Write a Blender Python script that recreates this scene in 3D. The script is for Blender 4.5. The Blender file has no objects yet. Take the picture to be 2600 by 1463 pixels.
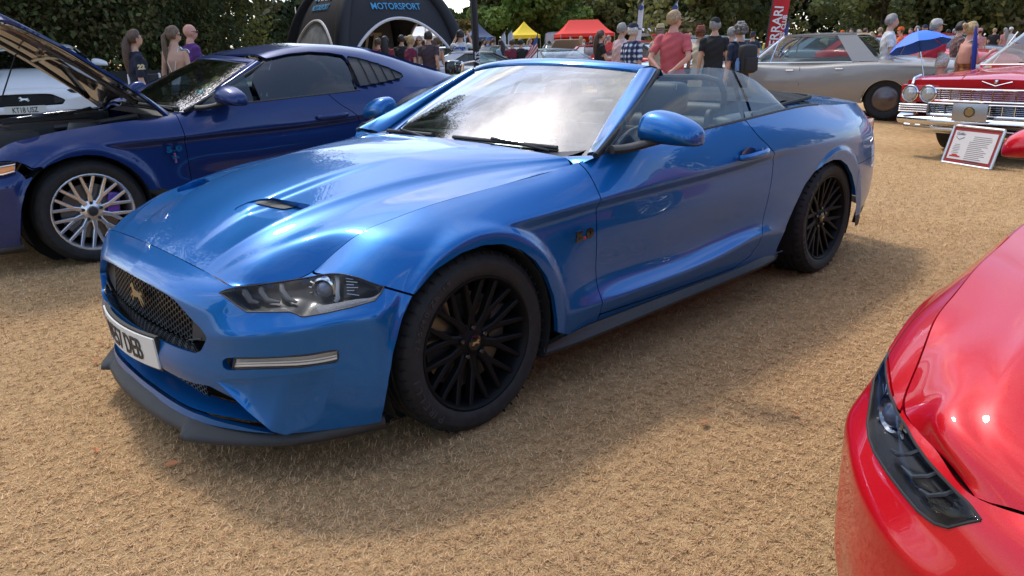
import bpy, bmesh, math, random
import numpy as np
from mathutils import Vector, Matrix, noise as mnoise

SC = bpy.context.scene
COL = SC.collection
R = math.radians

# ---------------------------------------------------------------- camera
CAM_P = (1.6287, 2.7978, 1.3425)            # metres; origin = ground under the blue car's front axle, +X its nose
CAM_YAW, CAM_PITCH, CAM_ROLL, CAM_F = -2.328545, 0.309286, -0.025426, 1909.586
IW, IH = 2600.0, 1463.0
def cam_basis():
    cy, sy, cp, sp = math.cos(CAM_YAW), math.sin(CAM_YAW), math.cos(CAM_PITCH), math.sin(CAM_PITCH)
    fwd = np.array([cy*cp, sy*cp, -sp]); right = np.array([sy, -cy, 0.0]); up = np.cross(right, fwd)
    c, s = math.cos(CAM_ROLL), math.sin(CAM_ROLL)
    return fwd, c*right+s*up, -s*right+c*up
CF, CR, CU = cam_basis()
cd = bpy.data.cameras.new('camera'); cam = bpy.data.objects.new('camera', cd); COL.objects.link(cam)
cd.sensor_width = 36.0; cd.lens = CAM_F/IW*36.0; cd.clip_start = 0.05; cd.clip_end = 3000.0
M4 = Matrix.Identity(4)
for i in range(3):
    M4[i][0], M4[i][1], M4[i][2], M4[i][3] = CR[i], CU[i], -CF[i], CAM_P[i]
cam.matrix_world = M4
SC.camera = cam

# ---------------------------------------------------------------- sky, sun, exposure
SUN_EL, SUN_AZ = R(59), math.atan2(-0.977, -0.21)      # direction towards the sun, in the ground plane
w = bpy.data.worlds.new('World'); SC.world = w; w.use_nodes = True
nt = w.node_tree; nt.nodes.clear()
def N(t, **k):
    n = nt.nodes.new(t)
    for a, b in k.items(): setattr(n, a, b)
    return n
L = nt.links.new
out = N('ShaderNodeOutputWorld'); bg = N('ShaderNodeBackground'); bg.inputs[1].default_value = 0.15
sky = N('ShaderNodeTexSky', sky_type='NISHITA'); sky.sun_disc = False
sky.sun_elevation = SUN_EL; sky.sun_rotation = math.pi/2 - SUN_AZ
sky.air_density = 1.0; sky.dust_density = 1.5; sky.ozone_density = 1.2
tc = N('ShaderNodeTexCoord'); sep = N('ShaderNodeSeparateXYZ'); L(tc.outputs['Generated'], sep.inputs[0])
def MATH(op, a, b=None, clamp=False):
    n = N('ShaderNodeMath', operation=op); n.use_clamp = clamp
    for i, v in enumerate((a, b)):
        if v is None: continue
        if hasattr(v, 'links'): L(v, n.inputs[i])
        else: n.inputs[i].default_value = v
    return n.outputs[0]
zz = MATH('ADD', MATH('MAXIMUM', sep.outputs[2], 0.0), 0.16)
cv = N('ShaderNodeCombineXYZ'); L(MATH('DIVIDE', sep.outputs[0], zz), cv.inputs[0]); L(MATH('DIVIDE', sep.outputs[1], zz), cv.inputs[1])
def NOISE(scale, det, rough, dist, seed):
    mp = N('ShaderNodeMapping'); mp.inputs[1].default_value = (seed, seed*0.37, 0); mp.inputs[2].default_value = (0, 0, 0.7); mp.inputs[3].default_value = (1.0, 0.55, 1)
    L(cv.outputs[0], mp.inputs[0])
    n = N('ShaderNodeTexNoise'); n.inputs['Scale'].default_value = scale; n.inputs['Detail'].default_value = det
    n.inputs['Roughness'].default_value = rough; n.inputs['Distortion'].default_value = dist; L(mp.outputs[0], n.inputs['Vector']); return n.outputs[0]
def RAMP(v, pts):
    n = N('ShaderNodeValToRGB'); e = n.color_ramp.elements
    while len(e) > 1: e.remove(e[-1])
    e[0].position, e[0].color = pts[0][0], (*pts[0][1], 1)
    for q, c in pts[1:]:
        x = e.new(q); x.color = (*c, 1)
    L(v, n.inputs[0]); return n.outputs[0]
n1 = NOISE(1.9, 10, 0.60, 0.5, 3.1)
cover = RAMP(n1, [(0.49, (0, 0, 0)), (0.66, (1, 1, 1))])
n2 = NOISE(2.3, 7, 0.6, 0.2, 9.7)
ccol = RAMP(n2, [(0.34, (1.1, 1.3, 1.7)), (0.50, (3.6, 3.7, 4.0)), (0.64, (8.2, 8.1, 7.9))])
# thin cloud glows towards the sun (forward scattering)
dt = N('ShaderNodeVectorMath', operation='DOT_PRODUCT'); L(tc.outputs['Generated'], dt.inputs[0]); dt.inputs[1].default_value = (math.cos(SUN_AZ)*math.cos(SUN_EL), math.sin(SUN_AZ)*math.cos(SUN_EL), math.sin(SUN_EL))
dc = MATH('MAXIMUM', dt.outputs['Value'], 0.0)
glow = MATH('ADD', MATH('ADD', MATH('MULTIPLY', MATH('POWER', dc, 160.0), 3.5), MATH('MULTIPLY', MATH('POWER', dc, 24.0), 0.4)), 0.9)
cg = N('ShaderNodeVectorMath', operation='SCALE'); L(ccol, cg.inputs[0]); L(glow, cg.inputs['Scale']); ccol = cg.outputs[0]
mix = N('ShaderNodeMix', data_type='RGBA'); L(cover, mix.inputs[0]); L(sky.outputs[0], mix.inputs[6]); L(ccol, mix.inputs[7])
L(mix.outputs[2], bg.inputs[0]); L(bg.outputs[0], out.inputs[0])

sd = bpy.data.lights.new('sun', 'SUN'); sun = bpy.data.objects.new('sun', sd); COL.objects.link(sun)
sd.energy = 0.9; sd.angle = R(7); sd.color = (1.0, 0.95, 0.87)
sdir = Vector((math.cos(SUN_AZ)*math.cos(SUN_EL), math.sin(SUN_AZ)*math.cos(SUN_EL), math.sin(SUN_EL)))
sun.rotation_euler = sdir.to_track_quat('Z', 'Y').to_euler(); sun.location = (0, -20, 30)
vs = SC.view_settings
vs.view_transform = 'Standard'; vs.look = 'None'; vs.exposure = 1.3; vs.gamma = 1.0; vs.use_curve_mapping = False
SC.cycles.use_denoising = True
SC.cycles.max_bounces = 8; SC.cycles.transparent_max_bounces = 24; SC.cycles.transmission_bounces = 8; SC.cycles.glossy_bounces = 5
SC.cycles.caustics_reflective = False; SC.cycles.caustics_refractive = False; SC.cycles.sample_clamp_indirect = 6.0
# ---------------------------------------------------------------- materials
def mat(name, col, rough=0.5, metal=0.0, coat=0.0, coat_rough=0.03, alpha=None, trans=0.0, spec=0.5, emit=None, noise_amt=0.0, noise_scale=20.0, bump=0.0, bump_scale=200.0, ior=1.45, sheen=0.0, col2=None):
    m = bpy.data.materials.new(name); m.use_nodes = True
    t = m.node_tree; b = t.nodes['Principled BSDF']; i = b.inputs
    i['Base Color'].default_value = (*col, 1); i['Roughness'].default_value = rough; i['Metallic'].default_value = metal
    i['Coat Weight'].default_value = coat; i['Coat Roughness'].default_value = coat_rough; i['IOR'].default_value = ior
    i['Transmission Weight'].default_value = trans; i['Specular IOR Level'].default_value = spec; i['Sheen Weight'].default_value = sheen
    if alpha is not None: i['Alpha'].default_value = alpha
    if emit: i['Emission Color'].default_value = (*emit[:3], 1); i['Emission Strength'].default_value = emit[3]
    if noise_amt > 0 or bump > 0 or col2:
        tc = t.nodes.new('ShaderNodeTexCoord')
    if noise_amt > 0 or col2:
        n = t.nodes.new('ShaderNodeTexNoise'); n.inputs['Scale'].default_value = noise_scale; n.inputs['Detail'].default_value = 6
        t.links.new(tc.outputs['Object'], n.inputs['Vector'])
        r = t.nodes.new('ShaderNodeValToRGB'); e = r.color_ramp.elements
        c2 = col2 or tuple(max(0, c*(1-noise_amt)) for c in col); c1 = col if col2 else tuple(min(1, c*(1+noise_amt)) for c in col)
        e[0].position = 0.36; e[0].color = (*c2, 1); e[1].position = 0.64; e[1].color = (*c1, 1)
        t.links.new(n.outputs[0], r.inputs[0]); t.links.new(r.outputs[0], i['Base Color'])
    if bump > 0:
        n = t.nodes.new('ShaderNodeTexNoise'); n.inputs['Scale'].default_value = bump_scale; n.inputs['Detail'].default_value = 4
        t.links.new(tc.outputs['Object'], n.inputs['Vector'])
        q = t.nodes.new('ShaderNodeBump'); q.inputs['Strength'].default_value = bump; q.inputs['Distance'].default_value = 0.01
        t.links.new(n.outputs[0], q.inputs['Height']); t.links.new(q.outputs[0], i['Normal'])
    return m
def paint(name, col, metal=0.35, rough=0.38, flake=True, coat=0.75):
    """clear-coated car paint: flake-tinted base under a smooth coat, with a trace of dust"""
    m = mat(name, col, rough, metal, coat=coat, coat_rough=0.015, spec=0.15)
    t = m.node_tree; b = t.nodes['Principled BSDF']; i = b.inputs; i['Coat IOR'].default_value = 1.46
    tc = t.nodes.new('ShaderNodeTexCoord')
    n = t.nodes.new('ShaderNodeTexNoise'); n.inputs['Scale'].default_value = 900; n.inputs['Detail'].default_value = 2
    t.links.new(tc.outputs['Object'], n.inputs['Vector'])
    r = t.nodes.new('ShaderNodeValToRGB'); e = r.color_ramp.elements
    e[0].position = 0.4; e[0].color = (*[c*0.85 for c in col], 1); e[1].position = 0.65; e[1].color = (*[min(1, c*1.15+0.004) for c in col], 1)
    t.links.new(n.outputs[0], r.inputs[0]); t.links.new(r.outputs[0], i['Base Color'])
    n2 = t.nodes.new('ShaderNodeTexNoise'); n2.inputs['Scale'].default_value = 3; n2.inputs['Detail'].default_value = 8
    t.links.new(tc.outputs['Object'], n2.inputs['Vector'])
    mr = t.nodes.new('ShaderNodeMapRange'); mr.inputs[1].default_value = 0.35; mr.inputs[2].default_value = 0.7; mr.inputs[3].default_value = 0.0; mr.inputs[4].default_value = 0.02
    t.links.new(n2.outputs[0], mr.inputs[0]); t.links.new(mr.outputs[0], i['Coat Roughness'])
    return m
def glass(name, tint=(0.8, 0.86, 0.85), clear=0.75, rough=0.0, ior=1.5):
    """thin window glass: tinted see-through with a fresnel mirror on top"""
    m = bpy.data.materials.new(name); m.use_nodes = True; t = m.node_tree; t.nodes.clear()
    o = t.nodes.new('ShaderNodeOutputMaterial'); mx = t.nodes.new('ShaderNodeMixShader'); lw = t.nodes.new('ShaderNodeLayerWeight'); lw.inputs[0].default_value = 0.5
    f0 = ((ior-1)/(ior+1))**2; p5 = t.nodes.new('ShaderNodeMath'); p5.operation = 'POWER'; p5.inputs[1].default_value = 4.0; t.links.new(lw.outputs['Facing'], p5.inputs[0])
    fr = t.nodes.new('ShaderNodeMath'); fr.operation = 'MULTIPLY_ADD'; fr.inputs[1].default_value = 1-f0; fr.inputs[2].default_value = f0; t.links.new(p5.outputs[0], fr.inputs[0])
    tr = t.nodes.new('ShaderNodeBsdfTransparent'); tr.inputs[0].default_value = (*[c*clear for c in tint], 1)
    gl = t.nodes.new('ShaderNodeBsdfGlossy'); gl.inputs['Roughness'].default_value = rough; gl.inputs[0].default_value = (1, 1, 1, 1)
    t.links.new(fr.outputs[0], mx.inputs[0]); t.links.new(tr.outputs[0], mx.inputs[1]); t.links.new(gl.outputs[0], mx.inputs[2]); t.links.new(mx.outputs[0], o.inputs[0])
    return m
MT = {}
def mm(key, *a, **k):
    if key not in MT: MT[key] = mat(key, *a, **k)
    return MT[key]
BLACK = mat('black_plastic', (0.018, 0.018, 0.019), 0.55, bump=0.15, bump_scale=900)
GLOSSK = mat('gloss_black', (0.006, 0.006, 0.007), 0.12, coat=0.6)
RUBBER = mat('rubber', (0.011, 0.011, 0.012), 0.7, noise_amt=0.3, noise_scale=30)
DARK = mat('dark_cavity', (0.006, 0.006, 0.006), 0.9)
CHROME = mat('chrome', (0.72, 0.73, 0.75), 0.06, 1.0)
ALLOY = mat('alloy', (0.55, 0.56, 0.58), 0.28, 0.9)
WHITE = mat('white_plastic', (0.75, 0.75, 0.73), 0.4)
LEATHER = mat('black_leather', (0.018, 0.019, 0.022), 0.42, bump=0.25, bump_scale=260)
STITCH = mat('pale_stitching', (0.4, 0.4, 0.4), 0.7)
TXT = mat('plate_lettering', (0.02, 0.02, 0.02), 0.5)
GLASS = glass('window_glass')
WSGLASS = glass('windscreen_glass', (0.78, 0.85, 0.84), 0.55, ior=2.7)
TINT = glass('tinted_glass', (0.70, 0.82, 0.80), 0.74, ior=1.6)
LENS = glass('clear_lens', (0.88, 0.90, 0.93), 0.80, ior=1.30)
CLEAR = glass('clear_cover', (0.95, 0.95, 0.95), 0.95, ior=1.30)

# ---------------------------------------------------------------- mesh tools
def proj(P):
    d = np.atleast_2d(np.asarray(P, float)) - np.array(CAM_P); z = d@CF
    return np.stack([IW/2+CAM_F*(d@CR)/z, IH/2-CAM_F*(d@CU)/z], 1)
def ray_to(px, axis, val):
    d = CF + CR*(px[0]-IW/2)/CAM_F + CU*(IH/2-px[1])/CAM_F; C = np.array(CAM_P)
    return C + d*(val-C[axis])/d[axis]
def ground_at(px, z=0.0): return ray_to(px, 2, z)
def at_depth(px, dep):
    """point on a pixel's ray at the given horizontal distance"""
    d = CF + CR*(px[0]-IW/2)/CAM_F + CU*(IH/2-px[1])/CAM_F
    return np.array(CAM_P) + d*dep/math.hypot(d[0], d[1])
def cspline(xk, yk, x):
    """natural cubic spline; xk ascending; yk (n,) or (n,m); linear outside"""
    xk = np.asarray(xk, float); yk = np.asarray(yk, float); x = np.asarray(x, float); one = yk.ndim == 1
    if one: yk = yk[:, None]
    n = len(xk)
    if n == 2:
        t = ((x-xk[0])/(xk[1]-xk[0]))[:, None]; r = yk[0]*(1-t)+yk[1]*t
        return r[:, 0] if one else r
    h = np.diff(xk); A = np.zeros((n, n)); B = np.zeros((n, yk.shape[1])); A[0, 0] = A[-1, -1] = 1
    for i in range(1, n-1):
        A[i, i-1] = h[i-1]; A[i, i] = 2*(h[i-1]+h[i]); A[i, i+1] = h[i]
        B[i] = 6*((yk[i+1]-yk[i])/h[i]-(yk[i]-yk[i-1])/h[i-1])
    m = np.linalg.solve(A, B)
    k = np.clip(np.searchsorted(xk, x)-1, 0, n-2)
    xc = np.clip(x, xk[0], xk[-1]); d = (x-xc)[:, None]
    a = ((xk[k+1]-xc)/h[k])[:, None]; b = ((xc-xk[k])/h[k])[:, None]; hk = h[k][:, None]
    r = a*yk[k]+b*yk[k+1]+((a**3-a)*m[k]+(b**3-b)*m[k+1])*hk**2/6
    sl = np.where(x[:, None] > xk[-1], (yk[-1]-yk[-2])/h[-1], (yk[1]-yk[0])/h[0])
    r = r+d*sl
    return r[:, 0] if one else r
def section(P, crease, n, smooth=1):
    """P (K,S,3): rows x stations. Interpolates across rows at every station, breaking at crease rows."""
    K = P.shape[0]; segs = []; br = [0]+sorted(crease)+[K-1]; br = sorted(set(br))
    for a, b in zip(br[:-1], br[1:]):
        k = np.arange(a, b+1)
        t = np.concatenate([np.linspace(i, i+1, n[i], endpoint=False) for i in range(a, b)]+[[b]])
        d = np.linalg.norm(np.diff(P[a:b+1], axis=0), axis=2).mean(1); s = np.concatenate([[0], np.cumsum(d+1e-6)])
        tt = np.interp(t, k, s)
        r = cspline(s, P[a:b+1].reshape(b-a+1, -1), tt).reshape(len(t), P.shape[1], 3)
        segs.append(r if a == 0 else r[1:])
    G = np.concatenate(segs, 0)
    for _ in range(smooth):
        Q = G.copy(); Q[1:-1] = 0.25*G[:-2]+0.5*G[1:-1]+0.25*G[2:]; G = Q
    return G
def grid(P):
    K, S = P.shape[:2]; V = P.reshape(-1, 3); i = np.arange(K-1)[:, None]*S+np.arange(S-1)[None]
    i = i.ravel(); F = np.stack([i, i+1, i+S+1, i+S], 1)
    return V.copy(), [tuple(f) for f in F.tolist()]
def sd_poly(p, poly):
    """signed distance, positive inside"""
    p = np.asarray(p, float); q = np.asarray(poly, float); d = np.full(len(p), 1e9); ins = np.zeros(len(p), bool)
    for a, b in zip(q, np.roll(q, -1, 0)):
        e = b-a; w = p-a; t = np.clip((w@e)/max(e@e, 1e-12), 0, 1)
        d = np.minimum(d, np.linalg.norm(w-t[:, None]*e, axis=1))
        c = ((a[1] > p[:, 1]) != (b[1] > p[:, 1]))
        xi = a[0]+(p[:, 1]-a[1])*(b[0]-a[0])/np.where(abs(b[1]-a[1]) < 1e-12, 1e-12, b[1]-a[1])
        ins ^= c & (p[:, 0] < xi)
    return np.where(ins, d, -d)
def sd_line(p, line):
    """signed distance to an open polyline; positive on its left side"""
    p = np.asarray(p, float); q = np.asarray(line, float); d = np.full(len(p), 1e9); s = np.ones(len(p))
    for j, (a, b) in enumerate(zip(q[:-1], q[1:])):
        e = b-a; w = p-a; t = (w@e)/max(e@e, 1e-12)
        tc = np.clip(t, -1e9 if j == 0 else 0, 1e9 if j == len(q)-2 else 1)
        dd = np.linalg.norm(w-tc[:, None]*e, axis=1); c = e[0]*w[:, 1]-e[1]*w[:, 0]
        up = dd < d-1e-9; d = np.where(up, dd, d); s = np.where(up, np.sign(c), s)
    return d*s
def clip(V, F, f, eps=1e-4):
    """keep the part of the mesh where f >= 0"""
    V = np.asarray(V); f = np.asarray(f, float); f = np.where(abs(f) < eps, eps, f)
    nv = [tuple(v) for v in V]; cache = {}; out = []; pos = (f > 0).tolist(); fl = f.tolist()
    for face in F:
        k = [pos[i] for i in face]
        if all(k): out.append(face); continue
        if not any(k): continue
        poly = []
        for a, b in zip(face, face[1:]+face[:1]):
            if pos[a]: poly.append(a)
            if pos[a] != pos[b]:
                key = (a, b) if a < b else (b, a)
                if key not in cache:
                    i, j = key; t = fl[i]/(fl[i]-fl[j]); cache[key] = len(nv)
                    nv.append(tuple(V[i]*(1-t)+V[j]*t))
                poly.append(cache[key])
        if len(poly) >= 3: out.append(tuple(poly))
    return compact(np.array(nv), out)
def compact(V, F):
    used = np.zeros(len(V), bool)
    if F: used[np.fromiter((i for f in F for i in f), int)] = True
    m = (np.cumsum(used)-1).tolist()
    return np.asarray(V)[used], [tuple([m[i] for i in f]) for f in F]
def weld(V, F, tol=4e-4):
    d = {}; m = np.zeros(len(V), int); nv = []
    for i, v in enumerate(np.round(np.asarray(V)/tol).astype(np.int64).tolist()):
        k = tuple(v)
        if k not in d: d[k] = len(nv); nv.append(V[i])
        m[i] = d[k]
    out = []
    for f in F:
        g = []
        for i in f:
            j = int(m[i])
            if not g or (g[-1] != j and j != g[0]): g.append(j)
        if len(set(g)) >= 3 and len(set(g)) == len(g): out.append(tuple(g))
    return np.array(nv), out
def mirror(V, F):
    W = np.asarray(V).copy(); W[:, 1] *= -1
    return W, [tuple(reversed(f)) for f in F]
def join(*ms):
    Vs, Fs, o = [], [], 0
    for V, F in ms:
        if len(V) == 0: continue
        Vs.append(np.asarray(V)); Fs += [tuple(i+o for i in f) for f in F]; o += len(V)
    return (np.concatenate(Vs) if Vs else np.zeros((0, 3))), Fs
def both(V, F): return weld(*join((V, F), mirror(V, F)))
def vnormals(V, F):
    V = np.asarray(V); n = np.zeros_like(V); by = {}
    for f in F: by.setdefault(len(f), []).append(f)
    for m, fs in by.items():
        A = np.array(fs); nn = np.cross(V[A[:, 2]]-V[A[:, 0]], V[A[:, 3]]-V[A[:, 1]]) if m > 3 else np.cross(V[A[:, 1]]-V[A[:, 0]], V[A[:, 2]]-V[A[:, 0]])
        for j in range(m): np.add.at(n, A[:, j], nn)
    l = np.linalg.norm(n, axis=1); return n/np.where(l < 1e-12, 1, l)[:, None]
def flange(V, F, depth=0.012, skip=None):
    """fold every open edge inwards, so that a panel reads as sheet metal with a gap beside it"""
    n = vnormals(V, F); cnt = {}
    for f in F:
        for a, b in zip(f, f[1:]+f[:1]):
            k = (a, b) if a < b else (b, a); cnt[k] = (a, b) if k not in cnt else None
    ed = [e for e in cnt.values() if e is not None]
    nv = [tuple(v) for v in V]; m = {}; NF = list(F)
    for a, b in ed:
        if skip is not None and skip(V[a]) and skip(V[b]): continue
        for i in (a, b):
            if i not in m: m[i] = len(nv); nv.append(tuple(V[i]-n[i]*depth))
        NF.append((b, a, m[a], m[b]))
    return np.array(nv), NF
def offset(V, F, d): return V+vnormals(V, F)*d, F
def mesh(name, V, F, m=None, smooth=True, auto=None):
    me = bpy.data.meshes.new(name); me.from_pydata([tuple(map(float, v)) for v in V], [], F)
    if m is not None: me.materials.append(m)
    if smooth:
        me.polygons.foreach_set('use_smooth', [True]*len(me.polygons))
        if auto: me.set_sharp_from_angle(angle=R(auto))
    me.update(); return me
def obj(name, V, F=None, m=None, parent=None, smooth=True, auto=38, loc=None, rot=None):
    me = V if isinstance(V, bpy.types.Mesh) else mesh(name, V, F, m, smooth, auto)
    o = bpy.data.objects.new(name, me); COL.objects.link(o)
    if parent is not None: o.parent = parent
    if loc is not None: o.location = loc
    if rot is not None: o.rotation_euler = rot
    return o
def empty(name, loc=(0, 0, 0), rz=0.0, label=None, cat=None, group=None):
    o = bpy.data.objects.new(name, None); COL.objects.link(o); o.location = loc; o.rotation_euler = (0, 0, rz); o.empty_display_size = 0.2
    return tag(o, label, cat, group) if label else o
def tag(o, label=None, cat=None, group=None, kind=None):
    if label: o['label'] = label
    if cat: o['category'] = cat
    if group: o['group'] = group
    if kind: o['kind'] = kind
    return o
def copy_tree(o, parent=None):
    c = o.copy(); COL.objects.link(c); c.parent = parent
    for ch in list(o.children): copy_tree(ch, c)
    return c
def tform(V, M): return (np.asarray(V)@np.array(M)[:3, :3].T)+np.array(M)[:3, 3]
def boxm(c, s, bev=0.0):
    c = np.array(c, float); s = np.array(s, float)/2
    if bev <= 0:
        V = np.array([[x, y, z] for x in (-1, 1) for y in (-1, 1) for z in (-1, 1)])*s+c
        return V, [(0, 1, 3, 2), (4, 6, 7, 5), (0, 4, 5, 1), (2, 3, 7, 6), (0, 2, 6, 4), (1, 5, 7, 3)]
    b = min(bev, s.min()*0.95); bm = bmesh.new(); bmesh.ops.create_cube(bm, size=1.0)
    for v in bm.verts: v.co = Vector((v.co.x*2*s[0], v.co.y*2*s[1], v.co.z*2*s[2]))
    bmesh.ops.bevel(bm, geom=list(bm.edges), offset=b, segments=2, profile=0.6, affect='EDGES')
    return from_bm(bm, c)
def from_bm(bm, c=(0, 0, 0)):
    bm.verts.index_update(); V = np.array([v.co[:] for v in bm.verts])+np.array(c); F = [tuple(v.index for v in f.verts) for f in bm.faces]; bm.free(); return V, F
def tube(path, r, n=8, cap=True, flat=1.0, up=(0, 0, 1)):
    P = np.asarray(path, float); K = len(P); r = np.broadcast_to(np.asarray(r, float), (K,)); T = np.gradient(P, axis=0); T /= np.linalg.norm(T, axis=1)[:, None]+1e-12
    u = np.array(up, float); V = []
    a = np.linspace(0, 2*math.pi, n, endpoint=False); prev = None
    for k in range(K):
        if prev is None:
            s = np.cross(T[k], u)
            if np.linalg.norm(s) < 1e-3: s = np.cross(T[k], [1, 0, 0.1])
        else: s = prev-T[k]*(prev@T[k])
        s = s/np.linalg.norm(s); prev = s; q = np.cross(s, T[k])
        V.append(P[k]+r[k]*(np.cos(a)[:, None]*s+flat*np.sin(a)[:, None]*q))
    V = np.concatenate(V); F = []
    for k in range(K-1):
        for j in range(n): F.append((k*n+j, k*n+(j+1) % n, (k+1)*n+(j+1) % n, (k+1)*n+j))
    if cap: F.append(tuple(range(n))[::-1]); F.append(tuple(range((K-1)*n, K*n)))
    return V, F
def lathe(prof, n=48, axis='y', closed=False):
    """prof: list of (radius, along); spins about the axis"""
    pr = np.asarray(prof, float); K = len(pr); a = np.linspace(0, 2*math.pi, n, endpoint=False); V = []
    for rr, h in pr:
        c, s = rr*np.cos(a), rr*np.sin(a); hh = np.full(n, h)
        V.append(np.stack([c, hh, s], 1) if axis == 'y' else np.stack([c, s, hh], 1))
    V = np.concatenate(V); F = []
    for k in range(K-1 if not closed else K):
        k2 = (k+1) % K
        for j in range(n):
            q = (k*n+j, k*n+(j+1) % n, k2*n+(j+1) % n, k2*n+j)
            F.append(q if axis == 'y' else q)
    return V, F
def prism(poly, h, plane='xy', z0=0.0):
    """extruded polygon, centred fan caps; plane gives the two poly axes"""
    p = np.asarray(poly, float); n = len(p); ax = {'xy': (0, 1, 2), 'xz': (0, 2, 1), 'yz': (1, 2, 0)}[plane]
    V = np.zeros((2*n, 3))
    for k, zz in enumerate((z0, z0+h)):
        V[k*n:(k+1)*n, ax[0]] = p[:, 0]; V[k*n:(k+1)*n, ax[1]] = p[:, 1]; V[k*n:(k+1)*n, ax[2]] = zz
    F = [tuple(range(n))[::-1], tuple(range(n, 2*n))]+[(j, (j+1) % n, n+(j+1) % n, n+j) for j in range(n)]
    return V, F
def bevel_mesh(V, F, off, seg=2):
    bm = bmesh.new(); vs_ = [bm.verts.new(tuple(v)) for v in V]
    for f in F:
        try: bm.faces.new([vs_[i] for i in f])
        except ValueError: pass
    bmesh.ops.recalc_face_normals(bm, faces=bm.faces)
    ed = [e for e in bm.edges if len(e.link_faces) == 2 and e.calc_face_angle(0) > 0.4]
    bmesh.ops.bevel(bm, geom=ed, offset=off, segments=seg, profile=0.6, affect='EDGES')
    return from_bm(bm)
def subsurf(V, F, lv=2, crease=None):
    me = mesh('tmp', V, F, None, False); o = bpy.data.objects.new('tmp', me); COL.objects.link(o)
    md = o.modifiers.new('s', 'SUBSURF'); md.levels = lv; md.render_levels = lv
    dg = bpy.context.evaluated_depsgraph_get(); ev = o.evaluated_get(dg); m2 = ev.to_mesh()
    V2 = np.array([v.co[:] for v in m2.vertices]); F2 = [tuple(p.vertices) for p in m2.polygons]
    ev.to_mesh_clear(); bpy.data.objects.remove(o); bpy.data.meshes.remove(me); return V2, F2
_txt = {}
def text_mesh(s, size=1.0, depth=0.002, bold=0.0, width=1.0, shear=0.0, align='CENTER'):
    """lettering as (V,F) in the xy plane, baseline at y=0"""
    cu = bpy.data.curves.new('t', 'FONT'); cu.body = s; cu.size = size; cu.extrude = depth; cu.align_x = align; cu.offset = bold; cu.shear = shear; cu.resolution_u = 3
    o = bpy.data.objects.new('t', cu); COL.objects.link(o); dg = bpy.context.evaluated_depsgraph_get()
    me = bpy.data.meshes.new_from_object(o.evaluated_get(dg)); V = np.array([v.co[:] for v in me.vertices]); F = [tuple(p.vertices) for p in me.polygons]
    bpy.data.objects.remove(o); bpy.data.curves.remove(cu); bpy.data.meshes.remove(me)
    V[:, 0] *= width; return V, F
def frame(origin, xdir, updir):
    """matrix taking local x along xdir, local y along updir, z out of the face"""
    x = Vector(xdir).normalized(); u = Vector(updir); u = (u-x*u.dot(x)).normalized(); z = x.cross(u); M = Matrix.Identity(4)
    for i in range(3): M[i][0], M[i][1], M[i][2], M[i][3] = x[i], u[i], z[i], origin[i]
    return M
# ---------------------------------------------------------------- setting: ground, dry grass, trees
def ground_mat():
    m = mat('dry_grass_ground', (.4, .3, .18), .95, spec=.1); t = m.node_tree; b = t.nodes['Principled BSDF']; tc = t.nodes.new('ShaderNodeTexCoord')
    def nz(sc, det, ro=.6, st=None):
        n = t.nodes.new('ShaderNodeTexNoise'); n.inputs['Scale'].default_value = sc; n.inputs['Detail'].default_value = det; n.inputs['Roughness'].default_value = ro
        if st:
            mp = t.nodes.new('ShaderNodeMapping'); mp.inputs[3].default_value = st; t.links.new(tc.outputs['Object'], mp.inputs[0]); t.links.new(mp.outputs[0], n.inputs['Vector'])
        else: t.links.new(tc.outputs['Object'], n.inputs['Vector'])
        return n.outputs[0]
    def ramp(v, pts):
        r = t.nodes.new('ShaderNodeValToRGB'); e = r.color_ramp.elements; e[0].position, e[0].color = pts[0][0], (*pts[0][1], 1); e[1].position, e[1].color = pts[-1][0], (*pts[-1][1], 1)
        for q, c in pts[1:-1]: x = e.new(q); x.color = (*c, 1)
        t.links.new(v, r.inputs[0]); return r.outputs[0]
    def mixc(f, a, b_, mode='MIX'):
        x = t.nodes.new('ShaderNodeMix'); x.data_type = 'RGBA'; x.blend_type = mode
        if hasattr(f, 'links'): t.links.new(f, x.inputs[0])
        else: x.inputs[0].default_value = f
        t.links.new(a, x.inputs[6]); t.links.new(b_, x.inputs[7]); return x.outputs[2]
    big = ramp(nz(.9, 6), [(.30, (.44, .275, .135)), (.5, (.51, .33, .165)), (.70, (.58, .385, .20))])
    mid = ramp(nz(14, 6, .7), [(.3, (.62, .60, .56)), (.55, (1.0, 1.0, 1.0)), (.75, (1.22, 1.2, 1.16))])
    fine = ramp(nz(150, 4, .7), [(.3, (.68, .65, .61)), (.52, (1, 1, 1)), (.72, (1.30, 1.28, 1.24))])
    c = mixc(1.0, mixc(1.0, big, mid, 'MULTIPLY'), fine, 'MULTIPLY')
    t.links.new(c, b.inputs['Base Color'])
    bp = t.nodes.new('ShaderNodeBump'); bp.inputs['Strength'].default_value = .8; bp.inputs['Distance'].default_value = .02; t.links.new(nz(95, 5, .75), bp.inputs['Height']); t.links.new(bp.outputs[0], b.inputs['Normal'])
    return m
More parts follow.
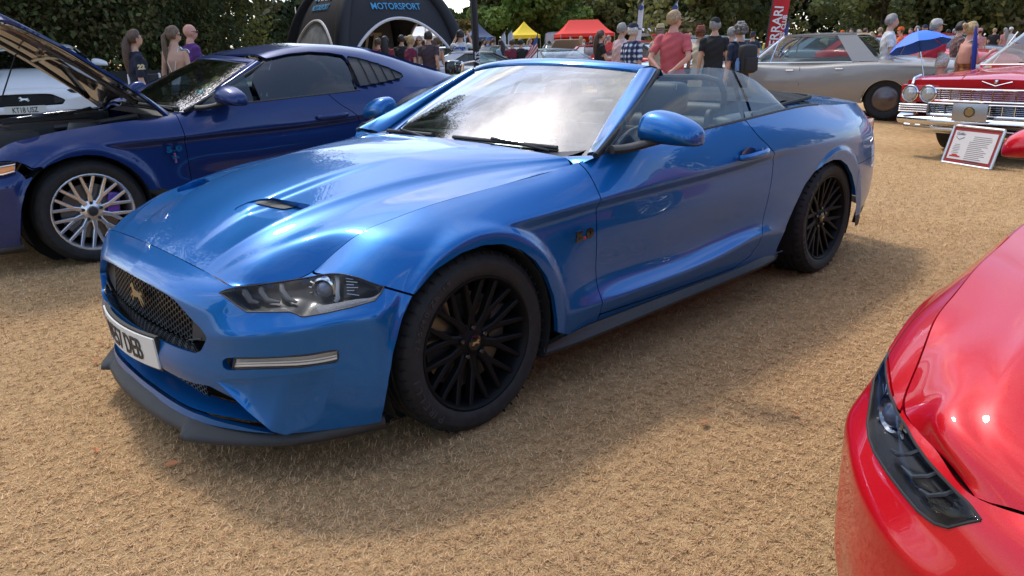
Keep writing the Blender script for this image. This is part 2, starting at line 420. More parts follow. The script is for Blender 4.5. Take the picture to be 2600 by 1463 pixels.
def np_mesh(name, V, idx, nper, m, cols=None, smooth=False):
    """fast mesh from arrays; every face has nper corners"""
    me = bpy.data.meshes.new(name); nf = len(idx)//nper; me.vertices.add(len(V)); me.vertices.foreach_set('co', np.asarray(V, np.float32).ravel())
    me.loops.add(len(idx)); me.loops.foreach_set('vertex_index', np.asarray(idx, np.int32)); me.polygons.add(nf)
    me.polygons.foreach_set('loop_start', np.arange(0, nf*nper, nper, dtype=np.int32)); me.polygons.foreach_set('loop_total', np.full(nf, nper, np.int32))
    if cols is not None:
        a = me.color_attributes.new('tint', 'FLOAT_COLOR', 'POINT'); a.data.foreach_set('color', np.concatenate([cols, np.ones((len(cols), 1))], 1).astype(np.float32).ravel())
    me.update(calc_edges=True); me.materials.append(m); me.validate(); return me
def tint_mat(name, rough=.8, trans=0.0, spec=.2):
    m = mat(name, (.3, .3, .3), rough, spec=spec); t = m.node_tree; a = t.nodes.new('ShaderNodeAttribute'); a.attribute_name = 'tint'; b = t.nodes['Principled BSDF']
    t.links.new(a.outputs['Color'], b.inputs['Base Color'])
    if trans > 0:   # thin leaf: some light passes through
        o = t.nodes['Material Output']; tr = t.nodes.new('ShaderNodeBsdfTranslucent'); mx = t.nodes.new('ShaderNodeMixShader'); mx.inputs[0].default_value = trans; t.links.new(a.outputs['Color'], tr.inputs[0])
        t.links.new(b.outputs[0], mx.inputs[1]); t.links.new(tr.outputs[0], mx.inputs[2]); t.links.new(mx.outputs[0], o.inputs[0])
    return m
LEAF = tint_mat('leaves', .6, .38, .25); STRAW = tint_mat('straw', .85, .15, .1)
BARK = mat('bark', (.07, .055, .04), .95, bump=.8, bump_scale=30)
RISE = .055                                   # the lawn lifts slightly towards the far row
def gz(x, y):
    t = np.clip((-1.3-np.asarray(y, float))/1.3, 0, 1); a = np.clip((-6.2-np.asarray(y, float))/2.2, 0, 1); b = np.clip((np.asarray(x, float)+4.0)/2.2, 0, 1); return RISE*t*t*(3-2*t)+.20*a*a*(3-2*a)*b*b*(3-2*b)
_ys = np.concatenate([[-900, -400, -150, -60, -20, -12], np.linspace(-9, -4, 26), np.linspace(-2.8, -1.1, 24), [0, 2, 5, 15, 50, 200, 900]]); _xs = np.concatenate([[-900., -300, -100, -40, -15, -8], np.linspace(-5, -1, 22), [0, 3, 6, 15, 50, 200, 900]]); _G = np.array([[(x, y, gz(x, y)) for x in _xs] for y in _ys])
gnd = obj('ground', *grid(_G), ground_mat(), None, True, None); tag(gnd, 'parched tan lawn cropped short across the show field', None, None, 'structure')
def dry_grass(n=440000, seed=4):
    rg = np.random.default_rng(seed); C = np.array(CAM_P[:2])
    r = 1.6+9.4*rg.random(n)**1.25; r = np.where(r > 7.5+3.2*rg.random(n), 1.6+5*rg.random(n), r); a = CAM_YAW+R(40)*(2*rg.random(n)-1); p = C+np.stack([r*np.cos(a), r*np.sin(a)], 1)
    # tufts: pull blades towards clump centres
    k = rg.random(n) < .55; cell = .05; j = np.floor(p/cell); h = np.sin(j[:, 0]*12.9898+j[:, 1]*78.233)*43758.5453; h -= np.floor(h); h2 = np.sin(j[:, 0]*39.346+j[:, 1]*11.135)*24634.63; h2 -= np.floor(h2)
    cc = (j+np.stack([h, h2], 1))*cell; p = np.where(k[:, None], p*.45+cc*.55, p)
    L_ = (.008+.020*rg.random(n)**1.6)*(1+.07*r); lean = .35+1.12*rg.random(n)**.6; az = rg.random(n)*2*math.pi; hgt = L_*np.cos(lean); out_ = L_*np.sin(lean)
    w_ = (.0007+.0007*rg.random(n))*(1+.14*r); d = np.stack([np.cos(az), np.sin(az)], 1); s = np.stack([-d[:, 1], d[:, 0]], 1)
    V = np.zeros((n, 3, 3)); V[:, 0, :2] = p-s*w_[:, None]; V[:, 1, :2] = p+s*w_[:, None]; V[:, 2, :2] = p+d*out_[:, None]; V[:, 2, 2] = np.maximum(hgt, .002); V[:, :2, 2] = .001+.003*rg.random((n, 1)); V[:, :, 2] += gz(p[:, 0], p[:, 1])[:, None]
    base = np.array([(.62, .395, .200), (.68, .455, .245), (.55, .34, .170), (.46, .275, .135), (.73, .52, .30)])[rg.choice(5, n, p=[.34, .24, .22, .13, .07])]; base = base*(.82+.32*rg.random((n, 1)))
    pn = np.sin(p[:, 0]*1.7+np.sin(p[:, 1]*1.1))*np.sin(p[:, 1]*2.1+1); base *= (1+.10*pn)[:, None]
    cols = np.repeat(base, 3, 0); o = obj('dry_grass', np_mesh('dry_grass', V.reshape(-1, 3), np.arange(3*n), 3, STRAW, cols)); tag(o, 'dry straw-coloured grass blades matted over the lawn', 'grass', None, 'stuff')
dry_grass()
def fallen_leaves():
    rg = random.Random(3); m = mm('dead_leaf', (.42, .16, .06), .8)
    for k, px in enumerate([(255, 880), (247, 926), (245, 1155), (440, 1190), (1790, 1085), (1925, 763), (2015, 1060), (1945, 700)]):
        g = ground_at(px); s = .018+.012*rg.random(); P = [(0, -1), (.5, -.4), (.42, .3), (0, 1), (-.42, .3), (-.5, -.4)]
        V = np.array([(x*s, y*s, .008+.010*abs(x)) for x, y in P]); V2 = np.concatenate([V, V-np.array([0, 0, .001])]); F = [(0, 1, 2, 3), (0, 3, 4, 5), (9, 8, 7, 6), (11, 10, 9, 6)]+[(i, (i+1) % 6+0, (i+1) % 6+6, i+6) for i in range(6)]
        o = obj('fallen_leaf', V2, F, m, None, False, loc=(g[0], g[1], .012), rot=(.2*rg.random(), .3*rg.random(), 6.28*rg.random())); tag(o, 'small curled rust-brown leaf lying on the dry lawn', 'leaf', 'fallen leaves on the lawn')
fallen_leaves()
def crown(rg, n, rx, ry, rz, cz, leaf, cols, clumps=40, hole=.25, low=-.9):
    """leaf-sized quads gathered in clumps through an uneven crown volume"""
    c = []; 
    while len(c) < clumps:
        v = rg.normal(size=3); v /= np.linalg.norm(v); q = v*rg.random()**.40
        if q[2] < low: continue
        if q[2] < .15: q[:2] *= 1.35
        c.append(q)
    c = np.array(c); cr = .20+.20*rg.random(clumps); k = rg.integers(0, clumps, n); v = rg.normal(size=(n, 3)); v /= np.linalg.norm(v, axis=1)[:, None]
    rad = cr[k]*(.55+.45*rg.random(n)**.5); P = (c[k]+v*rad[:, None]*np.array([1, 1, .8]))*np.array([rx, ry, rz])+np.array([0, 0, cz])
    nrm = v+.9*rg.normal(size=(n, 3)); nrm[:, 2] += .4; nrm /= np.linalg.norm(nrm, axis=1)[:, None]
    a = np.cross(nrm, rg.normal(size=(n, 3))); a /= np.linalg.norm(a, axis=1)[:, None]; b = np.cross(nrm, a); s = leaf*(.6+.8*rg.random(n))[:, None]
    V = np.stack([P-a*s*.5, P+b*s*.36, P+a*s*.62, P-b*s*.36], 1); cc = np.array(cols); ci = rg.integers(0, len(cc), clumps)
    col = cc[ci[k]]*(.78+.44*rg.random((n, 1))); col = np.where(rg.random((n, 1)) < .06, col*1.5, col)
    return V.reshape(-1, 3), np.repeat(col, 4, 0)
TREE_MESH = {}
def tree(name, label, base, h, rx, ry, cols, n=9000, leaf=.35, seed=1, low=.18, clumps=40, group=None, key=None, rz=0.0, trunk=.035):
    rg = np.random.default_rng(seed); root = empty(name, (base[0], base[1], float(gz(*base[:2]))), rz, label, 'tree', group)
    if key and key in TREE_MESH: tm, cm = TREE_MESH[key]; k = h/TREE_MESH[key, 'h']; root.scale = (k*rx/TREE_MESH[key, 'r'], k*ry/TREE_MESH[key, 'r'], k) if False else (k, k, k)
    else:
        V, c = crown(rg, n, rx, ry, h*(1-low)/2, h*(low+(1-low)/2), leaf, cols, clumps); cm = np_mesh('crown', V, np.arange(len(V)), 4, LEAF, c)
        ts = []; ts.append(tube([(0, 0, -.1), (.05, .02, h*.2), (.0, .1, h*.45), (.1, 0, h*.75)], [h*trunk, h*trunk*.75, h*trunk*.5, h*trunk*.15], 10))
        for k in range(7):
            a = 6.28*k/7+rg.random(); z0 = h*(.2+.35*rg.random()); ts.append(tube([(0, 0, z0), (rx*.35*math.cos(a), ry*.35*math.sin(a), z0+h*.12), (rx*.75*math.cos(a), ry*.75*math.sin(a), z0+h*.24)], [h*trunk*.42, h*trunk*.26, h*trunk*.08], 7))
        tm = mesh('trunk', *join(*ts), BARK)
        if key: TREE_MESH[key] = (tm, cm); TREE_MESH[key, 'h'] = h; TREE_MESH[key, 'r'] = rx
    obj('trunk', tm, parent=root); obj('crown', cm, parent=root)
    return root
OAK = [(.055, .072, .026), (.075, .095, .032), (.042, .056, .020), (.105, .125, .042), (.15, .155, .055), (.060, .080, .028), (.13, .11, .05)]
DKG = [(.036, .052, .021), (.050, .068, .026), (.028, .042, .017), (.075, .092, .034), (.042, .060, .025)]
MIDG = [(.050, .075, .020), (.065, .090, .024), (.040, .060, .018), (.085, .105, .030)]
LIME = [(.105, .165, .030), (.13, .19, .04), (.085, .14, .025), (.15, .20, .05)]
OLIVE = [(.10, .11, .028), (.125, .125, .035), (.08, .09, .024), (.14, .13, .045)]
RUST = [(.16, .11, .035), (.13, .095, .03), (.18, .135, .05)]
def trees():
    def at(px, d): q = at_depth((px, 100), d); return (q[0], q[1])
    G1 = 'dark oaks along the left edge of the field'
    near = [(-190, 18.5, 13, 4.6, 21, 'broad dark oak behind the white coupe'), (70, 20.5, 14.5, 4.3, 22, 'tall dark oak behind the raised blue bonnet'), (370, 21, 13, 2.6, 23, 'dark oak with low leafy boughs behind the bald man'), (530, 23.5, 10.5, 1.45, 24, 'oak with sunlight tinted into its yellow-green leaves beside the black dome tent')]
    for i, (px, d, h, r, sd, lb) in enumerate(near):
        tree('oak_tree', lb, at(px, d), h, r, r, OAK if i < 3 else OAK+[(.18, .19, .05), (.21, .21, .06), (.16, .18, .05)], 150000 if i < 3 else 50000, .095, sd, .02, 150, G1, None, .3*i, .03)  # last oak mixes in paler yellow-green leaves, painting sunlit foliage into their colour
    for i, (px, d) in enumerate([(-160, 30), (80, 34), (230, 33)]): tree('woodland_tree', 'dark tree massed behind the oaks at the field edge', at(px, d), 14, 5, 5, DKG, 9000, .5, 60, .01, 60, 'trees massed behind the oaks', 'wood%d' % (i % 4), i*1.1)
    far = [  # px, distance, height, radius, palette, seed, label
        (728, 62, 5.0, 2.2, DKG, 31, 'distant dark round-topped tree left of the black dome tent'), (775, 70, 4.6, 2.2, MIDG, 35, 'distant mid-green tree beside the flagpole left of the dome tent'),
        (1085, 60, 4.4, 1.6, OLIVE, 32, 'yellowish tree rising behind the right shoulder of the dome tent'), (1128, 75, 4.5, 2.3, MIDG, 36, 'grey-green tree behind the white marquee'), (1165, 70, 3.8, 1.9, RUST, 33, 'rust-tinged bushy tree behind the white marquee'), (1196, 82, 5.2, 1.2, DKG, 34, 'narrow dark tree beside the black feather flag'),
        (1255, 54, 12.5, 1.5, OLIVE, 37, 'tall thin yellow-green tree above the navy gazebo'), (1310, 66, 14, 3.0, MIDG, 38, 'tall mid-green tree above the yellow gazebo'),
        (1352, 52, 6.6, 3.0, LIME, 39, 'rounded bright lime-green tree above the yellow gazebo'), (1422, 58, 5.4, 3.6, OLIVE, 40, 'low olive-green tree above the red marquee'), (1400, 85, 15, 6.0, MIDG, 41, 'large pale tree behind the red marquee'), (1490, 62, 6.2, 3.6, MIDG, 42, 'broad mid-green tree behind the red marquee'), (1535, 60, 5.6, 3.0, OLIVE, 45, 'olive bushy tree between red marquee and blue tent')]
    for px, d, h, r, pal, sd, lb in far:
        if px > 1220: d, h, r = d*1.5, 1.34+(h-1.34)*1.5, r*1.5
        tree('background_tree', lb, at(px, d), h, r, r, pal, 8000, .50, sd, .06, 46)
    key_n = 0
    G2 = 'dark woodland edge across the far side of the field'
    row = [(1570, 66, 17, 6.0), (1660, 70, 18, 6.5), (1750, 64, 16, 6), (1850, 60, 15, 5.5), (1960, 66, 17, 6.2), (2060, 62, 16, 6), (2160, 70, 18, 6.5), (2260, 60, 15, 5.6), (2350, 66, 17, 6), (2450, 60, 16, 6), (2550, 64, 17, 6), (2660, 60, 16, 6)]
    marks = ['above the red marquee end', 'behind the promotional tent flags', 'above the straw-hatted man', 'above the man in black polo', 'behind the red feather flag', 'beyond the grey saloon windscreen', 'above the grey saloon roof', 'above the man in the white sports shirt', 'above the open blue umbrella', 'above the woman in the sundress', 'above the red saloon windscreen', 'at the far end beyond the red saloon']
    for i, (px, d, h, r) in enumerate(row):
        d, h, r = d*1.55, 1.34+(h-1.34)*1.55, r*1.5
        tree('woodland_tree', 'tall dark woodland tree '+marks[i], at(px, d), h, r, r, (DKG, DKG, OAK)[i % 3], 13000, .62, 60+i % 4, .01, 70, G2, 'farwood%d' % (i % 4), 1.3*i, .025)
    G3 = 'sunlit shrubby trees in front of the woodland'
    for i, (px, d, h, r) in enumerate([(1800, 52, 8.5, 3.6), (1890, 55, 9.5, 3.4), (2235, 48, 6, 2.6), (2330, 52, 8, 3.2), (2420, 50, 7.5, 3), (2510, 52, 8.5, 3.2), (2600, 50, 8, 3)]):
        tree('woodland_tree', 'smaller olive-green woodland tree '+['behind the woman in cream lace', 'behind the backpack woman', 'right of the white sports shirt', 'behind the open umbrella', 'behind the man in the red shirt', 'behind the furled umbrella', 'beyond the red saloon roof'][i], at(px, d), h, r, r, OAK+[(.09, .105, .03)], 5000, .36, 80+i % 2, .02, 40, G3, 'shrub%d' % (i % 2), 2.1*i, .02)
    # unseen trees added behind the camera to cut low sky and darken reflections
    for i, (a, d) in enumerate([(20, 45), (50, 42), (80, 48), (105, 44), (130, 50), (0, 52), (-25, 46), (155, 48)]):
        tree('woodland_tree', 'tall dark tree added out of view behind the camera to block low sky', (2+d*math.cos(R(a)), 3+d*math.sin(R(a))), 13, 6, 6, DKG, 9000, .5, 60, .01, 60, 'unseen trees added to block low sky', 'wood%d' % (i % 4), i*.9)
trees()
# ---------------------------------------------------------------- the muscle car body: control rows in metres
# u runs from the nose centre (-1.56) round the front corner (-0.42), along the side (u = -x) and round the tail (4.5)
FU = [-1.56, -1.35, -1.16, -1.03, -0.92, -0.79, -0.65, -0.52, -0.42]
FR = [
 [(.749,0,.690),(.747,.2,.687),(.742,.38,.678),(.736,.5,.669),(.727,.596,.661),(.640,.640,.661),(.560,.685,.665),(.495,.704,.690),(.420,.715,.738)],
 [(.812,0,.656),(.807,.2,.653),(.794,.38,.648),(.775,.5,.640),(.745,.605,.628),(.665,.69,.632),(.575,.750,.648),(.510,.785,.664),(.440,.815,.694)],
 [(.848,0,.613),(.843,.2,.610),(.830,.38,.602),(.800,.51,.585),(.756,.62,.577),(.680,.72,.588),(.585,.795,.600),(.492,.855,.620),(.405,.897,.645)],
 [(.864,0,.520),(.858,.2,.516),(.840,.4,.510),(.810,.534,.506),(.774,.645,.520),(.705,.748,.538),(.611,.832,.554),(.514,.895,.568),(.418,.938,.578)],
 [(.874,0,.428),(.868,.2,.430),(.850,.4,.432),(.815,.53,.432),(.772,.64,.432),(.700,.742,.432),(.604,.826,.432),(.506,.893,.432),(.420,.938,.432)],
 [(.888,0,.350),(.882,.2,.350),(.858,.4,.346),(.818,.53,.342),(.768,.64,.340),(.692,.742,.338),(.598,.824,.338),(.505,.890,.338),(.424,.935,.338)],
 [(.850,0,.268),(.846,.2,.266),(.830,.4,.264),(.795,.53,.262),(.745,.64,.260),(.675,.735,.258),(.590,.812,.258),(.503,.882,.260),(.425,.930,.262)],
 [(.880,0,.186),(.874,.2,.185),(.850,.4,.183),(.805,.53,.182),(.745,.64,.182),(.675,.730,.184),(.588,.802,.188),(.500,.872,.196),(.420,.920,.206)]]
SX = {  # (x, y, z) along the side
 0: [(.35,.728,.777),(.25,.737,.802),(.1,.751,.828),(-.1,.764,.848),(-.3,.776,.864),(-.5,.788,.880),(-.66,.822,.908),(-.80,.862,.934),(-1.1,.884,.951),(-1.5,.889,.967),(-1.8,.888,.979),(-2.2,.878,.995),(-2.5,.862,.996),(-2.9,.830,.975),(-3.2,.788,.962),(-3.45,.72,.948)],
 1: [(.35,.832,.733),(.2,.838,.778),(0,.843,.806),(-.3,.852,.832),(-.62,.868,.860),(-.85,.897,.884),(-1.5,.909,.902),(-1.9,.914,.912),(-2.2,.924,.900),(-2.7,.925,.872),(-3.1,.888,.868),(-3.45,.80,.858)],
 2: [(.33,.905,.668),(.2,.915,.718),(0,.925,.752),(-.3,.927,.757),(-.62,.932,.764),(-1.1,.937,.771),(-1.5,.939,.778),(-1.9,.942,.794),(-2.2,.948,.802),(-2.7,.953,.775),(-3.1,.925,.765),(-3.45,.85,.76)],
 3: [(.33,.925,.62),(.2,.928,.68),(0,.930,.708),(-.3,.906,.716),(-.62,.902,.728),(-1.1,.905,.735),(-1.5,.908,.742),(-1.9,.922,.760),(-2.2,.944,.772),(-2.7,.955,.700),(-3.1,.932,.680),(-3.45,.865,.67)],
 4: [(.33,.935,.50),(0,.93,.56),(-.3,.914,.56),(-.62,.903,.575),(-1.1,.907,.582),(-1.5,.911,.59),(-1.9,.926,.60),(-2.2,.944,.60),(-2.7,.957,.59),(-3.1,.934,.57),(-3.45,.872,.56)],
 5: [(.33,.935,.42),(0,.93,.43),(-.3,.920,.430),(-.48,.917,.425),(-.62,.904,.422),(-1.1,.896,.412),(-1.6,.899,.428),(-1.9,.922,.448),(-2.2,.945,.45),(-2.7,.955,.45),(-3.1,.932,.45),(-3.45,.872,.45)],
 6: [(.33,.932,.33),(0,.93,.34),(-.3,.926,.34),(-.48,.930,.338),(-.62,.934,.338),(-1.1,.939,.338),(-1.6,.944,.362),(-1.9,.946,.390),(-2.2,.946,.36),(-2.7,.95,.36),(-3.1,.925,.36),(-3.45,.865,.36)],
 7: [(.33,.92,.22),(0,.91,.22),(-.3,.905,.205),(-.62,.904,.240),(-1.1,.905,.240),(-1.6,.908,.236),(-2.1,.922,.226),(-2.7,.93,.22),(-3.1,.905,.235),(-3.45,.84,.25)]}
RU = [3.75, 4.05, 4.5]
RR = {0: [(-3.70,.58,.938),(-3.80,.35,.935),(-3.83,0,.935)], 1: [(-3.68,.66,.85),(-3.80,.38,.85),(-3.84,0,.85)], 2: [(-3.67,.72,.76),(-3.79,.40,.765),(-3.83,0,.765)],
      3: [(-3.68,.74,.66),(-3.80,.42,.66),(-3.84,0,.66)], 4: [(-3.70,.74,.55),(-3.82,.42,.55),(-3.87,0,.55)], 5: [(-3.70,.74,.44),(-3.83,.42,.44),(-3.88,0,.44)],
      6: [(-3.69,.73,.35),(-3.82,.42,.35),(-3.87,0,.35)], 7: [(-3.65,.70,.26),(-3.76,.4,.26),(-3.80,0,.26)]}
WZ = 0.337                                    # wheel centre height
WIDE = [0.0]                                  # the older nose carries its bonnet edge further out
def wide_w(u): return WIDE[0]*np.clip((np.asarray(u)+.92)/.30, 0, 1)*np.clip((.70-np.asarray(u))/.35, 0, 1)
def row_fn(k):
    us = np.array(list(FU)+[-x for x, y, z in SX[k]]+RU); pts = np.array(list(FR[k])+list(SX[k])+list(RR[k]), float)
    if WIDE[0] and k < 3: pts = pts+wide_w(us)[:, None]*np.array({0: (.03, .085, .024), 1: (.015, .042, .012), 2: (0, .008, .004)}[k])
    return us, pts
def smax(a, b, k):
    h = np.clip(0.5+0.5*(a-b)/k, 0, 1); return b*(1-h)+a*h+k*h*(1-h)
def wrap_grid(du=0.014, q=1.0):
    u = np.unique(np.round(np.concatenate([np.arange(-1.56, -0.3, du*0.8), np.arange(-0.3, 3.6, du), np.arange(3.6, 4.5001, du*3)]), 5)); u[-1] = 4.5
    P = np.stack([cspline(*row_fn(k), u) for k in range(8)])
    n = [max(3, int(round(c*q))) for c in (8, 8, 7, 10, 8, 9, 9)]
    G = section(P, [2, 3, 6], n, smooth=1)
    for wx, ym, rf in ((0.0, .946, .422), (-2.72, .962, .415)):
        x, y, z = G[..., 0], G[..., 1], G[..., 2]; r = np.hypot(x-wx, z-WZ)
        yf = ym-2.8*np.log1p(np.exp((r-rf)/0.006))*0.006-np.maximum(0, (rf-r))*0.03
        near = (y > 0.6) & (abs(x-wx) < 0.62)
        G[..., 1] = np.where(near, smax(y, yf, 0.018), y)
    return u, G
ARCH_F = [(.455,-.1),(.445,.10),(.440,.23),(.418,.36),(.398,.44),(.355,.54),(.312,.60),(.215,.668),(.10,.703),(0,.710),(-.09,.696),(-.18,.655),(-.25,.60),(-.305,.53),(-.345,.44),(-.362,.34),(-.365,.20),(-.37,-.1)]
ARCH_R = [(-2.09,-.1),(-2.10,.2),(-2.125,.29),(-2.175,.39),(-2.245,.485),(-2.337,.592),(-2.43,.650),(-2.53,.683),(-2.64,.694),(-2.74,.682),(-2.84,.640),(-2.93,.570),(-3.00,.480),(-3.04,.38),(-3.06,.2),(-3.07,-.1)]
c3 = lambda x, y: (560+x*500/2415, 660+y*500/2415)
HL_PX = [c3(*q) for q in [(-14,402),(60,372),(180,338),(400,312),(600,288),(850,252),(1100,212),(1230,186),(1370,172),(1460,174),(1550,188),(1700,226),(2000,330),(1960,420),(1890,500),(1600,588),(1300,650),(1000,700),(950,672),(900,652),(850,642),(600,642),(320,640),(200,566),(80,474)]]
HL3_TOP = [(.752,.535,.632),(.729,.60,.662),(.636,.642,.662),(.565,.680,.665),(.505,.712,.670),(.478,.755,.680),(.453,.80,.679),(.412,.855,.662),(.380,.892,.643)]
HL3_BOT = [(.752,.537,.628),(.728,.60,.592),(.705,.635,.576),(.655,.70,.583),(.622,.742,.584),(.600,.768,.570),(.535,.820,.583),(.440,.872,.598),(.384,.893,.632)]
GRILLE = [(-.1,.6115),(.1,.610),(.22,.607),(.31,.602),(.365,.594),(.40,.580),(.45,.552),(.51,.522),(.530,.505),(.533,.495),(.505,.455),(.490,.442),(.470,.436),(.28,.434),(.1,.431),(-.1,.430)]
INTAKE = [(-.1,.335),(.30,.331),(.44,.326),(.52,.332),(.60,.300),(.66,.245),(.72,.180),(.60,.195),(.45,.205),(-.1,.208)]
BLADE_PX = [(548,966),(640,962),(740,951),(855,932),(836,1000),(814,1072),(732,1093),(704,1076),(640,1028)]
FOG_PX = [c3(*q) for q in [(20,1240),(60,1208),(170,1196),(420,1196),(760,1186),(1100,1150),(1390,1100),(1440,1108),(1455,1150),(1450,1225),(1425,1262),(1000,1325),(700,1340),(380,1345),(150,1356),(60,1350),(25,1310)]]
SEAM_PX = [(1500,868),(1057,752),(972,728),(900,715),(797,694),(690,500)]
DOOR_F = [(-.62,1.2),(-.628,.91),(-.640,.55),(-.646,.276),(-.646,.1)]
DOOR_R = [(-1.74,1.2),(-1.765,.985),(-1.80,.945),(-1.86,.89),(-1.93,.845),(-1.985,.80),(-2.002,.75),(-1.995,.66),(-1.975,.55),(-1.945,.44),(-1.90,.34),(-1.84,.285),(-1.76,.262)]
DOOR_B = [(-.60,.284),(-.70,.279),(-1.1,.262),(-1.5,.250),(-1.78,.250)]

HL_TOP_I = list(range(0, 13)); HL_BOT_I = [0, 24, 23, 22, 21, 20, 19, 18, 17, 16, 15, 14, 13, 12]
def body_parts(du=0.014, q=1.0, HLP=None, pj=None, top_i=None, bot_i=None, seam=None, wf=None):
    seam = seam or (lambda V_: sd_line(proj(V_), SEAM_PX))
    HLP = HLP or HL_PX; pj = pj or proj; top_i = top_i or HL_TOP_I; bot_i = bot_i or HL_BOT_I
    """all sheet-metal pieces as dict name -> (V,F); 'L' pieces are the left side only"""
    u, G = wrap_grid(du, q); V, F = grid(G); F = [f[::-1] for f in F]
    U = np.tile(u, G.shape[0]); D = {}
    g = 0.0026; D['skin'] = V[(U < 0.4)]
    front = V[U < 0.9]; 
    def sub(mask):
        keep = set(np.nonzero(mask)[0].tolist()); FF = [f for f in F if all(i in keep for i in f)]; m = compact(V, FF); return m
    # front bumper
    a = sub(U < 0.1); B = clip(*a, -seam(a[0])*0.0009-g)
    Vb = B[0]; B = clip(*B, -sd_poly(pj(Vb), HLP)*0.0009-0.0012)
    B = clip(*B, -sd_poly(B[0][:, [0, 2]], ARCH_F)); 
    yz = lambda m: m[0][:, [1, 2]]
    D['hole_grille'] = clip(*B, np.where(B[0][:, 0] > .7, sd_poly(yz(B), GRILLE), -1))
    B = clip(*B, np.where(B[0][:, 0] > .7, -sd_poly(yz(B), GRILLE), 1))
    B = clip(*B, np.where(B[0][:, 0] > .6, -sd_poly(yz(B), INTAKE), 1))
    if not wf: B = clip(*B, -sd_poly(proj(B[0]), FOG_PX)*0.0009); B = clip(*B, -sd_poly(proj(B[0]), BLADE_PX)*0.0009)
    D['bumper'] = flange(*both(*B), 0.022, skip=lambda v: False)
    # fender
    a = sub((U > -0.75) & (U < 0.75)); f = clip(*a, seam(a[0])*0.0009-g)
    f = clip(*f, -sd_poly(pj(f[0]), HLP)*0.0009-0.0012); f = clip(*f, -sd_poly(f[0][:, [0, 2]], ARCH_F))
    f = clip(*f, sd_line(f[0][:, [0, 2]], DOOR_F)-g)
    D['fender'] = flange(*f, 0.02)
    # door, sill, quarter
    a = sub((U > 0.5) & (U < 2.2)); xz = a[0][:, [0, 2]]
    dl = np.minimum(np.minimum(-sd_line(xz, DOOR_F), sd_line(xz, DOOR_R)), -sd_line(xz, DOOR_B))
    D['door'] = flange(*clip(*a, dl-g), 0.02)
    bz = sd_line(xz, DOOR_B)
    D['sill'] = clip(*clip(*a, np.minimum(-sd_line(xz, DOOR_F), bz)-g), a_x(a, -1.775))
    a = sub(U > 1.5); xz = a[0][:, [0, 2]]
    qd = np.maximum(-sd_line(xz, DOOR_R), np.where(xz[:, 0] < -1.775, -1, -1))
    Q = clip(*a, qd-g); Q = clip(*Q, -1.775-Q[0][:, 0]+np.maximum(0, (Q[0][:, 2]-.3))*3) if False else Q
    Q = clip(*Q, -sd_poly(Q[0][:, [0, 2]], ARCH_R))
    D['quarter'] = flange(*clip(*Q, np.where(Q[0][:, 0] > -3.12, 1, -(.62-Q[0][:, 2])*-1)), 0.02)
    Rb = clip(*Q, np.where(Q[0][:, 0] > -2.5, -1, np.minimum(np.minimum(.617-Q[0][:, 2], -3.02-Q[0][:, 0]), Q[0][:, 2]-.30)))
    D['quarter'] = flange(*clip(*Q, np.where(Q[0][:, 0] > -2.9, 1, np.maximum(Q[0][:, 2]-.62, Q[0][:, 0]+3.017))), 0.02)
    D['rear_bumper'] = both(*Rb); D['valance'] = clip(*Q, np.where(Q[0][:, 0] > -2.9, -1, np.minimum(.298-Q[0][:, 2], -3.02-Q[0][:, 0])))
    # hood
    hx = np.array([0, -.35, -.1, .15, .35, .5, .6, .68, 0])
    z0 = np.array([.958,.955,.944,.917,.880,.838,.793,.745,.690])
    yA = np.array([.745,.585,.52,.485,.475,.465,.452,.43,.405]); zA = np.array([.917,.906,.894,.870,.840,.806,.768,.722,.676])
    o = np.ones(9)
    rows = [(0*o, z0), (np.array([.15]*7+[.14,.13]), z0-.0015),
            (np.array([.33,.32,.30,.27,.265,.26,.255,.25,.24]), z0-np.array([.006,.006,.006,.008,.010,.011,.011,.010,.005])),
            (np.array([.37,.36,.335,.30,.292,.287,.285,.28,.275]), z0-np.array([.009,.010,.013,.024,.030,.026,.019,.014,.0065])),
            (np.array([.50,.46,.42,.39,.38,.375,.37,.36,.345]), z0-np.array([.016,.022,.029,.034,.034,.030,.025,.019,.010])),
            (yA, zA), (yA+np.array([.012,.04,.04,.04,.04,.04,.04,.04,.04]), zA-np.array([.012,.018,.021,.021,.020,.018,.014,.009,.003])),
            (np.array([.77,.68,.62,.585,.575,.565,.55,.525,.49]), np.array([.896,.880,.862,.838,.806,.774,.743,.708,.670])),
            (np.array([.782,.735,.70,.675,.66,.645,.615,.585,.545]), np.array([.886,.872,.855,.830,.795,.757,.718,.690,.665]))]
    xr = [-.54,-.54,-.55,-.555,-.57,-.63,-.63,-.625,-.62]
    t = np.linspace(0, 1, int(1.35/(du*0.8))); P = []
    for (yy, z), r in zip(rows, xr):
        if WIDE[0]: wv = wide_w(-hx); wv[0] = wv[-1] = 0; kk = len(P); yy = yy+(0, 0, 0, .02, .09, .165, .155, .125, .095)[kk]*wv; z = z+(0, 0, 0, 0, -.004, .004, .010, .018, .020)[kk]*wv
        x = hx.copy(); x[0] = r; x[-1] = .749-.051*yy[-1]**2; v = (x-x[0])/(x[-1]-x[0])
        P.append(cspline(v, np.stack([x, yy, z], 1), t))
    us, pts = row_fn(0); m = (us <= .66) & (us >= -.92); k = pts[m][::-1]; k = np.concatenate([[(-.615,.806,.884)], k[k[:, 0] > -.6]]); v = (k[:, 0]-k[0, 0])/(k[-1, 0]-k[0, 0])
    P.append(cspline(v, k-np.array([0, .0035, 0]), t)); P = np.array(P)
    nn = [max(3, int(round(c*q))) for c in (6, 7, 5, 6, 6, 5, 6, 7, 7)]
    G2 = section(P, [2, 3, 5], nn, smooth=1); H = grid(G2)
    H = clip(*H, -sd_poly(pj(H[0]), HLP)*0.0009-0.0012)
